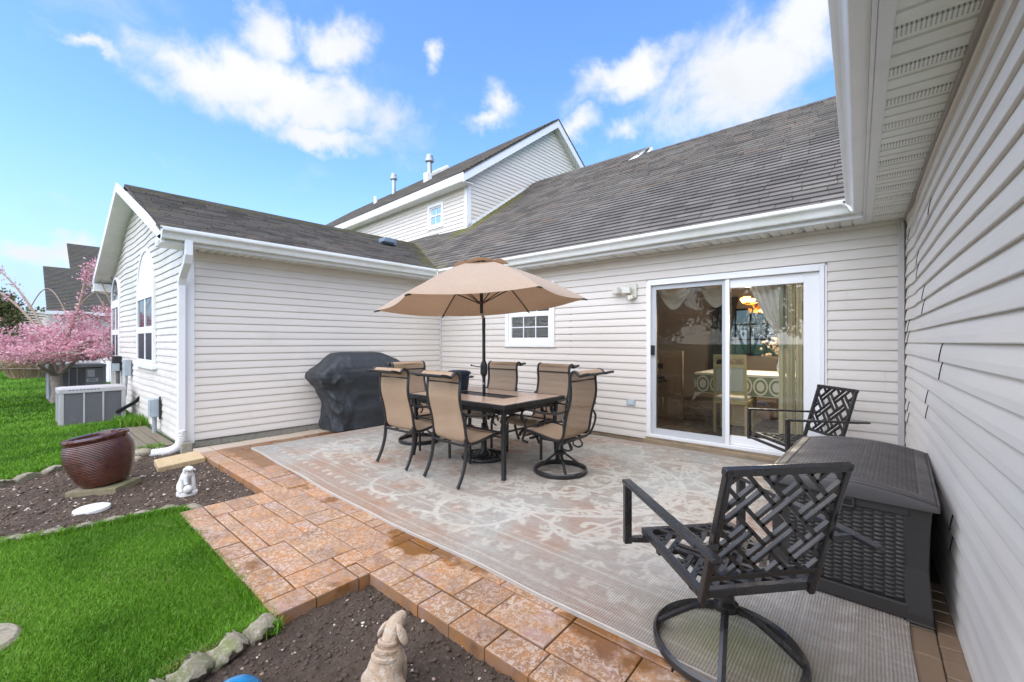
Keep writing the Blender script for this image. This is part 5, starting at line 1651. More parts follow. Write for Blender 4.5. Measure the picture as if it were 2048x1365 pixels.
def sling_chair(swivel, label, group):
    root = empty('sling_chair', (0, 0, 0), 0, label, 'chair', group)
    hw = .245
    sp = smooth_pts([(0, y, z) for y, z in PROF], 2)
    # the cloth, slightly slack between its side rails
    m = MB(); k = 8; vs = []; fs = []
    for p in sp:
        for j in range(k + 1):
            x = -hw + .012 + (2 * hw - .024) * j / k; sag = .012 * (1 - (2 * j / k - 1) ** 2)
            back = p.z > .45
            vs.append((x, p.y - (sag if back and p.z < 1.0 else 0), p.z - (0 if back else sag) + .004))
    for i in range(len(sp) - 1):
        for j in range(k): fs.append((i * (k + 1) + j, i * (k + 1) + j + 1, (i + 1) * (k + 1) + j + 1, (i + 1) * (k + 1) + j))
    m.add(vs, fs); m.build('sling', M_sling, root, smooth=True)
    for sx in (-1, 1):
        m = MB(); m.tube([(sx * hw, p.y, p.z) for p in sp], .0165, 8, flat=.85); m.build('side_rail', M_black2, root, smooth=True)
    for (y, z, nm) in ((-.270, .945, 'back_bar'), (-.175, .352, 'seat_bar'), (.255, .372, 'seat_bar')):
        m = MB(); m.tube([(-hw, y, z), (hw, y, z)], .0105, 8, flat=.8); m.build(nm, M_black2, root, smooth=True)
    m = MB(); yh, zh = PROF[-1]; m.tube([(-hw, yh, zh), (hw, yh, zh)], .009, 8); m.tube([(-hw, PROF[-4][0], PROF[-4][1] - .012), (hw, PROF[-4][0], PROF[-4][1] - .012)], .008, 8); m.build('headrest_bar', M_black2, root, smooth=True)
    m = MB(); m.bar((-hw * .6, -.19, .355), (-hw * .6, .24, .372), .02, .014); m.bar((hw * .6, -.19, .355), (hw * .6, .24, .372), .02, .014); m.tube([(-hw, -.215, .375), (hw, -.215, .375)], .009, 6); m.build('seat_bar', M_black2, root)
    for sx in (-1, 1):
        X_ = sx * (hw + .028)
        arm = smooth_pts([(sx * (hw + .004), -.258, .700), (sx * (hw + .02), -.225, .668), (X_, -.15, .640), (X_ + sx * .012, .0, .628), (X_ + sx * .015, .14, .640), (X_ + sx * .01, .22, .642), (X_, .275, .615), (X_, .292, .565), (X_, .270, .522), (X_, .235, .520), (X_, .228, .548)], 4)
        m = MB(); m.tube(arm, .0175, 8, flat=.6); m.build('armrest', M_black2, root, smooth=True)
        sup = smooth_pts([(X_, .285, .585), (X_, .245, .50), (X_ - sx * .004, .235, .44), (X_ - sx * .01, .262, .385), (X_ - sx * .012, .285, .33)], 4)
        m = MB(); m.tube(sup, .015, 8, flat=.75); m.build('arm_post', M_black2, root, smooth=True)
        if not swivel:
            m = MB(); m.tube(smooth_pts([(X_ - sx * .012, .285, .335), (X_ - sx * .012, .288, .20), (X_ - sx * .010, .292, .008)], 4), .0165, 6); m.build('leg', M_black2, root, smooth=True)
            m = MB(); m.tube(smooth_pts([(sx * hw, -.205, .43), (sx * (hw + .004), -.200, .34), (sx * (hw + .008), -.215, .22), (sx * (hw + .010), -.255, .10), (sx * (hw + .010), -.305, .008)], 4), .0175, 6); m.build('leg', M_black2, root, smooth=True)
        else:
            m = MB(); m.tube(smooth_pts([(X_ - sx * .012, .285, .335), (X_ - sx * .012, .27, .318), (X_ - sx * .012, .22, .312)], 3), .014, 6); m.build('arm_post', M_black2, root, smooth=True)
            m = MB(); m.tube(smooth_pts([(X_ + sx * .01, -.20, .635), (X_ + sx * .035, -.235, .56), (X_ + sx * .02, -.225, .46), (X_ - sx * .02, -.19, .36)], 3), .011, 6); m.build('arm_brace', M_black2, root, smooth=True)
    if swivel:
        m = MB(); m.ring((0, 0, .024), .262, .014, 48, 6, h=.026); m.build('base_ring', M_black2, root, smooth=True)
        for k in range(4):
            a = pi / 4 + k * pi / 2
            m = MB(); m.tube(smooth_pts([(.255 * cos(a), .255 * sin(a), .035), (.19 * cos(a), .19 * sin(a), .075), (.10 * cos(a), .10 * sin(a), .145), (.03 * cos(a), .03 * sin(a), .195)], 4), .0165, 6, flat=.7); m.build('spoke', M_black2, root, smooth=True)
        m = MB(); m.lathe([(.03, .17), (.062, .185), (.065, .205), (.045, .215), (.032, .24), (.03, .30), (.05, .31), (.05, .335), (.001, .34)], 18); m.build('swivel_hub', M_black2, root, smooth=True)
        m = MB(); m.box((0, .02, .335), (.26, .30, .022)); m.bar((-hw, -.16, .345), (hw, -.16, .345), .03, .02); m.bar((-hw, .2, .352), (hw, .2, .352), .03, .02); m.build('swivel_plate', M_black2, root, bevel=.004)
        m = MB()
        for sx in (-1, 1): m.tube(smooth_pts([(sx * .10, -.17, .335), (sx * .10, -.20, .29), (sx * .10, -.16, .255), (sx * .10, -.10, .265), (sx * .10, -.09, .30)], 4), .009, 6)
        m.build('spring', M_black2, root, smooth=True)
    return root


GR = 'tan sling chairs round the dining table'
cA = sling_chair(False, 'four-legged tan sling chair with its back to the picture, nearest the covered grill', GR)
for nm, loc, rz, lab in (('A', (-3.885, 2.885), radians(1.5), None), ('B', (-3.05, 2.875), radians(-3), 'four-legged tan sling chair with its back to the picture, in front of the table middle'),
                         ('D', (-3.87, 4.10), radians(184), 'tan sling chair across the table beside the umbrella pole, facing the picture'), ('E', (-3.05, 4.10), radians(177), 'tan sling chair across the table under the small window, facing the picture')):
    c = cA if nm == 'A' else copy_tree(cA)
    c.location = (*loc, .014); c.rotation_euler = (0, 0, rz)
    if lab: c['label'] = lab
cC = sling_chair(True, 'tan sling swivel chair on a round ring base at the right end of the table', GR)
cC.location = (-2.415, 3.60, .014); cC.rotation_euler = (0, 0, radians(91))
cF = copy_tree(cC); cF.location = (-4.60, 3.50, .014); cF.rotation_euler = (0, 0, radians(-96)); cF['label'] = 'tan sling swivel chair at the left end of the table, mostly hidden behind other chairs'
# ------------------------------------------------------------------ covered grill
M_cover = mk('black_cover', (.026, .031, .036), .36, spec=.5, var=[(6, (.028, .033, .038), .45, .7)], bump=[(8, .5, .03), (22, .3, .01), (400, .25, .001)], rvar=(7, .40, .6))
SECT = [(0.0, 3.03, 4.22, -6.50, -5.95), (.12, 3.03, 4.22, -6.50, -5.95), (.42, 3.02, 4.24, -6.50, -5.95), (.60, 2.96, 4.28, -6.50, -5.94), (.72, 2.86, 4.32, -6.49, -5.93), (.80, 2.79, 4.36, -6.50, -5.92), (.87, 2.79, 4.36, -6.5, -5.93), (.95, 2.92, 4.28, -6.49, -5.95),
        (1.04, 3.02, 4.14, -6.46, -6.0), (1.11, 3.09, 4.0, -6.43, -6.06), (1.155, 3.15, 3.90, -6.39, -6.13), (1.165, 3.25, 3.8, -6.33, -6.2)]
GO = Vector((-6.24, 3.6, .012))
Vc = []; nper = 220; nz_ = 110


def sect(z):
    for i in range(len(SECT) - 1):
        a, b = SECT[i], SECT[i + 1]
        if z <= b[0]:
            t = (z - a[0]) / (b[0] - a[0]); return [a[k] + (b[k] - a[k]) * t for k in range(1, 5)]
    return list(SECT[-1][1:])


for i in range(nz_ + 1):
    z = 1.165 * i / nz_
    y0, y1, x0, x1 = sect(z); hx, hy = (x1 - x0) / 2, (y1 - y0) / 2; cx, cy = (x0 + x1) / 2, (y0 + y1) / 2
    for j in range(nper):
        a = 2 * pi * j / nper; ex = .28
        ca, sa = cos(a), sin(a)
        px = hx * math.copysign(abs(ca) ** ex, ca); py = hy * math.copysign(abs(sa) ** ex, sa)
        P = Vector((cx + px, cy + py, z))
        low = max(0, min(1, (1.06 - z) / .35))
        f = noise.noise(Vector((P.x * 3, P.y * 3.2 + z * 2.5, z * 2.2))) * .045
        f += (abs(noise.noise(Vector((P.y * 5 + 9, P.x * 5 + z * 2.2, z * 1.6)))) - .25) * -.085
        f += (abs(noise.noise(Vector((P.y * 11 + z * 3.4, P.x * 9, z * 2.6 - P.y * 3)))) - .25) * -.042
        f += .010 * sin((P.y + P.x) * 24 + z * 5) * max(0, 1 - z / .45)
        nrm = Vector((ca * hy, sa * hx, 0)).normalized()
        P = P + nrm * f * (low * .9 + .12)
        if x0 + .0 and P.x < -6.58: P.x = -6.58
        Vc.append((P.x - GO.x, P.y - GO.y, max(0.002, z + (.012 * noise.noise(P * 3) if z > .9 else 0) + (.02 * abs(noise.noise(P * 6)) if i == 0 else 0))))
Fq = []
for i in range(nz_):
    for j in range(nper): Fq.append((i * nper + j, i * nper + (j + 1) % nper, (i + 1) * nper + (j + 1) % nper, (i + 1) * nper + j))
grill = empty('covered_grill', GO, 0, 'barbecue grill under a wrinkled black fabric cover against the side wall', 'grill')
m = MB(); m.add(Vc, Fq); m.add([Vc[nz_ * nper + j] for j in range(nper)], [tuple(range(nper))]); m.build('cover', M_cover, grill, smooth=True, angle=60)
m = MB(); m.tube([(.27, -.42, .905), (.285, -.1, .925), (.275, .35, .915), (.25, .6, .90)], .006, 6); m.build('cover_seam', M_cover, grill, smooth=True)
m = MB(); m.box((.292, -.36, .885), (.006, .075, .022)); m.build('strap_tag', mk('strap_grey', (.25, .26, .27), .5), grill)
m = MB(); m.tube([(-.10, -.48, .26), (-.08, -.56, .23), (-.06, -.58, .19)], .010, 6); m.build('strap', M_black, grill)

# ------------------------------------------------------------------ deck box
M_resin = mk('brown_resin', (.036, .032, .029), .50, spec=.45, bump=[(260, .3, .0008)], rvar=(6, .42, .6))
M_resinlid = mk('brown_resin_lid', (.060, .052, .048), .45, spec=.5, bump=[(260, .3, .0008)], rvar=(5, .34, .6))
DW, DL, DH = .655, 1.20, .585
box = empty('deck_box', (-.088, 3.345, .014), radians(-2.2), 'dark brown resin storage box with a basket-weave front and perforated lid, against the near wall', 'storage box')


def weave_panel(name, W, H, fn, mat, res, parent, basket=True, cell=(.040, .021), depth=.012):
    """a woven-relief panel: fn(u,v,h) -> point"""
    nu, nv = int(W / res), int(H / res); us = np.linspace(0, W, nu); vs = np.linspace(0, H, nv); U_, V_ = np.meshgrid(us, vs, indexing='ij')
    i = np.floor(U_ / cell[0]); fu = U_ / cell[0] - i; j = V_ / cell[1] + .5 * (i % 2); fv = j - np.floor(j)
    par = (np.floor(j).astype(int) % 2)
    h = (np.sin(pi * fv) ** .6) * (.35 + .65 * np.sin(pi * fu) ** .5)
    h = h * np.where(fu < .12, .25, 1)
    edge = np.minimum(np.minimum(U_, W - U_), np.minimum(V_, H - V_)); k = np.clip(edge / .012, 0, 1)
    h = h * k
    P = fn(U_, V_, h * depth)
    return np_mesh(name, P.reshape(-1, 3), grid_faces(nu, nv), mat, parent, smooth=True)


# body: four panels with raised corner posts, slightly flared
tap = .012
m = MB()
def post(x0, x1, y0, y1): m.box2((x0, y0, 0), (x1, y1, DH - .03))
body = MB()
body.box((0, 0, DH / 2 - .01), (DW - .06, DL - .06, DH - .10))
b_o = body.build('body_core', M_resin, box)
for sx in (-1, 1):
    for sy in (-1, 1):
        q = MB(); cx, cy = sx * DW / 2, sy * DL / 2; w_ = .095
        vs = []
        for z, gx in ((.0, .004), (.04, .004), (.25, -.012), (.42, -.008), (DH - .03, .0)):
            for ax, ay in ((0, 0), (-w_, 0), (-w_, -.03), (-.03, -w_), (0, -w_)): vs.append((cx + sx * (ax + gx), cy + sy * (ay + (gx if ay == 0 or ay == -w_ else 0)), z))
        fs = []
        for l in range(4):
            for e in range(5): fs.append((l * 5 + e, l * 5 + (e + 1) % 5, l * 5 + 5 + (e + 1) % 5, l * 5 + 5 + e))
        fs += [(0, 1, 2, 3, 4), (24, 23, 22, 21, 20)]
        q.add(vs, fs); q.build('corner_post', M_resin, box, bevel=.006)
fw_, fl_ = DW - .17, DL - .17
for sy in (-1, 1):
    weave_panel('weave_panel', fw_, .42, lambda u, v, h, sy=sy: np.stack([-fw_ / 2 + u, sy * (DL / 2 - .016 + h), .075 + v], -1), M_resin, .0042, box)
    Y_ = sy * (DL / 2 - .008)
    for zz_, hh_ in ((.04, .07), (.515, .045)): q = MB(); q.box((0, Y_, zz_), (fw_ + .01, .022, hh_)); q.build('rail', M_resin, box, bevel=.005)
for sx in (-1, 1):
    weave_panel('weave_panel', fl_, .42, lambda u, v, h, sx=sx: np.stack([sx * (DW / 2 - .016 + h), -fl_ / 2 + u, .075 + v], -1), M_resin, .008, box)
    for zz_, hh_ in ((.04, .07), (.515, .045)): q = MB(); q.box((sx * (DW / 2 - .008), 0, zz_), (.022, fl_ + .01, hh_)); q.build('rail', M_resin, box, bevel=.005)
q = MB(); q.box((-.02, -DL / 2 - .006, .528), (.135, .022, .012)); q.box((-.02, -DL / 2 - .006, .488), (.135, .022, .010)); q.box((-.083, -DL / 2 - .006, .508), (.010, .022, .034)); q.box((.043, -DL / 2 - .006, .508), (.010, .022, .034)); q.build('handle_rim', M_resin, box, bevel=.003)
q = MB(); q.box((-.02, -DL / 2 + .004, .508), (.116, .03, .030)); q.build('handle_recess', M_dark, box)
# lid: bowed across the width, with punched slots
LW, LL_ = DW + .03, DL + .03
crown = lambda x: .045 * (1 - (2 * x / LW) ** 2)
nu, nv = 170, 420; us = np.linspace(-LW / 2, LW / 2, nu); vs_ = np.linspace(-LL_ / 2, LL_ / 2, nv); U_, V_ = np.meshgrid(us, vs_, indexing='ij')
cu, cv = .036, .0165
jr = np.floor(V_ / cv + 100); fv = V_ / cv + 100 - jr; q_ = U_ / cu + 100 + .5 * (jr % 2); fu = q_ - np.floor(q_)
slot = (np.abs(fu - .5) < .33) & (np.abs(fv - .5) < .24)
ins = (np.abs(U_) < LW / 2 - .055) & (np.abs(V_) < LL_ / 2 - .055)
hz = DH - .005 + .045 * (1 - (2 * U_ / LW) ** 2) - .016 * (slot & ins) - .004 * ins
bev = np.minimum(LW / 2 - np.abs(U_), LL_ / 2 - np.abs(V_)); hz -= .010 * np.clip(1 - bev / .012, 0, 1) ** 2
lid = np_mesh('lid', np.stack([U_, V_, hz], -1).reshape(-1, 3), grid_faces(nu, nv), M_resinlid, box, smooth=False)
q = MB(); n = 16
for sy in (-1, 1):
    vs = []
    for k in range(n + 1):
        x = -LW / 2 + LW * k / n; z = DH - .005 + .045 * (1 - (2 * x / LW) ** 2)
        vs += [(x, sy * LL_ / 2, z - .012), (x, sy * (LL_ / 2 + .008), z - .026), (x, sy * (LL_ / 2 + .008), DH - .047), (x, sy * (LL_ / 2 - .02), DH - .047)]
    q.add(vs, [(4 * k + e, 4 * k + 4 + e, 4 * k + 5 + e, 4 * k + 1 + e) for k in range(n) for e in range(3)])
for sx in (-1, 1): q.box((sx * (LW / 2 + .003), 0, DH - .028), (.010, LL_ + .012, .038))
q.build('lid_rim', M_resinlid, box, smooth=True)

# ------------------------------------------------------------------ black lattice swivel chairs
M_alu = mk('black_wet_aluminium', (.024, .022, .021), .28, spec=.55, bump=[(700, .12, .0005)], rvar=(14, .16, .42))


def lattice(W, H, p, w, half, thick, fn, skip=None):
    """bars of a diagonal basket weave clipped to W x H; fn maps (u, v) to 3-D"""
    mb = MB(); c45 = cos(pi / 4)

    def clip(a, b):
        (x0, y0), (x1, y1) = a, b; t0, t1 = 0, 1; dx, dy = x1 - x0, y1 - y0
        for q, r in ((-dx, x0), (dx, W - x0), (-dy, y0), (dy, H - y0)):
            if abs(q) < 1e-9:
                if r < 0: return None
            else:
                t = r / q
                if q < 0: t0 = max(t0, t)
                else: t1 = min(t1, t)
        if t1 - t0 < .02: return None
        return (x0 + dx * t0, y0 + dy * t0), (x0 + dx * t1, y0 + dy * t1)
    R = int(1.5 * max(W, H) / p) + 2
    for i in range(-R, R):
        for j in range(-R, R):
            cx, cy = (i + .5) * p, (j + .5) * p; hl = p - w * p
            for s in (-1, 1):
                o = s * w * p
                if (i + j) % 2 == 0: a, b = (cx - hl, cy + o), (cx + hl, cy + o)
                else: a, b = (cx + o, cy - hl), (cx + o, cy + hl)
                r_ = lambda q: (W / 2 + (q[0] - q[1]) * c45, H / 2 + (q[0] + q[1]) * c45)
                k = clip(r_(a), r_(b))
                if k:
                    p0, p1 = fn(*k[0]), fn(*k[1]); n_ = fn.normal
                    mb.bar(p0, p1, half * 2, thick, up=n_)
    return mb


class Plane:
    def __init__(s, o, u, v): s.o = Vector(o); s.u = Vector(u).normalized(); s.v = Vector(v).normalized(); s.normal = s.u.cross(s.v)
    def __call__(s, a, b): return s.o + s.u * a + s.v * b


def lattice_chair(label):
    r = empty('lattice_chair', (0, 0, 0), 0, label, 'chair', 'black lattice swivel chairs')
    W = .483; SZ = .375; SD = .44
    yb = -.18; yf = yb + SD + .03
    # seat: square frame with lattice bars
    f = MB(); t_ = .032
    f.bar((-W / 2, yb, SZ - .01), (W / 2, yb, SZ - .01), t_, t_); f.bar((-W / 2, yf, SZ + .015), (W / 2, yf, SZ + .015), t_, t_)
    for sx in (-1, 1): f.bar((sx * (W / 2 - .016), yb, SZ - .01), (sx * (W / 2 - .016), yf, SZ + .015), t_, t_)
    f.build('seat_frame', M_alu, r, bevel=.004)
    pl = Plane((-W / 2 + .03, yb + .015, SZ), (1, 0, 0), (0, SD, .025)); lattice(W - .06, SD, .128, .17, .011, .010, pl).build('seat_lattice', M_alu, r)
    # back: leaning trapezoid frame
    bl = .575; lean = radians(16.5); vb = Vector((0, -sin(lean), cos(lean))); o = Vector((-W / 2 + .012, yb - .005, SZ - .04)); 
    f = MB()
    for sx in (0, 1):
        a = o + Vector((sx * (W - .024), 0, 0)); f.bar(a, a + vb * bl, .025, .030, up=(0, 1, .3))
    a = o + vb * (bl - .012); f.bar(a - Vector((.018, 0, 0)), a + Vector((W - .006, 0, 0)), .030, .028, up=vb)
    f.build('back_frame', M_alu, r, bevel=.005)
    f = MB(); a = o + vb * .115; f.bar(a, a + Vector((W - .024, 0, 0)), .022, .026, up=vb); f.build('back_rail', M_alu, r, bevel=.003)
    pl = Plane(o + vb * .115 + Vector((.008, 0, 0)), (1, 0, 0), vb); lattice(W - .04, bl - .13, .122, .17, .0078, .016, pl).build('back_lattice', M_alu, r)
    # arms
    for sx in (-1, 1):
        X_ = sx * (W / 2 + .065)
        f = MB(); f.bar((X_, yf + .03, .325), (X_, yf + .03, .630), .030, .036); f.build('arm_post', M_alu, r, bevel=.004)
        f = MB(); f.bar((X_, yf + .048, .628), (X_, yb - .12, .604), .044, .018); f.bar((X_, yb - .11, .605), (X_ - sx * .002, yb - .22, .602), .036, .016); f.build('armrest', M_alu, r, bevel=.004)
        f = MB(); f.bar((X_, yf + .03, .345), (sx * (W / 2 - .02), yf - .03, SZ - .01), .024, .024); f.build('arm_brace', M_alu, r)
        f = MB(); f.bar((X_, yb - .125, .604), (sx * (W / 2 - .01), yb - .10, .592), .02, .02); f.build('arm_bracket', M_alu, r)
    f = MB(); f.bar((-W / 2 - .065, yf + .03, .345), (W / 2 + .065, yf + .03, .345), .026, .022); f.build('front_rail', M_alu, r, bevel=.003)
    # swivel base
    m = MB(); m.ring((0, 0, .022), .285, .014, 56, 6, h=.024); m.build('base_ring', M_alu, r, smooth=True)
    for k in range(4):
        a = pi / 4 + k * pi / 2 + .12
        m = MB(); m.tube(smooth_pts([(.278 * cos(a), .278 * sin(a), .03), (.21 * cos(a), .21 * sin(a), .085), (.12 * cos(a), .12 * sin(a), .15), (.035 * cos(a), .035 * sin(a), .19)], 4), .017, 6, flat=.75); m.build('spoke', M_alu, r, smooth=True)
    m = MB(); m.lathe([(.028, .165), (.05, .175), (.05, .20), (.034, .215), (.030, .30), (.044, .31), (.044, .335), (.001, .338)], 18); m.build('swivel_hub', M_alu, r, smooth=True)
    m = MB(); m.box((0, 0, .345), (.26, .30, .018)); m.bar((-W / 2, -.13, .358), (W / 2, -.13, .358), .03, .018); m.bar((-W / 2, .14, .362), (W / 2, .14, .362), .03, .018); m.build('swivel_plate', M_alu, r, bevel=.003)
    return r


lc = lattice_chair('black lattice-back swivel chair in the foreground beside the storage box, seen from behind')
lc.location = (-.476, 1.979, .012); lc.rotation_euler = (0, 0, radians(48.3))
l2 = copy_tree(lc); l2.location = (-.515, 4.87, .014); l2.rotation_euler = (0, 0, radians(130)); l2['label'] = 'black lattice-back swivel chair behind the storage box, turned sideways in front of the glass door'

# ------------------------------------------------------------------ pot, statues, ball
M_glaze = mk('oxblood_glaze', (.066, .017, .010), .17, spec=.5, var=[(4, (.105, .028, .014), .45, .7), (14, (.036, .011, .009), .5, .75)], coat=.3)
pot = empty('planter_pot', (-5.56, .555, SOIL_Z + .045), 0, 'large glazed oxblood pot with a dimpled surface, leaning in the left soil bed', 'pot')
pot.rotation_euler = (radians(3), radians(-8.5), radians(40)); pot.location = (-5.55, .56, SOIL_Z + .062); pot.scale = (.75, .75, .85)
prof = [(.215, 0), (.235, .03), (.275, .11), (.312, .21), (.333, .31), (.334, .385), (.320, .44), (.300, .475)]
nr, na = 150, 320; V = []
pz = [p[1] for p in prof]; pr_ = [p[0] for p in prof]
zz = np.linspace(0, .475, nr); rr2 = np.interp(zz, pz, pr_)
rr2 = np.convolve(np.pad(rr2, 8, 'edge'), np.ones(17) / 17, 'valid')
aa = np.linspace(0, 2 * pi, na, endpoint=False); ZZ, AA = np.meshgrid(zz, aa, indexing='ij')
row = ZZ / .0175; ri = np.floor(row); fv = row - ri; col = AA / (2 * pi) * 92 + .5 * (ri % 2); fu = col - np.floor(col)
dim = np.sin(pi * fv) * (.45 + .55 * np.sin(pi * fu)); dim = dim * np.clip(ZZ / .03, 0, 1)
R_ = rr2[:, None] + .0065 * dim
V = np.stack([R_ * np.cos(AA), R_ * np.sin(AA), ZZ], -1).reshape(-1, 3)
ii = np.arange(nr - 1)[:, None] * na + np.arange(na)[None]; jj = np.arange(nr - 1)[:, None] * na + (np.arange(na)[None] + 1) % na
np_mesh('pot_body', V, np.stack([ii, jj, jj + na, ii + na], -1).reshape(-1, 4), M_glaze, pot, smooth=True)
m = MB(); m.lathe([(.298, .468), (.305, .472), (.306, .482), (.296, .486), (.298, .495), (.318, .503), (.325, .52), (.318, .538), (.298, .543), (.275, .535), (.268, .51), (.272, .40), (.26, .2), (.20, .03), (.001, .02)], 72); m.build('rim', M_glaze, pot, smooth=True)
m = MB(); m.lathe([(.001, .415), (.262, .41)], 40); m.build('potting_soil', M_soil, pot)
t = MB(); t.box((0, 0, 0), (.40, .34, .06)); o = t.build('timber_block', mk('mossy_timber', (.20, .17, .10), .85, var=[(9, (.13, .14, .05), .45, .7), (30, (.26, .20, .14), .5, .7)], bump=[(40, .6, .005)]), bevel=.006); o.location = (-5.50, .55, SOIL_Z + .022); o.rotation_euler = (0, -.05, radians(50))
tag(o, 'mossy timber block wedged under the leaning brown pot', 'block')

M_white = mk('white_cast_plaster', (.64, .63, .60), .7, var=[(14, (.52, .50, .46), .5, .72), (40, (.36, .34, .31), .60, .75)], bump=[(50, .9, .008), (140, .5, .003)])
M_buff = mk('buff_cast_plaster', (.52, .40, .285), .7, var=[(9, (.44, .305, .20), .42, .66), (20, (.60, .52, .42), .5, .66), (5, (.36, .23, .155), .54, .70), (60, (.30, .20, .14), .62, .75)], bump=[(30, .9, .012), (120, .6, .004)])


def skin_fig(name, verts, edges, mat, parent, sub=2, bumpy=True):
    """one continuous body grown over a skeleton: verts = (x, y, z, rx, ry)"""
    me = bpy.data.meshes.new(name); me.from_pydata([v[:3] for v in verts], edges, [])
    o = bpy.data.objects.new(name, me); COL.objects.link(o); o.parent = parent
    md = o.modifiers.new('skin', 'SKIN'); md.use_smooth_shade = True
    for i, v in enumerate(verts):
        s = me.skin_vertices[0].data[i]; s.radius = (v[3], v[4] if len(v) > 4 else v[3]); s.use_root = (i == 0)
    ss = o.modifiers.new('sub', 'SUBSURF'); ss.levels = sub; ss.render_levels = sub
    me.materials.append(mat)
    return o


# white sitting dog with a ball
d1 = empty('dog_statue', (-4.77, 1.02, SOIL_Z + .005), radians(25), 'small white dog statue sitting with a ball, in the soil beside the walkway', 'statue')
m = MB(); m.lathe([(.001, .03), (.075, .03), (.09, .02), (.092, -.01)], 24); bo = m.build('plinth', M_white, d1, smooth=True); bo.scale = (1, .82, 1)
S1 = .88
k = lambda *a: tuple(x * S1 for x in a)
vs = [k(-.035, 0, .075, .055, .06), k(-.028, 0, .135, .052, .05), k(-.008, 0, .19, .047, .045), k(.004, 0, .235, .036, .034), k(.014, 0, .265, .042, .040), k(.05, 0, .262, .026, .025), k(.082, 0, .255, .019, .019),
      k(.028, .036, .17, .024, .026), k(.038, .038, .10, .019, .02), k(.042, .038, .045, .018, .018), k(.06, .038, .034, .018, .014),
      k(.028, -.036, .17, .024, .026), k(.042, -.042, .125, .02, .02), k(.062, -.05, .11, .018, .016),
      k(-.035, .055, .065, .036, .04), k(.0, .068, .045, .026, .022), k(.03, .07, .036, .018, .014), k(-.035, -.055, .065, .036, .04), k(.0, -.068, .045, .026, .022), k(.03, -.07, .036, .018, .014),
      k(-.085, .012, .045, .014, .014), k(-.10, .05, .038, .012, .012)]
ed = [(0, 1), (1, 2), (2, 3), (3, 4), (4, 5), (5, 6), (2, 7), (7, 8), (8, 9), (9, 10), (2, 11), (11, 12), (12, 13), (0, 14), (14, 15), (15, 16), (0, 17), (17, 18), (18, 19), (0, 20), (20, 21)]
skin_fig('dog_body', vs, ed, M_white, d1)
for sy in (-1, 1):
    m = MB(); m.sphere(k(.012, sy * .040, .240), .026 * S1, 12, 8, (.6, .38, 1.35)); e = m.build('ear', M_white, d1, smooth=True)
m = MB(); m.sphere(k(.105, 0, .259), .009 * S1, 8, 6); m.build('nose', M_white, d1, smooth=True)
m = MB(); m.sphere(k(.080, -.05, .068), .042 * S1, 18, 12); m.build('ball', M_white, d1, smooth=True)

# buff dog in the foreground, seen from behind
d2 = empty('dog_statue', (-1.485, .99, SOIL_Z - .01), radians(108), 'beige dog statue in the near bed, seen from behind at the bottom edge', 'statue')
d2.scale = (.80, .80, .82)
vs = [(-.07, 0, .06, .085, .085), (-.065, 0, .12, .080, .078), (-.045, 0, .175, .064, .060), (-.018, 0, .225, .050, .046), (.004, 0, .262, .045, .042), (.020, 0, .292, .052, .047), (.055, 0, .302, .040, .036), (.088, 0, .306, .028, .026), (.108, 0, .307, .022, .02),
      (.02, .045, .15, .034, .034), (.028, .046, .07, .027, .027), (.03, .046, .015, .026, .02), (.02, -.045, .15, .034, .034), (.028, -.046, .07, .027, .027), (.03, -.046, .015, .026, .02),
      (-.06, .085, .05, .05, .055), (-.01, .10, .025, .034, .026), (-.06, -.085, .05, .05, .055), (-.01, -.10, .025, .034, .026), (-.15, 0, .03, .022, .022), (-.19, .05, .02, .016, .016)]
ed = [(0, 1), (1, 2), (2, 3), (3, 4), (4, 5), (5, 6), (6, 7), (7, 8), (2, 9), (9, 10), (10, 11), (2, 12), (12, 13), (13, 14), (0, 15), (15, 16), (0, 17), (17, 18), (0, 19), (19, 20)]
skin_fig('dog_body', vs, ed, M_buff, d2)
for sy in (-1, 1):
    m = MB(); m.sphere((.008, sy * .060, .268), .042, 14, 9, (.62, .36, 1.2), M=Matrix.Rotation(sy * .55, 3, 'X')); m.build('ear', M_buff, d2, smooth=True)
m = MB()
for (z, r_, w) in ((.240, .043, .013), (.212, .051, .015), (.182, .060, .016)):
    m.ring((-.022 - (.245 - z) * .35, 0, z), r_, w * .75, 26, 6, M=Matrix.Rotation(.3, 3, 'Y'))
m.build('neck_folds', M_buff, d2, smooth=True)

M_ballb = mk('turquoise_glaze', (.0, .19, .42), .12, var=[(3, (.0, .11, .30), .45, .7), (8, (.03, .34, .55), .55, .75)], coat=.6)
ball = empty('gazing_ball', (-1.83, .535, SOIL_Z - .10), 0, 'shiny turquoise blue glazed ball in the near bed, cut by the bottom picture edge', 'ball')
m = MB(); m.sphere((0, 0, .103), .108, 40, 26); m.build('globe', M_ballb, ball, smooth=True)

# ------------------------------------------------------------------ by the gable wall
M_ac1 = mk('ac_beige_grey', (.47, .45, .45), .45, var=[(4, (.42, .40, .39), .5, .7)])
M_ac2 = mk('ac_dark_grey', (.33, .34, .335), .45, var=[(4, (.29, .295, .29), .5, .7)])
M_fin = mk('ac_fins', (.20, .20, .21), .55, metal=.2)
M_fin2 = mk('ac_fins_dark', (.27, .28, .28), .55, metal=.2)


def louvre_mat(name, c0, c1):
    m = mk(name, c0, .5, metal=.2)
    nt = m.node_tree; N = nt.nodes; L = nt.links; p = N['Principled BSDF']
    g = N.new('ShaderNodeTexCoord'); sp = N.new('ShaderNodeSeparateXYZ'); L.new(g.outputs['Object'], sp.inputs[0])
    return m


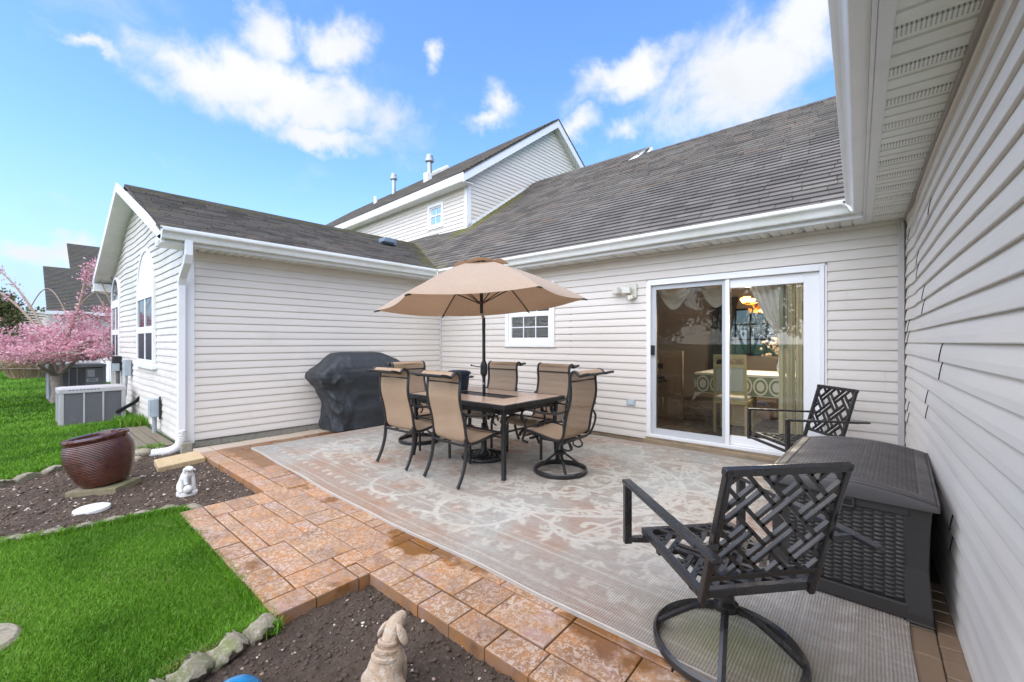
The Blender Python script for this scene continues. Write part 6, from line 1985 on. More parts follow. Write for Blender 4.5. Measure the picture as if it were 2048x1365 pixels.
def condenser(name, loc, rz, W, D, H, mat, fin, label, panels, dark_box):
    r = empty(name, loc, rz, label, 'air conditioner', 'outdoor air conditioning units')
    b = MB(); b.box((0, 0, .03), (W, D, .06)); b.build('base_pan', mat, r, bevel=.010)
    b = MB(); b.box((0, 0, H - .045), (W + .012, D + .012, .07)); b.box((0, 0, H - .006), (W - .05, D - .05, .012)); b.build('top_panel', mat, r, bevel=.010)
    b = MB(); b.box((0, 0, H / 2), (W - .05, D - .05, H - .1)); b.build('core', M_dark, r)
    pw = .055
    for sx in (-1, 1):
        for sy in (-1, 1):
            b = MB(); b.box((sx * (W / 2 - pw / 2), sy * (D / 2 - pw / 2), H / 2 - .01), (pw, pw, H - .13)); b.build('corner_post', mat, r, bevel=.006)
    iw = W - 2 * pw - (dark_box or 0)
    for sy in (-1, 1):
        for k in range(1, panels):
            b = MB(); b.box((-W / 2 + pw + iw * k / panels, sy * (D / 2 - .012), H / 2 - .01), (.022, .024, H - .13)); b.build('mullion', mat, r)
        b = MB(); n = int((H - .14) / .016)
        for i in range(n): b.box((-W / 2 + pw + iw / 2, sy * (D / 2 - .018), .07 + i * .016), (iw, .020, .0075), rot=Matrix.Rotation(sy * .5, 3, 'X'))
        o = b.build('louvre_grille', fin, r); 
    for sx in (-1, 1):
        b = MB()
        for i in range(n): b.box((sx * (W / 2 - .018), 0, .07 + i * .016), (.020, D - 2 * pw, .0075), rot=Matrix.Rotation(-sx * .5, 3, 'Y'))
        b.build('louvre_grille', fin, r)
    if dark_box:
        b = MB(); b.box((W / 2 - pw - dark_box / 2, -D / 2 + .012, H / 2 + .05), (dark_box, .03, H - .30)); b.build('service_panel', mk('service_panel', (.25, .26, .26), .5), r, bevel=.004)
        b = MB(); b.box((W / 2 - pw - dark_box * .68, -D / 2 - .005, H - .22), (dark_box * .42, .004, .17)); b.box((W / 2 - pw - dark_box * .6, -D / 2 - .005, H - .38), (dark_box * .66, .004, .085)); lo = b.build('label_plate', mk('paper_label', (.66, .66, .66), .6), r)
        b = MB()
        for i in range(5): b.box((W / 2 - pw - dark_box * .62, -D / 2 - .008, H - .352 - i * .013), (dark_box * .5 * (1 - .12 * (i % 3)), .002, .004))
        b.build('label_print', M_dark, lo)
    b = MB()
    for i in range(9): b.box((-W / 2 + .12 + i * .042, -D / 2 - .007, H - .028), (.026, .002, .014))
    if not dark_box: b.build('badge', mk('badge_grey', (.10, .11, .13), .5), r)
    return r


rA = radians(52)
condenser('air_conditioner', (-10.22, .85, LAWN_Z - .05), radians(91), .80, .60, .66, M_ac1, M_fin, 'pale beige air conditioning unit with three grille panels, nearer by the gable wall', 3, 0)
condenser('air_conditioner', (-14.5, .95, LAWN_Z - .05), radians(91), .94, .80, .90, M_ac2, M_fin2, 'dark grey air conditioning unit with paper labels, behind the pale one', 4, .30)

M_ebox = mk('electric_box_grey', (.36, .41, .44), .4, var=[(6, (.30, .35, .38), .5, .7)])
M_cond = mk('grey_conduit', (.30, .33, .34), .5)
GY = CO[1]
b_ = empty('electric_box', (-8.10, GY - .022, .30), 0, 'pale blue-grey electric box low on the gable wall near the downspout', 'electric box')
m = MB(); m.box((0, -.055, .06), (.17, .10, .27)); m.build('box_body', M_ebox, b_, bevel=.012)
m = MB(); m.box((0, -.112, .06), (.15, .014, .25)); m.build('cover_plate', M_ebox, b_, bevel=.006)
m = MB(); m.box((.10, -.01, .06), (.03, .02, .33)); m.build('back_plate', M_black, b_)
m = MB(); m.tube([(0.0, -.055, -.07), (0.0, -.055, -.45)], .028, 12); m.build('conduit', M_cond, b_, smooth=True)
b_ = empty('disconnect_box', (-10.52, GY - .022, .80), 0, 'grey switch box with a bent conduit, left of the low electric box', 'electric box')
m = MB(); m.box((0, -.05, .06), (.20, .10, .30)); m.build('box_body', M_ebox, b_, bevel=.010)
m = MB(); m.tube(smooth_pts([(0, -.06, -.08), (0.01, -.07, -.3), (.0, -.10, -.55), (-.10, -.25, -.85), (-.22, -.42, -.93)], 4), .022, 10); m.build('conduit', M_cond, b_, smooth=True)
b_ = empty('meter_box', (-11.62, GY - .022, .86), 0, 'small black box with a dark cable on the gable wall, farther of the wall boxes', 'electric box')
m = MB(); m.box((0, -.06, .05), (.28, .12, .28)); m.build('box_body', M_black, b_, bevel=.010)
m = MB(); m.box((.12, -.09, -.03), (.10, .10, .15)); m.build('side_box', M_ebox, b_, bevel=.008)
m = MB(); m.tube(smooth_pts([(.08, -.06, -.10), (.11, -.06, -.35), (.06, -.07, -.6), (.07, -.08, -.85)], 4), .032, 10); m.build('cable', mk('dark_conduit', (.09, .10, .105), .5), b_, smooth=True)
b_ = empty('line_set', (-9.75, GY - .02, .28), 0, 'black insulated pipe leaving the gable wall towards the air conditioner', 'pipe')
m = MB(); m.tube(smooth_pts([(.12, -.0, .10), (.05, -.05, .02), (-.1, -.16, -.08), (-.25, -.3, -.2), (-.30, -.42, -.33)], 4), .030, 10); m.build('pipe', M_black, b_, smooth=True)

# corrugated drain hose at the foot of the downspout
hz_ = []; pts = smooth_pts([(CO[0] + .055, CO[1] - .06, .22), (CO[0] + .055, CO[1] - .06, .10), (CO[0] + .045, CO[1] - .085, .02), (CO[0] + .01, CO[1] - .17, -.03), (CO[0] - .06, CO[1] - .30, -.045), (CO[0] - .15, CO[1] - .46, -.052), (CO[0] - .30, CO[1] - .72, -.06), (CO[0] - .42, CO[1] - .95, -.06)], 26)
P_ = [Vector(p) for p in pts]
m = MB(); m.tube(P_, [.052 + .0065 * (1 if (i // 2) % 2 else -1) for i in range(len(P_))], 16)
o = m.build('drain_hose', M_trim, smooth=True, angle=80); tag(o, 'white corrugated drain hose curving from the downspout foot across the soil', 'hose')
m = MB(); m.box((CO[0] + .09, CO[1] - .02, -.03), (.10, .12, .20)); o = m.build('splash_block', M_concrete, bevel=.01); tag(o, 'small concrete block standing at the foot of the house corner', 'block')
# rocks by the hose
for (x, y, s, lab) in ((-6.80, 1.02, .085, 'mossy yellow rock beneath the white drain hose'), (-6.55, .92, .05, 'small pale rock at the edge of the bed right of the pot'), (-6.93, 1.2, .06, 'grey rock behind the drain hose by the boards')):
    Vv = [tuple(Vector(v) * s * (1 + .25 * noise.noise(Vector(v) * 2 + Vector((x * 9, y, 0))))) for v in ico(2)[0]]
    m = MB(); m.add(Vv, [tuple(f) for f in ico(2)[1]]); o = m.build('rock', M_edging, smooth=True); o.location = (x, y, SOIL_Z + s * .35); o.scale = (1.35, 1, .75); tag(o, lab, 'rock', 'rocks by the drain hose')

# boardwalk along the gable wall
bw = empty('boardwalk', (-7.95, 1.12, LAWN_Z), 0, 'weathered mossy boards laid along the foot of the gable wall', 'boardwalk')
for i in range(4):
    m = MB(); m.box((prs.uniform(-.03, .03), -.20 + i * .128, .012 + prs.uniform(-.004, .004)), (1.9, .118, .03), rz=prs.uniform(-.006, .006)); m.build('board', M_oldwood, bw, bevel=.004)
gx = RNG.uniform(-9.6, -8.9, 1500); gy = RNG.uniform(1.05, 1.40, 1500); grass('grass', gx, gy, .16, .008, 31, lean=.6)
gx = RNG.uniform(-7.1, -6.85, 260); gy = RNG.uniform(1.0, 1.25, 260); grass('grass', gx, gy, .08, .006, 32, lean=.6)
gx, gy = RNG.uniform(-8.9, -7.0, 900), RNG.uniform(.84, .94, 900); grass('grass', gx, gy, .06, .006, 33, lean=.6)

# ------------------------------------------------------------------ back wall fittings
BY = 5.503
w_ = empty('floodlight', (-2.535, BY - .02, 2.03), 0, 'cream twin-head motion floodlight on the back wall left of the glass door', 'light')
M_cream = mk('cream_plastic', (.62, .60, .50), .4); M_lens = mk('frosted_lens', (.80, .80, .72), .25)
m = MB(); m.box((0.03, -.012, 0), (.16, .024, .20)); m.build('back_plate', M_cream, w_, bevel=.014)
for (x, y, z, a) in ((-.012, -.085, .01, .25), (-.165, -.075, .015, -.5)):
    M_ = Matrix.Rotation(a, 3, 'Z') @ Matrix.Rotation(.25, 3, 'X')
    m = MB(); m.box((x, y, z), (.125, .055, .088), rot=M_); lamp = m.build('lamp_head', M_cream, w_, bevel=.012)
    m = MB(); m.box(Vector((x, y, z)) + M_ @ Vector((0, -.029, 0)), (.105, .006, .068), rot=M_); m.build('lens', M_lens, lamp, bevel=.004)
    m = MB(); m.tube([(x + .03, -.02, z - .04), (x + .01, -.06, z - .05), (x, y + .02, z - .02)], .011, 8); m.build('swivel_arm', M_cream, w_, smooth=True)
m = MB(); m.box((.045, -.055, -.088), (.075, .06, .05)); m.sphere((.03, -.075, -.115), .026, 12, 8); m.build('motion_sensor', M_cream, w_, bevel=.006, smooth=True)
w_ = empty('wall_outlet', (-2.515, BY - .016, .50), 0, 'grey weatherproof outlet cover low on the back wall left of the glass door', 'outlet')
m = MB(); m.box((0, -.008, 0), (.125, .02, .082)); m.build('cover_plate', mk('outlet_grey', (.42, .50, .54), .4), w_, bevel=.004)
m = MB(); m.box((0.0, -.021, 0), (.085, .012, .055)); m.build('flip_lid', mk('outlet_lid', (.50, .57, .60), .35), w_, bevel=.004)
# ------------------------------------------------------------------ interior seen through the glass
M_wallin = mk('room_wall_paint', (.42, .33, .26), .85)
M_carp = mk('patterned_carpet', (.20, .165, .14), .95, var=[(7, (.10, .085, .075), .48, .56, 3), (11, (.30, .25, .21), .52, .6, 3)], coords='World')
def st(name, mb, mat): o = mb.build(name, mat); o['kind'] = 'structure'; return o
m = MB(); m.box((-1.7, 7.9, .06), (5.4, 4.55, .06)); st('room_floor', m, M_carp)
m = MB(); m.box((-1.7, 7.9, 2.50), (5.4, 4.55, .04)); st('room_ceiling', m, mk('ceiling_paint', (.55, .53, .49), .9))
m = MB(); m.box((-4.42, 7.9, 1.28), (.06, 4.55, 2.42)); m.box((1.02, 7.9, 1.28), (.06, 4.55, 2.42))
m.box((-3.5, 10.15, 1.28), (1.9, .06, 2.42)); m.box((-.15, 10.15, 1.28), (2.4, .06, 2.42)); m.box((-1.95, 10.15, .55), (1.2, .06, 1.0)); m.box((-1.95, 10.15, 2.27), (1.2, .06, .44)); m.box((-3.60, 6.9, 1.28), (.06, 2.5, 2.42)); st('room_wall', m, M_wallin)
wn = empty('far_window', (-1.95, 10.12, 1.05), 0, 'bright white-barred window at the back of the dining room', 'window')
m = MB()
for x in (-.58, -.29, 0, .29, .58): m.box((x, 0, .5), (.035, .04, 1.0))
for z in (0.02, .34, .66, .98): m.box((0, .003, z), (1.2, .036, .035))
m.build('frame', M_vinylwin, wn)
m = MB(); m.box((0, -.05, .5), (1.2, .004, 1.0)); m.build('dimming_pane', glass_mat('dimming_tint', (.42, .44, .44), .0, .0), wn)  # tinted pane added to dim the sky seen through the far window
M_lace = mk('lace_cloth', (.66, .64, .56), .85); M_curt = mk('grey_drape', (.78, .73, .70), .8, bump=[(200, .2, .001)]); M_dkcurt = mk('dark_drape', (.06, .058, .055), .85)
M_cream2 = mk('cream_wood', (.56, .47, .25), .4); M_seat = mk('pale_upholstery', (.55, .56, .53), .8)
# table and cloth
tb = empty('indoor_table', (-1.05, 7.25, .09), 0, 'dining table indoors behind the glass door', 'table')
m = MB(); m.box((0, 0, .735), (1.9, 1.0, .04)); m.build('tabletop', M_cream2, tb)
for sx in (-.45, .45): 
    m = MB(); m.box((sx, 0, .36), (.28, .5, .70)); m.box((sx, 0, .03), (.4, .62, .06)); m.build('pedestal', M_cream2, tb, bevel=.01)
def cloth_mat():
    m = mk('lace_pattern', (.70, .69, .63), .9)
    nt = m.node_tree; N = nt.nodes; L = nt.links; p = N['Principled BSDF']
    g = N.new('ShaderNodeTexCoord'); sp = N.new('ShaderNodeSeparateXYZ'); L.new(g.outputs['Object'], sp.inputs[0])
    def mm(op, x, y=None):
        n = N.new('ShaderNodeMath'); n.operation = op
        for i, q in enumerate((x, y)):
            if q is None: continue
            if isinstance(q, (int, float)): n.inputs[i].default_value = q
            else: L.new(q, n.inputs[i])
        return n.outputs[0]
    a = mm('ADD', sp.outputs[0], sp.outputs[1]); u = mm('SUBTRACT', mm('FRACT', mm('DIVIDE', a, .19)), .5); v = mm('DIVIDE', mm('ADD', sp.outputs[2], -.62), .13)
    r = mm('ADD', mm('MULTIPLY', mm('MULTIPLY', u, u), 4), mm('MULTIPLY', v, v))
    ring = mm('MULTIPLY', mm('GREATER_THAN', r, .55), mm('LESS_THAN', r, .9)); core = mm('LESS_THAN', r, .25)
    hang = mm('LESS_THAN', mm('ABSOLUTE', v), 1.0)
    k = mm('MULTIPLY', mm('SUBTRACT', 1.0, mm('MAXIMUM', ring, core)), hang)
    mx = N.new('ShaderNodeMixRGB'); L.new(k, mx.inputs[0]); mx.inputs[1].default_value = (.72, .72, .66, 1); mx.inputs[2].default_value = (.22, .24, .17, 1); L.new(mx.outputs[0], p.inputs['Base Color'])
    return m
m = MB(); m.box((0, 0, .778), (2.0, 1.08, .006)); m.box((0, -.54, .63), (2.0, .006, .30)); m.box((0, .54, .63), (2.0, .006, .30)); m.box((-1.0, 0, .63), (.006, 1.08, .30)); m.box((1.0, 0, .63), (.006, 1.08, .30))
for sx in (-1, 1):
    m.add([(sx * 1.0, -.54, .48), (sx * 1.03, -.57, .36), (sx * .9, -.545, .48)], [(0, 1, 2)])
o = m.build('tablecloth', cloth_mat()); o.location = (-1.05, 7.25, .09); tag(o, 'white lace-edged tablecloth hanging over the indoor dining table', 'tablecloth')


def indoor_chair(label):
    r = empty('indoor_chair', (0, 0, 0), 0, label, 'chair', 'cream dining chairs indoors')
    for sx in (-1, 1):
        m = MB(); m.tube([(sx * .19, -.20, 0), (sx * .19, -.19, .45), (sx * .185, -.24, 1.06)], .022, 4); m.build('leg', M_cream2, r)
        m = MB(); m.tube([(sx * .19, .20, 0), (sx * .19, .20, .44)], .020, 4); m.build('leg', M_cream2, r)
    m = MB(); m.box((0, 0, .43), (.42, .44, .05)); m.build('seat_rail', M_cream2, r, bevel=.005)
    m = MB(); m.box((0, 0, .475), (.40, .42, .05)); m.build('seat', M_seat, r, bevel=.02)
    m = MB(); m.bar((-.2, -.24, 1.05), (.2, -.24, 1.05), .03, .05); m.bar((-.2, -.232, .92), (.2, -.232, .92), .03, .035); m.bar((-.2, -.20, .56), (.2, -.20, .56), .03, .05)
    for s in range(3):
        cx = -.12 + .12 * s; m.tube([(cx + .062 * cos(pi * i / 8), -.235, .935 + .085 * sin(pi * i / 8)) for i in range(9)], .008, 6)
    m.build('back_frame', M_cream2, r)
    m = MB(); m.box((0, -.215, .74), (.34, .03, .32)); m.build('back_pad', M_seat, r, bevel=.01)
    return r


ic = indoor_chair('cream dining chair with a padded back just inside the glass door, seen from behind'); ic.location = (-1.46, 6.46, .09); ic.rotation_euler = (0, 0, radians(2))
i2 = copy_tree(ic); i2.location = (-.95, 8.15, .09); i2.rotation_euler = (0, 0, radians(180)); i2['label'] = 'cream dining chair on the far side of the indoor table'
# drape, swags, blinds
def drape(name, pts_top, pts_bot, folds, depth, mat, label, cat):
    """a hanging cloth between two curves, with folds"""
    n = folds * 8; k = 24; vs = []
    for j in range(k + 1):
        t = j / k
        for i in range(n + 1):
            u = i / n
            a = Vector(pts_top[0]).lerp(Vector(pts_top[1]), u); b = Vector(pts_bot[0]).lerp(Vector(pts_bot[1]), u)
            p = a.lerp(b, t); s = sin(pi * t) * .0
            p += Vector((0, -depth * (.5 + .5 * sin(u * folds * 2 * pi)) * (.5 + .5 * t), -.12 * sin(pi * t) * u))
            vs.append(tuple(p))
    fs = [(j * (n + 1) + i, j * (n + 1) + i + 1, (j + 1) * (n + 1) + i + 1, (j + 1) * (n + 1) + i) for j in range(k) for i in range(n)]
    m = MB(); m.add(vs, fs); o = m.build(name, mat, smooth=True); return tag(o, label, cat)
drape('curtain', ((-1.17, 5.70, 2.10), (-.70, 5.70, 2.10)), ((-.77, 5.71, 1.25), (-.70, 5.71, 1.27)), 6, .035, M_curt, 'grey curtain swept to the right inside the glass door', 'curtain')
for i, (x0, x1, lab) in enumerate(((-2.75, -2.25, 'dark drape left of the far dining room window'), (-1.65, -1.15, 'dark drape right of the far dining room window'))):
    drape('far_drape', ((x0 - (.0 if i else -.1), 10.0, 2.3), (x1 + (.1 if not i else -.5 * 0), 10.0, 2.3)), ((x0, 10.0, .7), (x0 + .22, 10.0, .7)) if i == 0 else ((x1 - .2, 10.0, .7), (x1, 10.0, .7)), 4, .06, M_dkcurt, lab, 'curtain')
def swag(x0, x1, z, lab):
    vs = []; n = 16; k = 10
    for j in range(k + 1):
        for i in range(n + 1):
            u = i / n; t = j / k; sag = .26 * t * sin(pi * u) + .03 * t
            vs.append((x0 + (x1 - x0) * u, 5.78 - .02 * sin(t * 9), z - sag))
    m = MB(); m.add(vs, [(j * (n + 1) + i, j * (n + 1) + i + 1, (j + 1) * (n + 1) + i + 1, (j + 1) * (n + 1) + i) for j in range(k) for i in range(n)])
    f = m.build('valance', M_curt, smooth=True); tag(f, lab, 'valance', 'swagged valances inside the glass door')
swag(-2.25, -1.82, 2.06, 'left draped valance at the top of the sliding door glass'); swag(-1.70, -1.30, 2.06, 'right draped valance at the top of the sliding door glass')
vb = empty('vertical_blind', (-.62, 5.625, .13), 0, 'stacked pale vertical blinds at the right of the glass door', 'blind')
M_slat = mk('blind_slat', (.84, .81, .68), .6, rnd=.35)
for i in range(12):
    m = MB(); m.box((-.16 + i * .030, 0, .97), (.085, .0025, 1.92), rz=radians(70 + 8 * (i % 3))); m.build('slat', M_slat, vb)
m = MB(); m.box((0, 0, 1.95), (.42, .05, .05)); m.build('headrail', M_vinylwin, vb)
# chandelier
M_bulb = mk('lit_bulb', (1, .6, .2), .4, emit=((1.0, .40, .09, 1), 3.2)); M_brass = mk('brass', (.45, .25, .08), .3, metal=1)
ch = empty('chandelier', (-1.23, 7.2, 1.93), 0, 'lit amber chandelier over the indoor dining table', 'chandelier')
m = MB(); m.tube([(0, 0, .0), (0, 0, .54)], .012, 8); m.ring((0, 0, -.02), .24, .010, 30, 6); m.lathe([(.001, -.16), (.07, -.12), (.10, -.02), (.03, .06), (.03, .1)], 18); m.build('frame', M_brass, ch, smooth=True)
for i in range(8):
    a = 2 * pi * i / 8; m = MB(); m.lathe([(.02, 0), (.055, .05), (.048, .075)], 12, (.25 * cos(a), .25 * sin(a), .0)); m.build('shade', M_bulb, ch, smooth=True)
m = MB()
for i in range(60):
    a = prs.uniform(0, 6.28); r_ = prs.uniform(.05, .22); m.box((r_ * cos(a), r_ * sin(a), prs.uniform(-.16, -.03)), (.012, .012, .025), rz=a)
o = m.build('crystal_drops', mk('amber_crystal', (.6, .22, .04), .1, emit=((1.0, .25, .03, 1), .45)), ch); o['kind'] = 'stuff'
lp = bpy.data.lights.new('chandelier_lamp', 'POINT'); lp.energy = 22; lp.color = (1, .86, .70); lp.shadow_soft_size = .25
lpo = bpy.data.objects.new('chandelier_lamp', lp); COL.objects.link(lpo); lpo.parent = ch; lpo.location = (0, 0, -.28)
# flowers, cabinet
fl_e = empty('flower_vase', (-1.0, 7.35, .875), 0, 'vase of dried flowers standing on the indoor dining table', 'vase')
m = MB(); m.lathe([(.05, 0), (.08, .08), (.05, .18), (.06, .22)], 18); m.build('vase_body', mk('vase_glass', (.30, .36, .42), .15), fl_e, smooth=True)
m = MB()
for i in range(150):
    a = prs.uniform(0, 6.28); r_ = prs.uniform(0, .30); z = .22 + prs.uniform(.05, .38) * (1 - r_); m.sphere((r_ * cos(a), r_ * sin(a), z), prs.uniform(.012, .026), 5, 4)
    if i % 5 == 0: m.tube([(0, 0, .2), (r_ * cos(a), r_ * sin(a), z)], .003, 4)
o = m.build('blooms', mk('dried_blooms', (.30, .22, .15), .8, rnd=.2), fl_e); o['kind'] = 'stuff'
cabm = mk('pale_oak', (.42, .31, .22), .5, var=[((20, 2, 2), (.34, .25, .17), .4, .7)])
c_ = empty('sideboard', (-2.75, 6.95, .09), 0, 'pale wooden sideboard panel indoors at the left of the glass door', 'cabinet')
m = MB(); m.box((0, 0, .55), (.9, .05, 1.1)); m.box((-.5, -.35, .3), (.6, .6, .6)); m.build('cabinet_body', cabm, c_, bevel=.006)
m = MB(); m.box((.02, -.35, .62), (.42, .5, .03)); m.build('shelf_top', M_black, c_)
g_ = empty('model_ship', (-2.60, 6.5, .76), 0, 'small dark model ship on the sideboard indoors', 'model ship')
m = MB(); m.box((0, 0, .03), (.34, .06, .05)); m.build('hull', M_black, g_, bevel=.01)
m = MB()
for x in (-.11, 0, .1): m.tube([(x, 0, .05), (x, 0, .30)], .005, 5); m.box((x, 0, .2), (.09, .004, .08))
m.build('masts', M_dark, g_)
# room behind the small window, with a string of bunting
m = MB(); m.box((-4.3, 6.6, 1.9), (1.7, .05, 1.6)); m.box((-5.15, 6.05, 1.9), (.05, 1.1, 1.6)); m.box((-3.5, 6.05, 1.9), (.05, 1.1, 1.6)); m.box((-4.3, 6.05, 1.1), (1.7, 1.1, .05)); m.box((-4.3, 6.05, 2.5), (1.7, 1.1, .05)); st('room_wall', m, mk('kitchen_paint', (.36, .33, .28), .8))
bt = empty('bunting', (-4.3, 5.62, 1.74), 0, 'white scalloped bunting hanging inside the small window', 'bunting')
m = MB()
for c0 in (-.16, .24):
    pts = [(c0 - .19 + .38 * i / 14, 0, .03 - .13 * sin(pi * i / 14)) for i in range(15)]
    m.tube(pts, .006, 5)
    for i in range(1, 14, 2): x, y, z = pts[i]; m.add([(x - .018, 0, z), (x + .018, 0, z), (x, 0, z - .045)], [(0, 1, 2)])
m.build('garland', mk('bunting_white', (.80, .80, .78), .7), bt)

# ------------------------------------------------------------------ neighbouring house
nbx = -29.5
nh = empty('neighbour_house', (nbx, 8, LAWN_Z), 0, 'neighbouring pale house with a mossy grey shingle roof beyond the pink tree', 'house')
M_nroof = mk('neighbour_shingles', (.085, .078, .066), .9, var=[(1.2, (.06, .056, .05), .4, .7), (3, (.10, .095, .035), .50, .72), ((.5, .5, 40), (.11, .10, .085), .5, .7)], bump=[((1, 1, 60), .5, .02)], coords='World')
ND = Vector((nbx, 8, LAWN_Z))
def npart(mb, name, mat, parent=None, **k):
    mb.v = [(x - ND.x, y - ND.y, z - ND.z) for x, y, z in mb.v]; return mb.build(name, mat, parent or nh, **k)
m = MB(); m.box((nbx - 5.5, 10.1, 1.3), (11, 18, 2.9)); nw = npart(m, 'wall', M_siding)
for i in range(24):
    zb = .0 + i * .1143; m = MB(); m.add([(nbx + .018, 1.1, zb), (nbx + .018, 18.2, zb), (nbx + .003, 18.2, zb + .118), (nbx + .003, .2, zb + .118)], [(0, 1, 2, 3)]); m.add([(nbx + .018, 1.1, zb), (nbx + .018, 18.2, zb), (nbx, 18.2, zb), (nbx, .2, zb)], [(0, 1, 2, 3)]); npart(m, 'siding_strip', M_siding, nw)
def roof_slab(y0, y1, ze, zr, run, x0=nbx + .45):
    m = MB(); a = [(x0, y0, ze), (x0, y1, ze), (x0 - run, y1, zr), (x0 - run, y0, zr)]
    m.add(a + [(x, y, z - .12) for x, y, z in a], [(0, 1, 2, 3), (7, 6, 5, 4), (0, 4, 5, 1), (3, 2, 6, 7), (0, 3, 7, 4)]); r = npart(m, 'roof', M_nroof)
    n = int(math.hypot(run, zr - ze) / .15)
    mm_ = MB()
    for i in range(n):
        t = i / n; t2 = (i + 1) / n
        mm_.add([(x0 - run * t + .01, y0, ze + (zr - ze) * t + .025), (x0 - run * t + .01, y1, ze + (zr - ze) * t + .025), (x0 - run * t2, y1, ze + (zr - ze) * t2 + .004), (x0 - run * t2, y0, ze + (zr - ze) * t2 + .004)], [(0, 1, 2, 3)])
    o = npart(mm_, 'shingle_courses', M_nroof, r); o['kind'] = 'stuff'
roof_slab(.95, 20, 2.80, 5.35, 4.2)
roof_slab(1.95, 20, 5.2, 7.1, 2.6, x0=nbx - 3.6)
m = MB(); m.box((nbx + .47, 10.5, 2.72), (.06, 19.2, .16)); npart(m, 'gutter', M_trim)
m = MB(); m.box((nbx - 4.9, 10.6, 3.6), (2, 17, 3.0)); npart(m, 'attic', M_siding)
m = MB(); m.box((nbx - 7.2, 11.0, 4.8), (2, 17, 4.2)); npart(m, 'attic', M_siding)

# white bin by the neighbour's wall
wb = empty('storage_bin', (-19.6, 2.35, LAWN_Z), radians(15), 'white ribbed plastic bin by the neighbouring house wall, behind the dark grey unit', 'bin')
m = MB(); m.box((0, 0, .5), (.95, .7, 1.0)); m.build('bin_body', M_trim, wb, bevel=.04)
m = MB()
for i in range(4): m.box((-.36 + i * .24, -.36, .5), (.07, .05, .85))
m.build('ribs', M_trim, wb, bevel=.01)
m = MB(); m.box((0, 0, 1.03), (1.02, .78, .08)); m.build('lid', M_trim, wb, bevel=.02)

# ------------------------------------------------------------------ plants
M_bark = mk('grey_bark', (.27, .215, .175), .9, var=[(12, (.36, .31, .26), .45, .7)], bump=[((20, 20, 6), .7, .02)])
M_twig = mk('pale_twig', (.33, .25, .18), .8)


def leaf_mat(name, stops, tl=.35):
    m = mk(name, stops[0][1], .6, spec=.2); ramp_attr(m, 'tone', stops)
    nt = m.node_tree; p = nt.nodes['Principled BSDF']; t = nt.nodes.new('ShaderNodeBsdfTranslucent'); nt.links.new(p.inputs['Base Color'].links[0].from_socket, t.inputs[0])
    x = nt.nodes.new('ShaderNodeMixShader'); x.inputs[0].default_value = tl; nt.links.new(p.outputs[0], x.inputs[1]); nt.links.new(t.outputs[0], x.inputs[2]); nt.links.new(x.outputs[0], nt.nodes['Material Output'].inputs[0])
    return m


M_blossom = leaf_mat('pink_blossom', [(0, (.46, .17, .22, 1)), (.4, (.68, .33, .40, 1)), (.8, (.80, .52, .57, 1)), (1, (.86, .72, .73, 1))])
M_evergreen = leaf_mat('evergreen', [(0, (.010, .026, .010, 1)), (.6, (.026, .058, .018, 1)), (1, (.055, .10, .03, 1))], .1)
M_olive = leaf_mat('olive_leaves', [(0, (.05, .06, .02, 1)), (.6, (.11, .12, .045, 1)), (1, (.20, .18, .08, 1))], .25)
M_straw = leaf_mat('dry_grass', [(0, (.42, .30, .17, 1)), (.5, (.70, .54, .35, 1)), (.9, (.80, .64, .44, 1)), (1, (.20, .24, .06, 1))], .2)


def leaves(name, C, size, mat, parent, seed, tone=None, droop=0):
    r = np.random.default_rng(seed); n = len(C)
    a = r.normal(size=(n, 3)); a /= np.linalg.norm(a, axis=1)[:, None]; b = np.cross(a, r.normal(size=(n, 3))); b /= np.linalg.norm(b, axis=1)[:, None]
    s = size * r.uniform(.6, 1.4, n)[:, None]
    P = np.stack([C - a * s, C + b * s * .55, C + a * s, C - b * s * .55], 1).reshape(-1, 3)
    F = np.arange(n)[:, None] * 4 + np.arange(4)[None]
    t = np.clip(r.beta(2.0, 2.0, n) if tone is None else tone + r.normal(0, .15, n), 0, 1)
    o = np_mesh(name, P, F, mat, parent, face_attr={'tone': t}); o['kind'] = 'stuff'; return o


# weeping pink cherry
CH = Vector((-13.72, .60, LAWN_Z))
cherry = empty('cherry_tree', CH, 0, 'pink blossoming weeping cherry tree on the lawn beyond the air conditioning units', 'tree')
crs = random.Random(4); tips = []
tr = MB(); tr.tube([(0, 0, 0), (.02, .01, .3), (.0, -.02, .62)], [.115, .09, .10], 10)
br = MB()


def limb(p, d, L_, r, depth):
    pts = [Vector(p)]; d = Vector(d).normalized(); n = 6
    for i in range(n):
        d = (d + Vector((crs.uniform(-.2, .2), crs.uniform(-.2, .2), crs.uniform(-.12, .1) - (.10 if depth > 0 else .02) * i)) * .7).normalized()
        if pts[-1].z < 1.15 and d.z < 0: d.z = .05
        pts.append(pts[-1] + d * L_ / n)
    br.tube(pts, [r * (1 - .75 * i / n) for i in range(n + 1)], 6)
    for i, q in enumerate(pts[1:]):
        if depth >= 1 or i > 2: tips.append((q, depth))
    if depth < 3:
        for k in range(4 if depth < 2 else 3):
            i = crs.randint(2, n); a = crs.uniform(0, 2 * pi)
            limb(pts[i], d * .5 + Vector((cos(a), sin(a), crs.uniform(-.1, .55))), L_ * crs.uniform(.5, .8), r * .5, depth + 1)


for k in range(8):
    a = 2 * pi * k / 8 + crs.uniform(-.3, .3); limb((0, 0, .6), (cos(a) * .9, sin(a) * .9, crs.uniform(.55, 1.3)), crs.uniform(1.0, 1.5), .045, 0)
tr.build('trunk', M_bark, cherry, smooth=True); br.build('branches', M_bark, cherry, smooth=True)
long_ = MB(); lt = []
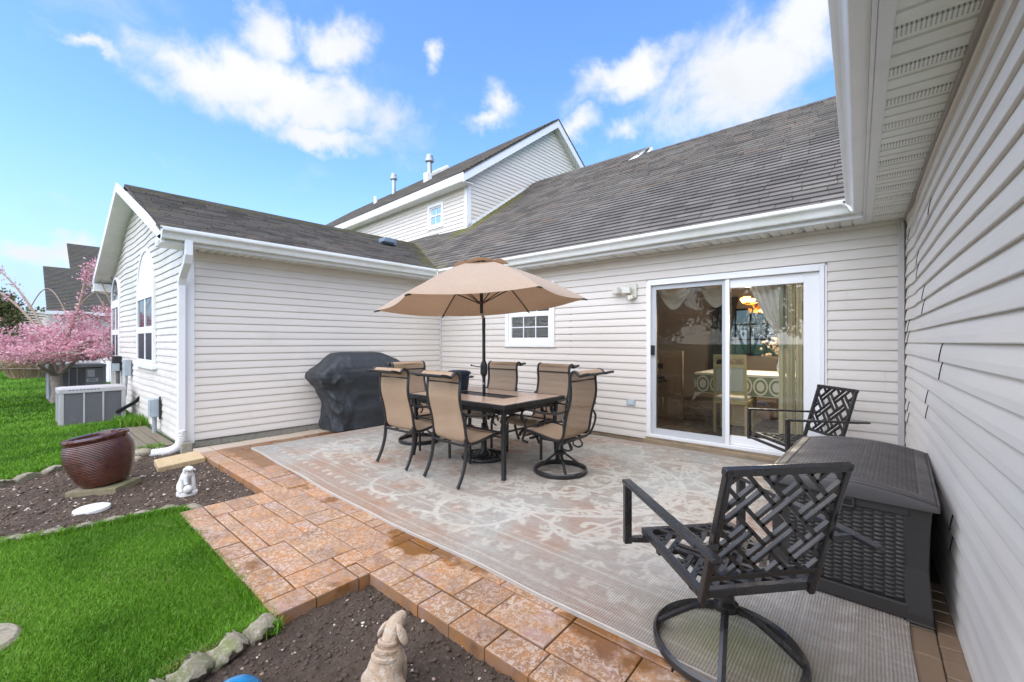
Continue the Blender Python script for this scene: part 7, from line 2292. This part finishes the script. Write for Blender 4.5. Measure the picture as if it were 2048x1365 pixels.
# camera-right direction here is about (.76, .65): sprays that arch out of the crown
rgt = Vector((.762, .648, 0))
for (a0, pts) in ((0, [(-.1, 1.3), (-.55, 2.1), (-1.05, 2.75), (-1.55, 3.15)]), (0, [(-.2, 1.4), (-.8, 2.1), (-1.4, 2.55), (-1.75, 2.6)]), (0, [(.25, 1.5), (.50, 2.2), (.62, 2.75), (.70, 3.12)])):
    P_ = smooth_pts([rgt * x + Vector((0, 0, z)) for x, z in pts], 6); long_.tube(P_, [.030 - .02 * i / len(P_) for i in range(len(P_))], 6)
    for q in P_[7:]: lt.append((q, .12))
for (x0, z0, x1, z1, h) in ((.70, 3.1, 1.45, 2.3, .25), (.68, 3.1, 1.20, 2.2, .10), (.45, 2.1, 1.3, 2.25, .30), (.2, 2.0, -.6, 2.1, .5), (.6, 2.7, 1.15, 1.9, .15)):
    P_ = [rgt * (x0 + (x1 - x0) * t) + Vector((0, 0, z0 + (z1 - z0) * t + h * sin(pi * t))) for t in [i / 14 for i in range(15)]]; long_.tube(P_, .011, 5)
long_.build('long_branches', M_twig, cherry, smooth=True)
r = np.random.default_rng(8)
C = []
for (q, dep) in tips:
    n = 12 if dep >= 2 else 6
    C.append(np.array(q[:]) + r.normal(0, .085, (n, 3)) * np.array([1, 1, .8]))
# drooping curtains of blossom
for k in range(38):
    a = r.uniform(0, 2 * pi); R0 = 1.6 * math.sqrt(r.uniform(.1, 1)); z0 = r.uniform(1.45, 2.2) - .22 * R0; n = 44
    t = r.random(n); c0 = np.array([R0 * cos(a), R0 * sin(a), z0]); out = np.array([cos(a), sin(a), 0]) * .35
    C.append(c0 + out * t[:, None] + np.stack([r.normal(0, .05, n), r.normal(0, .05, n), -.55 * t ** 1.6 + r.normal(0, .045, n)], 1))
for (q, s) in lt:
    n = 9; C.append(np.array(q[:]) + r.normal(0, .05, (n, 3)))
P_ = np.array([(rgt * x + Vector((0, 0, z)))[:] for x, z in [(.64 + .02 * i, 2.75 - .0 * i + .03 * i) for i in range(14)]])
for q in P_: C.append(q + r.normal(0, .07, (18, 3)))
for i in range(16):
    q = (rgt * (1.0 + .045 * i) + Vector((0, 0, 2.05 - .022 * i)))[:]; C.append(np.array(q) + r.normal(0, .10, (26, 3)))
C = np.concatenate(C); C = C[(C[:, 2] > 1.17 + .26 * np.sin(C[:, 0] * 5 + C[:, 1] * 7))]
leaves('blossom', C, .027, M_blossom, cherry, 3)


def blob_plant(name, loc, label, cat, group, blobs, size, mat, n, trunk=True, seed=1):
    root = empty(name, loc, 0, label, cat, group); r = np.random.default_rng(seed); C = []; T = []
    for (x, y, z, rx, ry, rz_) in blobs:
        m_ = int(n * rx * rz_ / sum(b[3] * b[5] for b in blobs))
        d = r.normal(size=(m_, 3)); d /= np.linalg.norm(d, axis=1)[:, None]; rad = r.random(m_) ** .33 * (1 + .25 * np.sin(d[:, 0] * 7 + d[:, 2] * 5 + x))
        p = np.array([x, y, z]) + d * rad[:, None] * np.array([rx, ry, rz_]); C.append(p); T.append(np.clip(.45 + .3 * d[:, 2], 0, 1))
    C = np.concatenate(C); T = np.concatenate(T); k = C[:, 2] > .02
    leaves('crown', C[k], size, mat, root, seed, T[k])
    if trunk:
        m = MB()
        for b in blobs[:3]: m.tube([(0, 0, 0), (b[0] * .4, b[1] * .4, b[2] * .5), (b[0], b[1], b[2] + b[5] * .5)], [.06 * max(1, b[5]), .045 * max(1, b[5]), .015], 6)
        m.build('trunk', M_bark, root, smooth=True)
    return root


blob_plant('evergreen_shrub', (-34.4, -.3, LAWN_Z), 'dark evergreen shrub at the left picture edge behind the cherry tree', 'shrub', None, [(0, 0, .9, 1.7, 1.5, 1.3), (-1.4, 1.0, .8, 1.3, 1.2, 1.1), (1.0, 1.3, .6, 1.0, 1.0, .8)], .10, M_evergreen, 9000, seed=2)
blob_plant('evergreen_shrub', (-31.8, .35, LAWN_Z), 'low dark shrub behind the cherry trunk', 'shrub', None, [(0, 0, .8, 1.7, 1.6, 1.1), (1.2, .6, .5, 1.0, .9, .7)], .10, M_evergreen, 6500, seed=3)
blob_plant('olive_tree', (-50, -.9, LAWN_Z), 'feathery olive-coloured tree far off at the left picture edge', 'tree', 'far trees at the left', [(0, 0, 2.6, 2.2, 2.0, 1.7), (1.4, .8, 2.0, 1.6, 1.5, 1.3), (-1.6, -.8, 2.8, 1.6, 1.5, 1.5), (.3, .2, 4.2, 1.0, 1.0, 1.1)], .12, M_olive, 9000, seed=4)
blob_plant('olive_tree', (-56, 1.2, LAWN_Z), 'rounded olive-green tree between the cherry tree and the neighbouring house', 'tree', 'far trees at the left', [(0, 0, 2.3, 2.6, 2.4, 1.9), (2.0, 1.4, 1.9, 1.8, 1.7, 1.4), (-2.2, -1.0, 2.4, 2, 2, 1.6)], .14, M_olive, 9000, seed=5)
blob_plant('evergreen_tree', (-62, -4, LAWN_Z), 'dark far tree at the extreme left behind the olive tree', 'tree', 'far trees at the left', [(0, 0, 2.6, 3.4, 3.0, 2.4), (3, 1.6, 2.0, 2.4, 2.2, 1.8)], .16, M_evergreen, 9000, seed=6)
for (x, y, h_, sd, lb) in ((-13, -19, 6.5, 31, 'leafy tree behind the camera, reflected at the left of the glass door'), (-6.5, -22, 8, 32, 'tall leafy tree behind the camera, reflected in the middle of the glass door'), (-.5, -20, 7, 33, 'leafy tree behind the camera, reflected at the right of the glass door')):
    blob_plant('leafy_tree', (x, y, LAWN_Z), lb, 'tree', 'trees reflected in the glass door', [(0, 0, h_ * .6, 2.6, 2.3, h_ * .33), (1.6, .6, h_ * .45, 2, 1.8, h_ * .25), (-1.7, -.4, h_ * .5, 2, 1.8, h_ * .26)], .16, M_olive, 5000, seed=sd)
# clump of dry ornamental grass
og = empty('ornamental_grass', (-24.3, .42, LAWN_Z), 0, 'clump of straw-coloured ornamental grass left of the cherry trunk', 'grass clump')
r = np.random.default_rng(12); n = 3000
ang = r.uniform(0, 2 * pi, n); r0 = .55 * np.sqrt(r.random(n)); h = r.uniform(.45, 1.25, n); out = r.uniform(.15, 1.05, n) * h
bx, by = r0 * np.cos(ang), r0 * np.sin(ang); a2 = ang + r.normal(0, .4, n); dx, dy = np.cos(a2), np.sin(a2); px_, py_ = -dy * .008, dx * .008
z0 = np.zeros(n)
P = np.stack([np.stack([bx - px_, by - py_, z0], 1), np.stack([bx + px_, by + py_, z0], 1), np.stack([bx + dx * out * .5 + px_, by + dy * out * .5 + py_, h * .75], 1), np.stack([bx + dx * out * .5 - px_, by + dy * out * .5 - py_, h * .75], 1), np.stack([bx + dx * out, by + dy * out, h * r.uniform(.55, 1, n)], 1)], 1).reshape(-1, 3)
kk = np.arange(n)[:, None] * 5; T_ = np.concatenate([kk + np.array([[0, 1, 2]]), kk + np.array([[0, 2, 3]]), kk + np.array([[3, 2, 4]])], 0)
o = np_mesh('blades', P, T_, M_straw, og, face_attr={'tone': np.tile(np.clip(r.beta(2, 2, n), 0, 1), 3)}); o['kind'] = 'stuff'
blob_plant('low_shrub', (-16.4, 1.0, LAWN_Z), 'small yellow-green shrub at the right foot of the cherry tree', 'shrub', None, [(0, 0, .25, .5, .4, .3), (.4, .35, .2, .35, .3, .22)], .045, leaf_mat('yellow_green', [(0, (.05, .08, .015, 1)), (.6, (.13, .16, .03, 1)), (1, (.26, .26, .07, 1))], .3), 1500, trunk=False, seed=9)
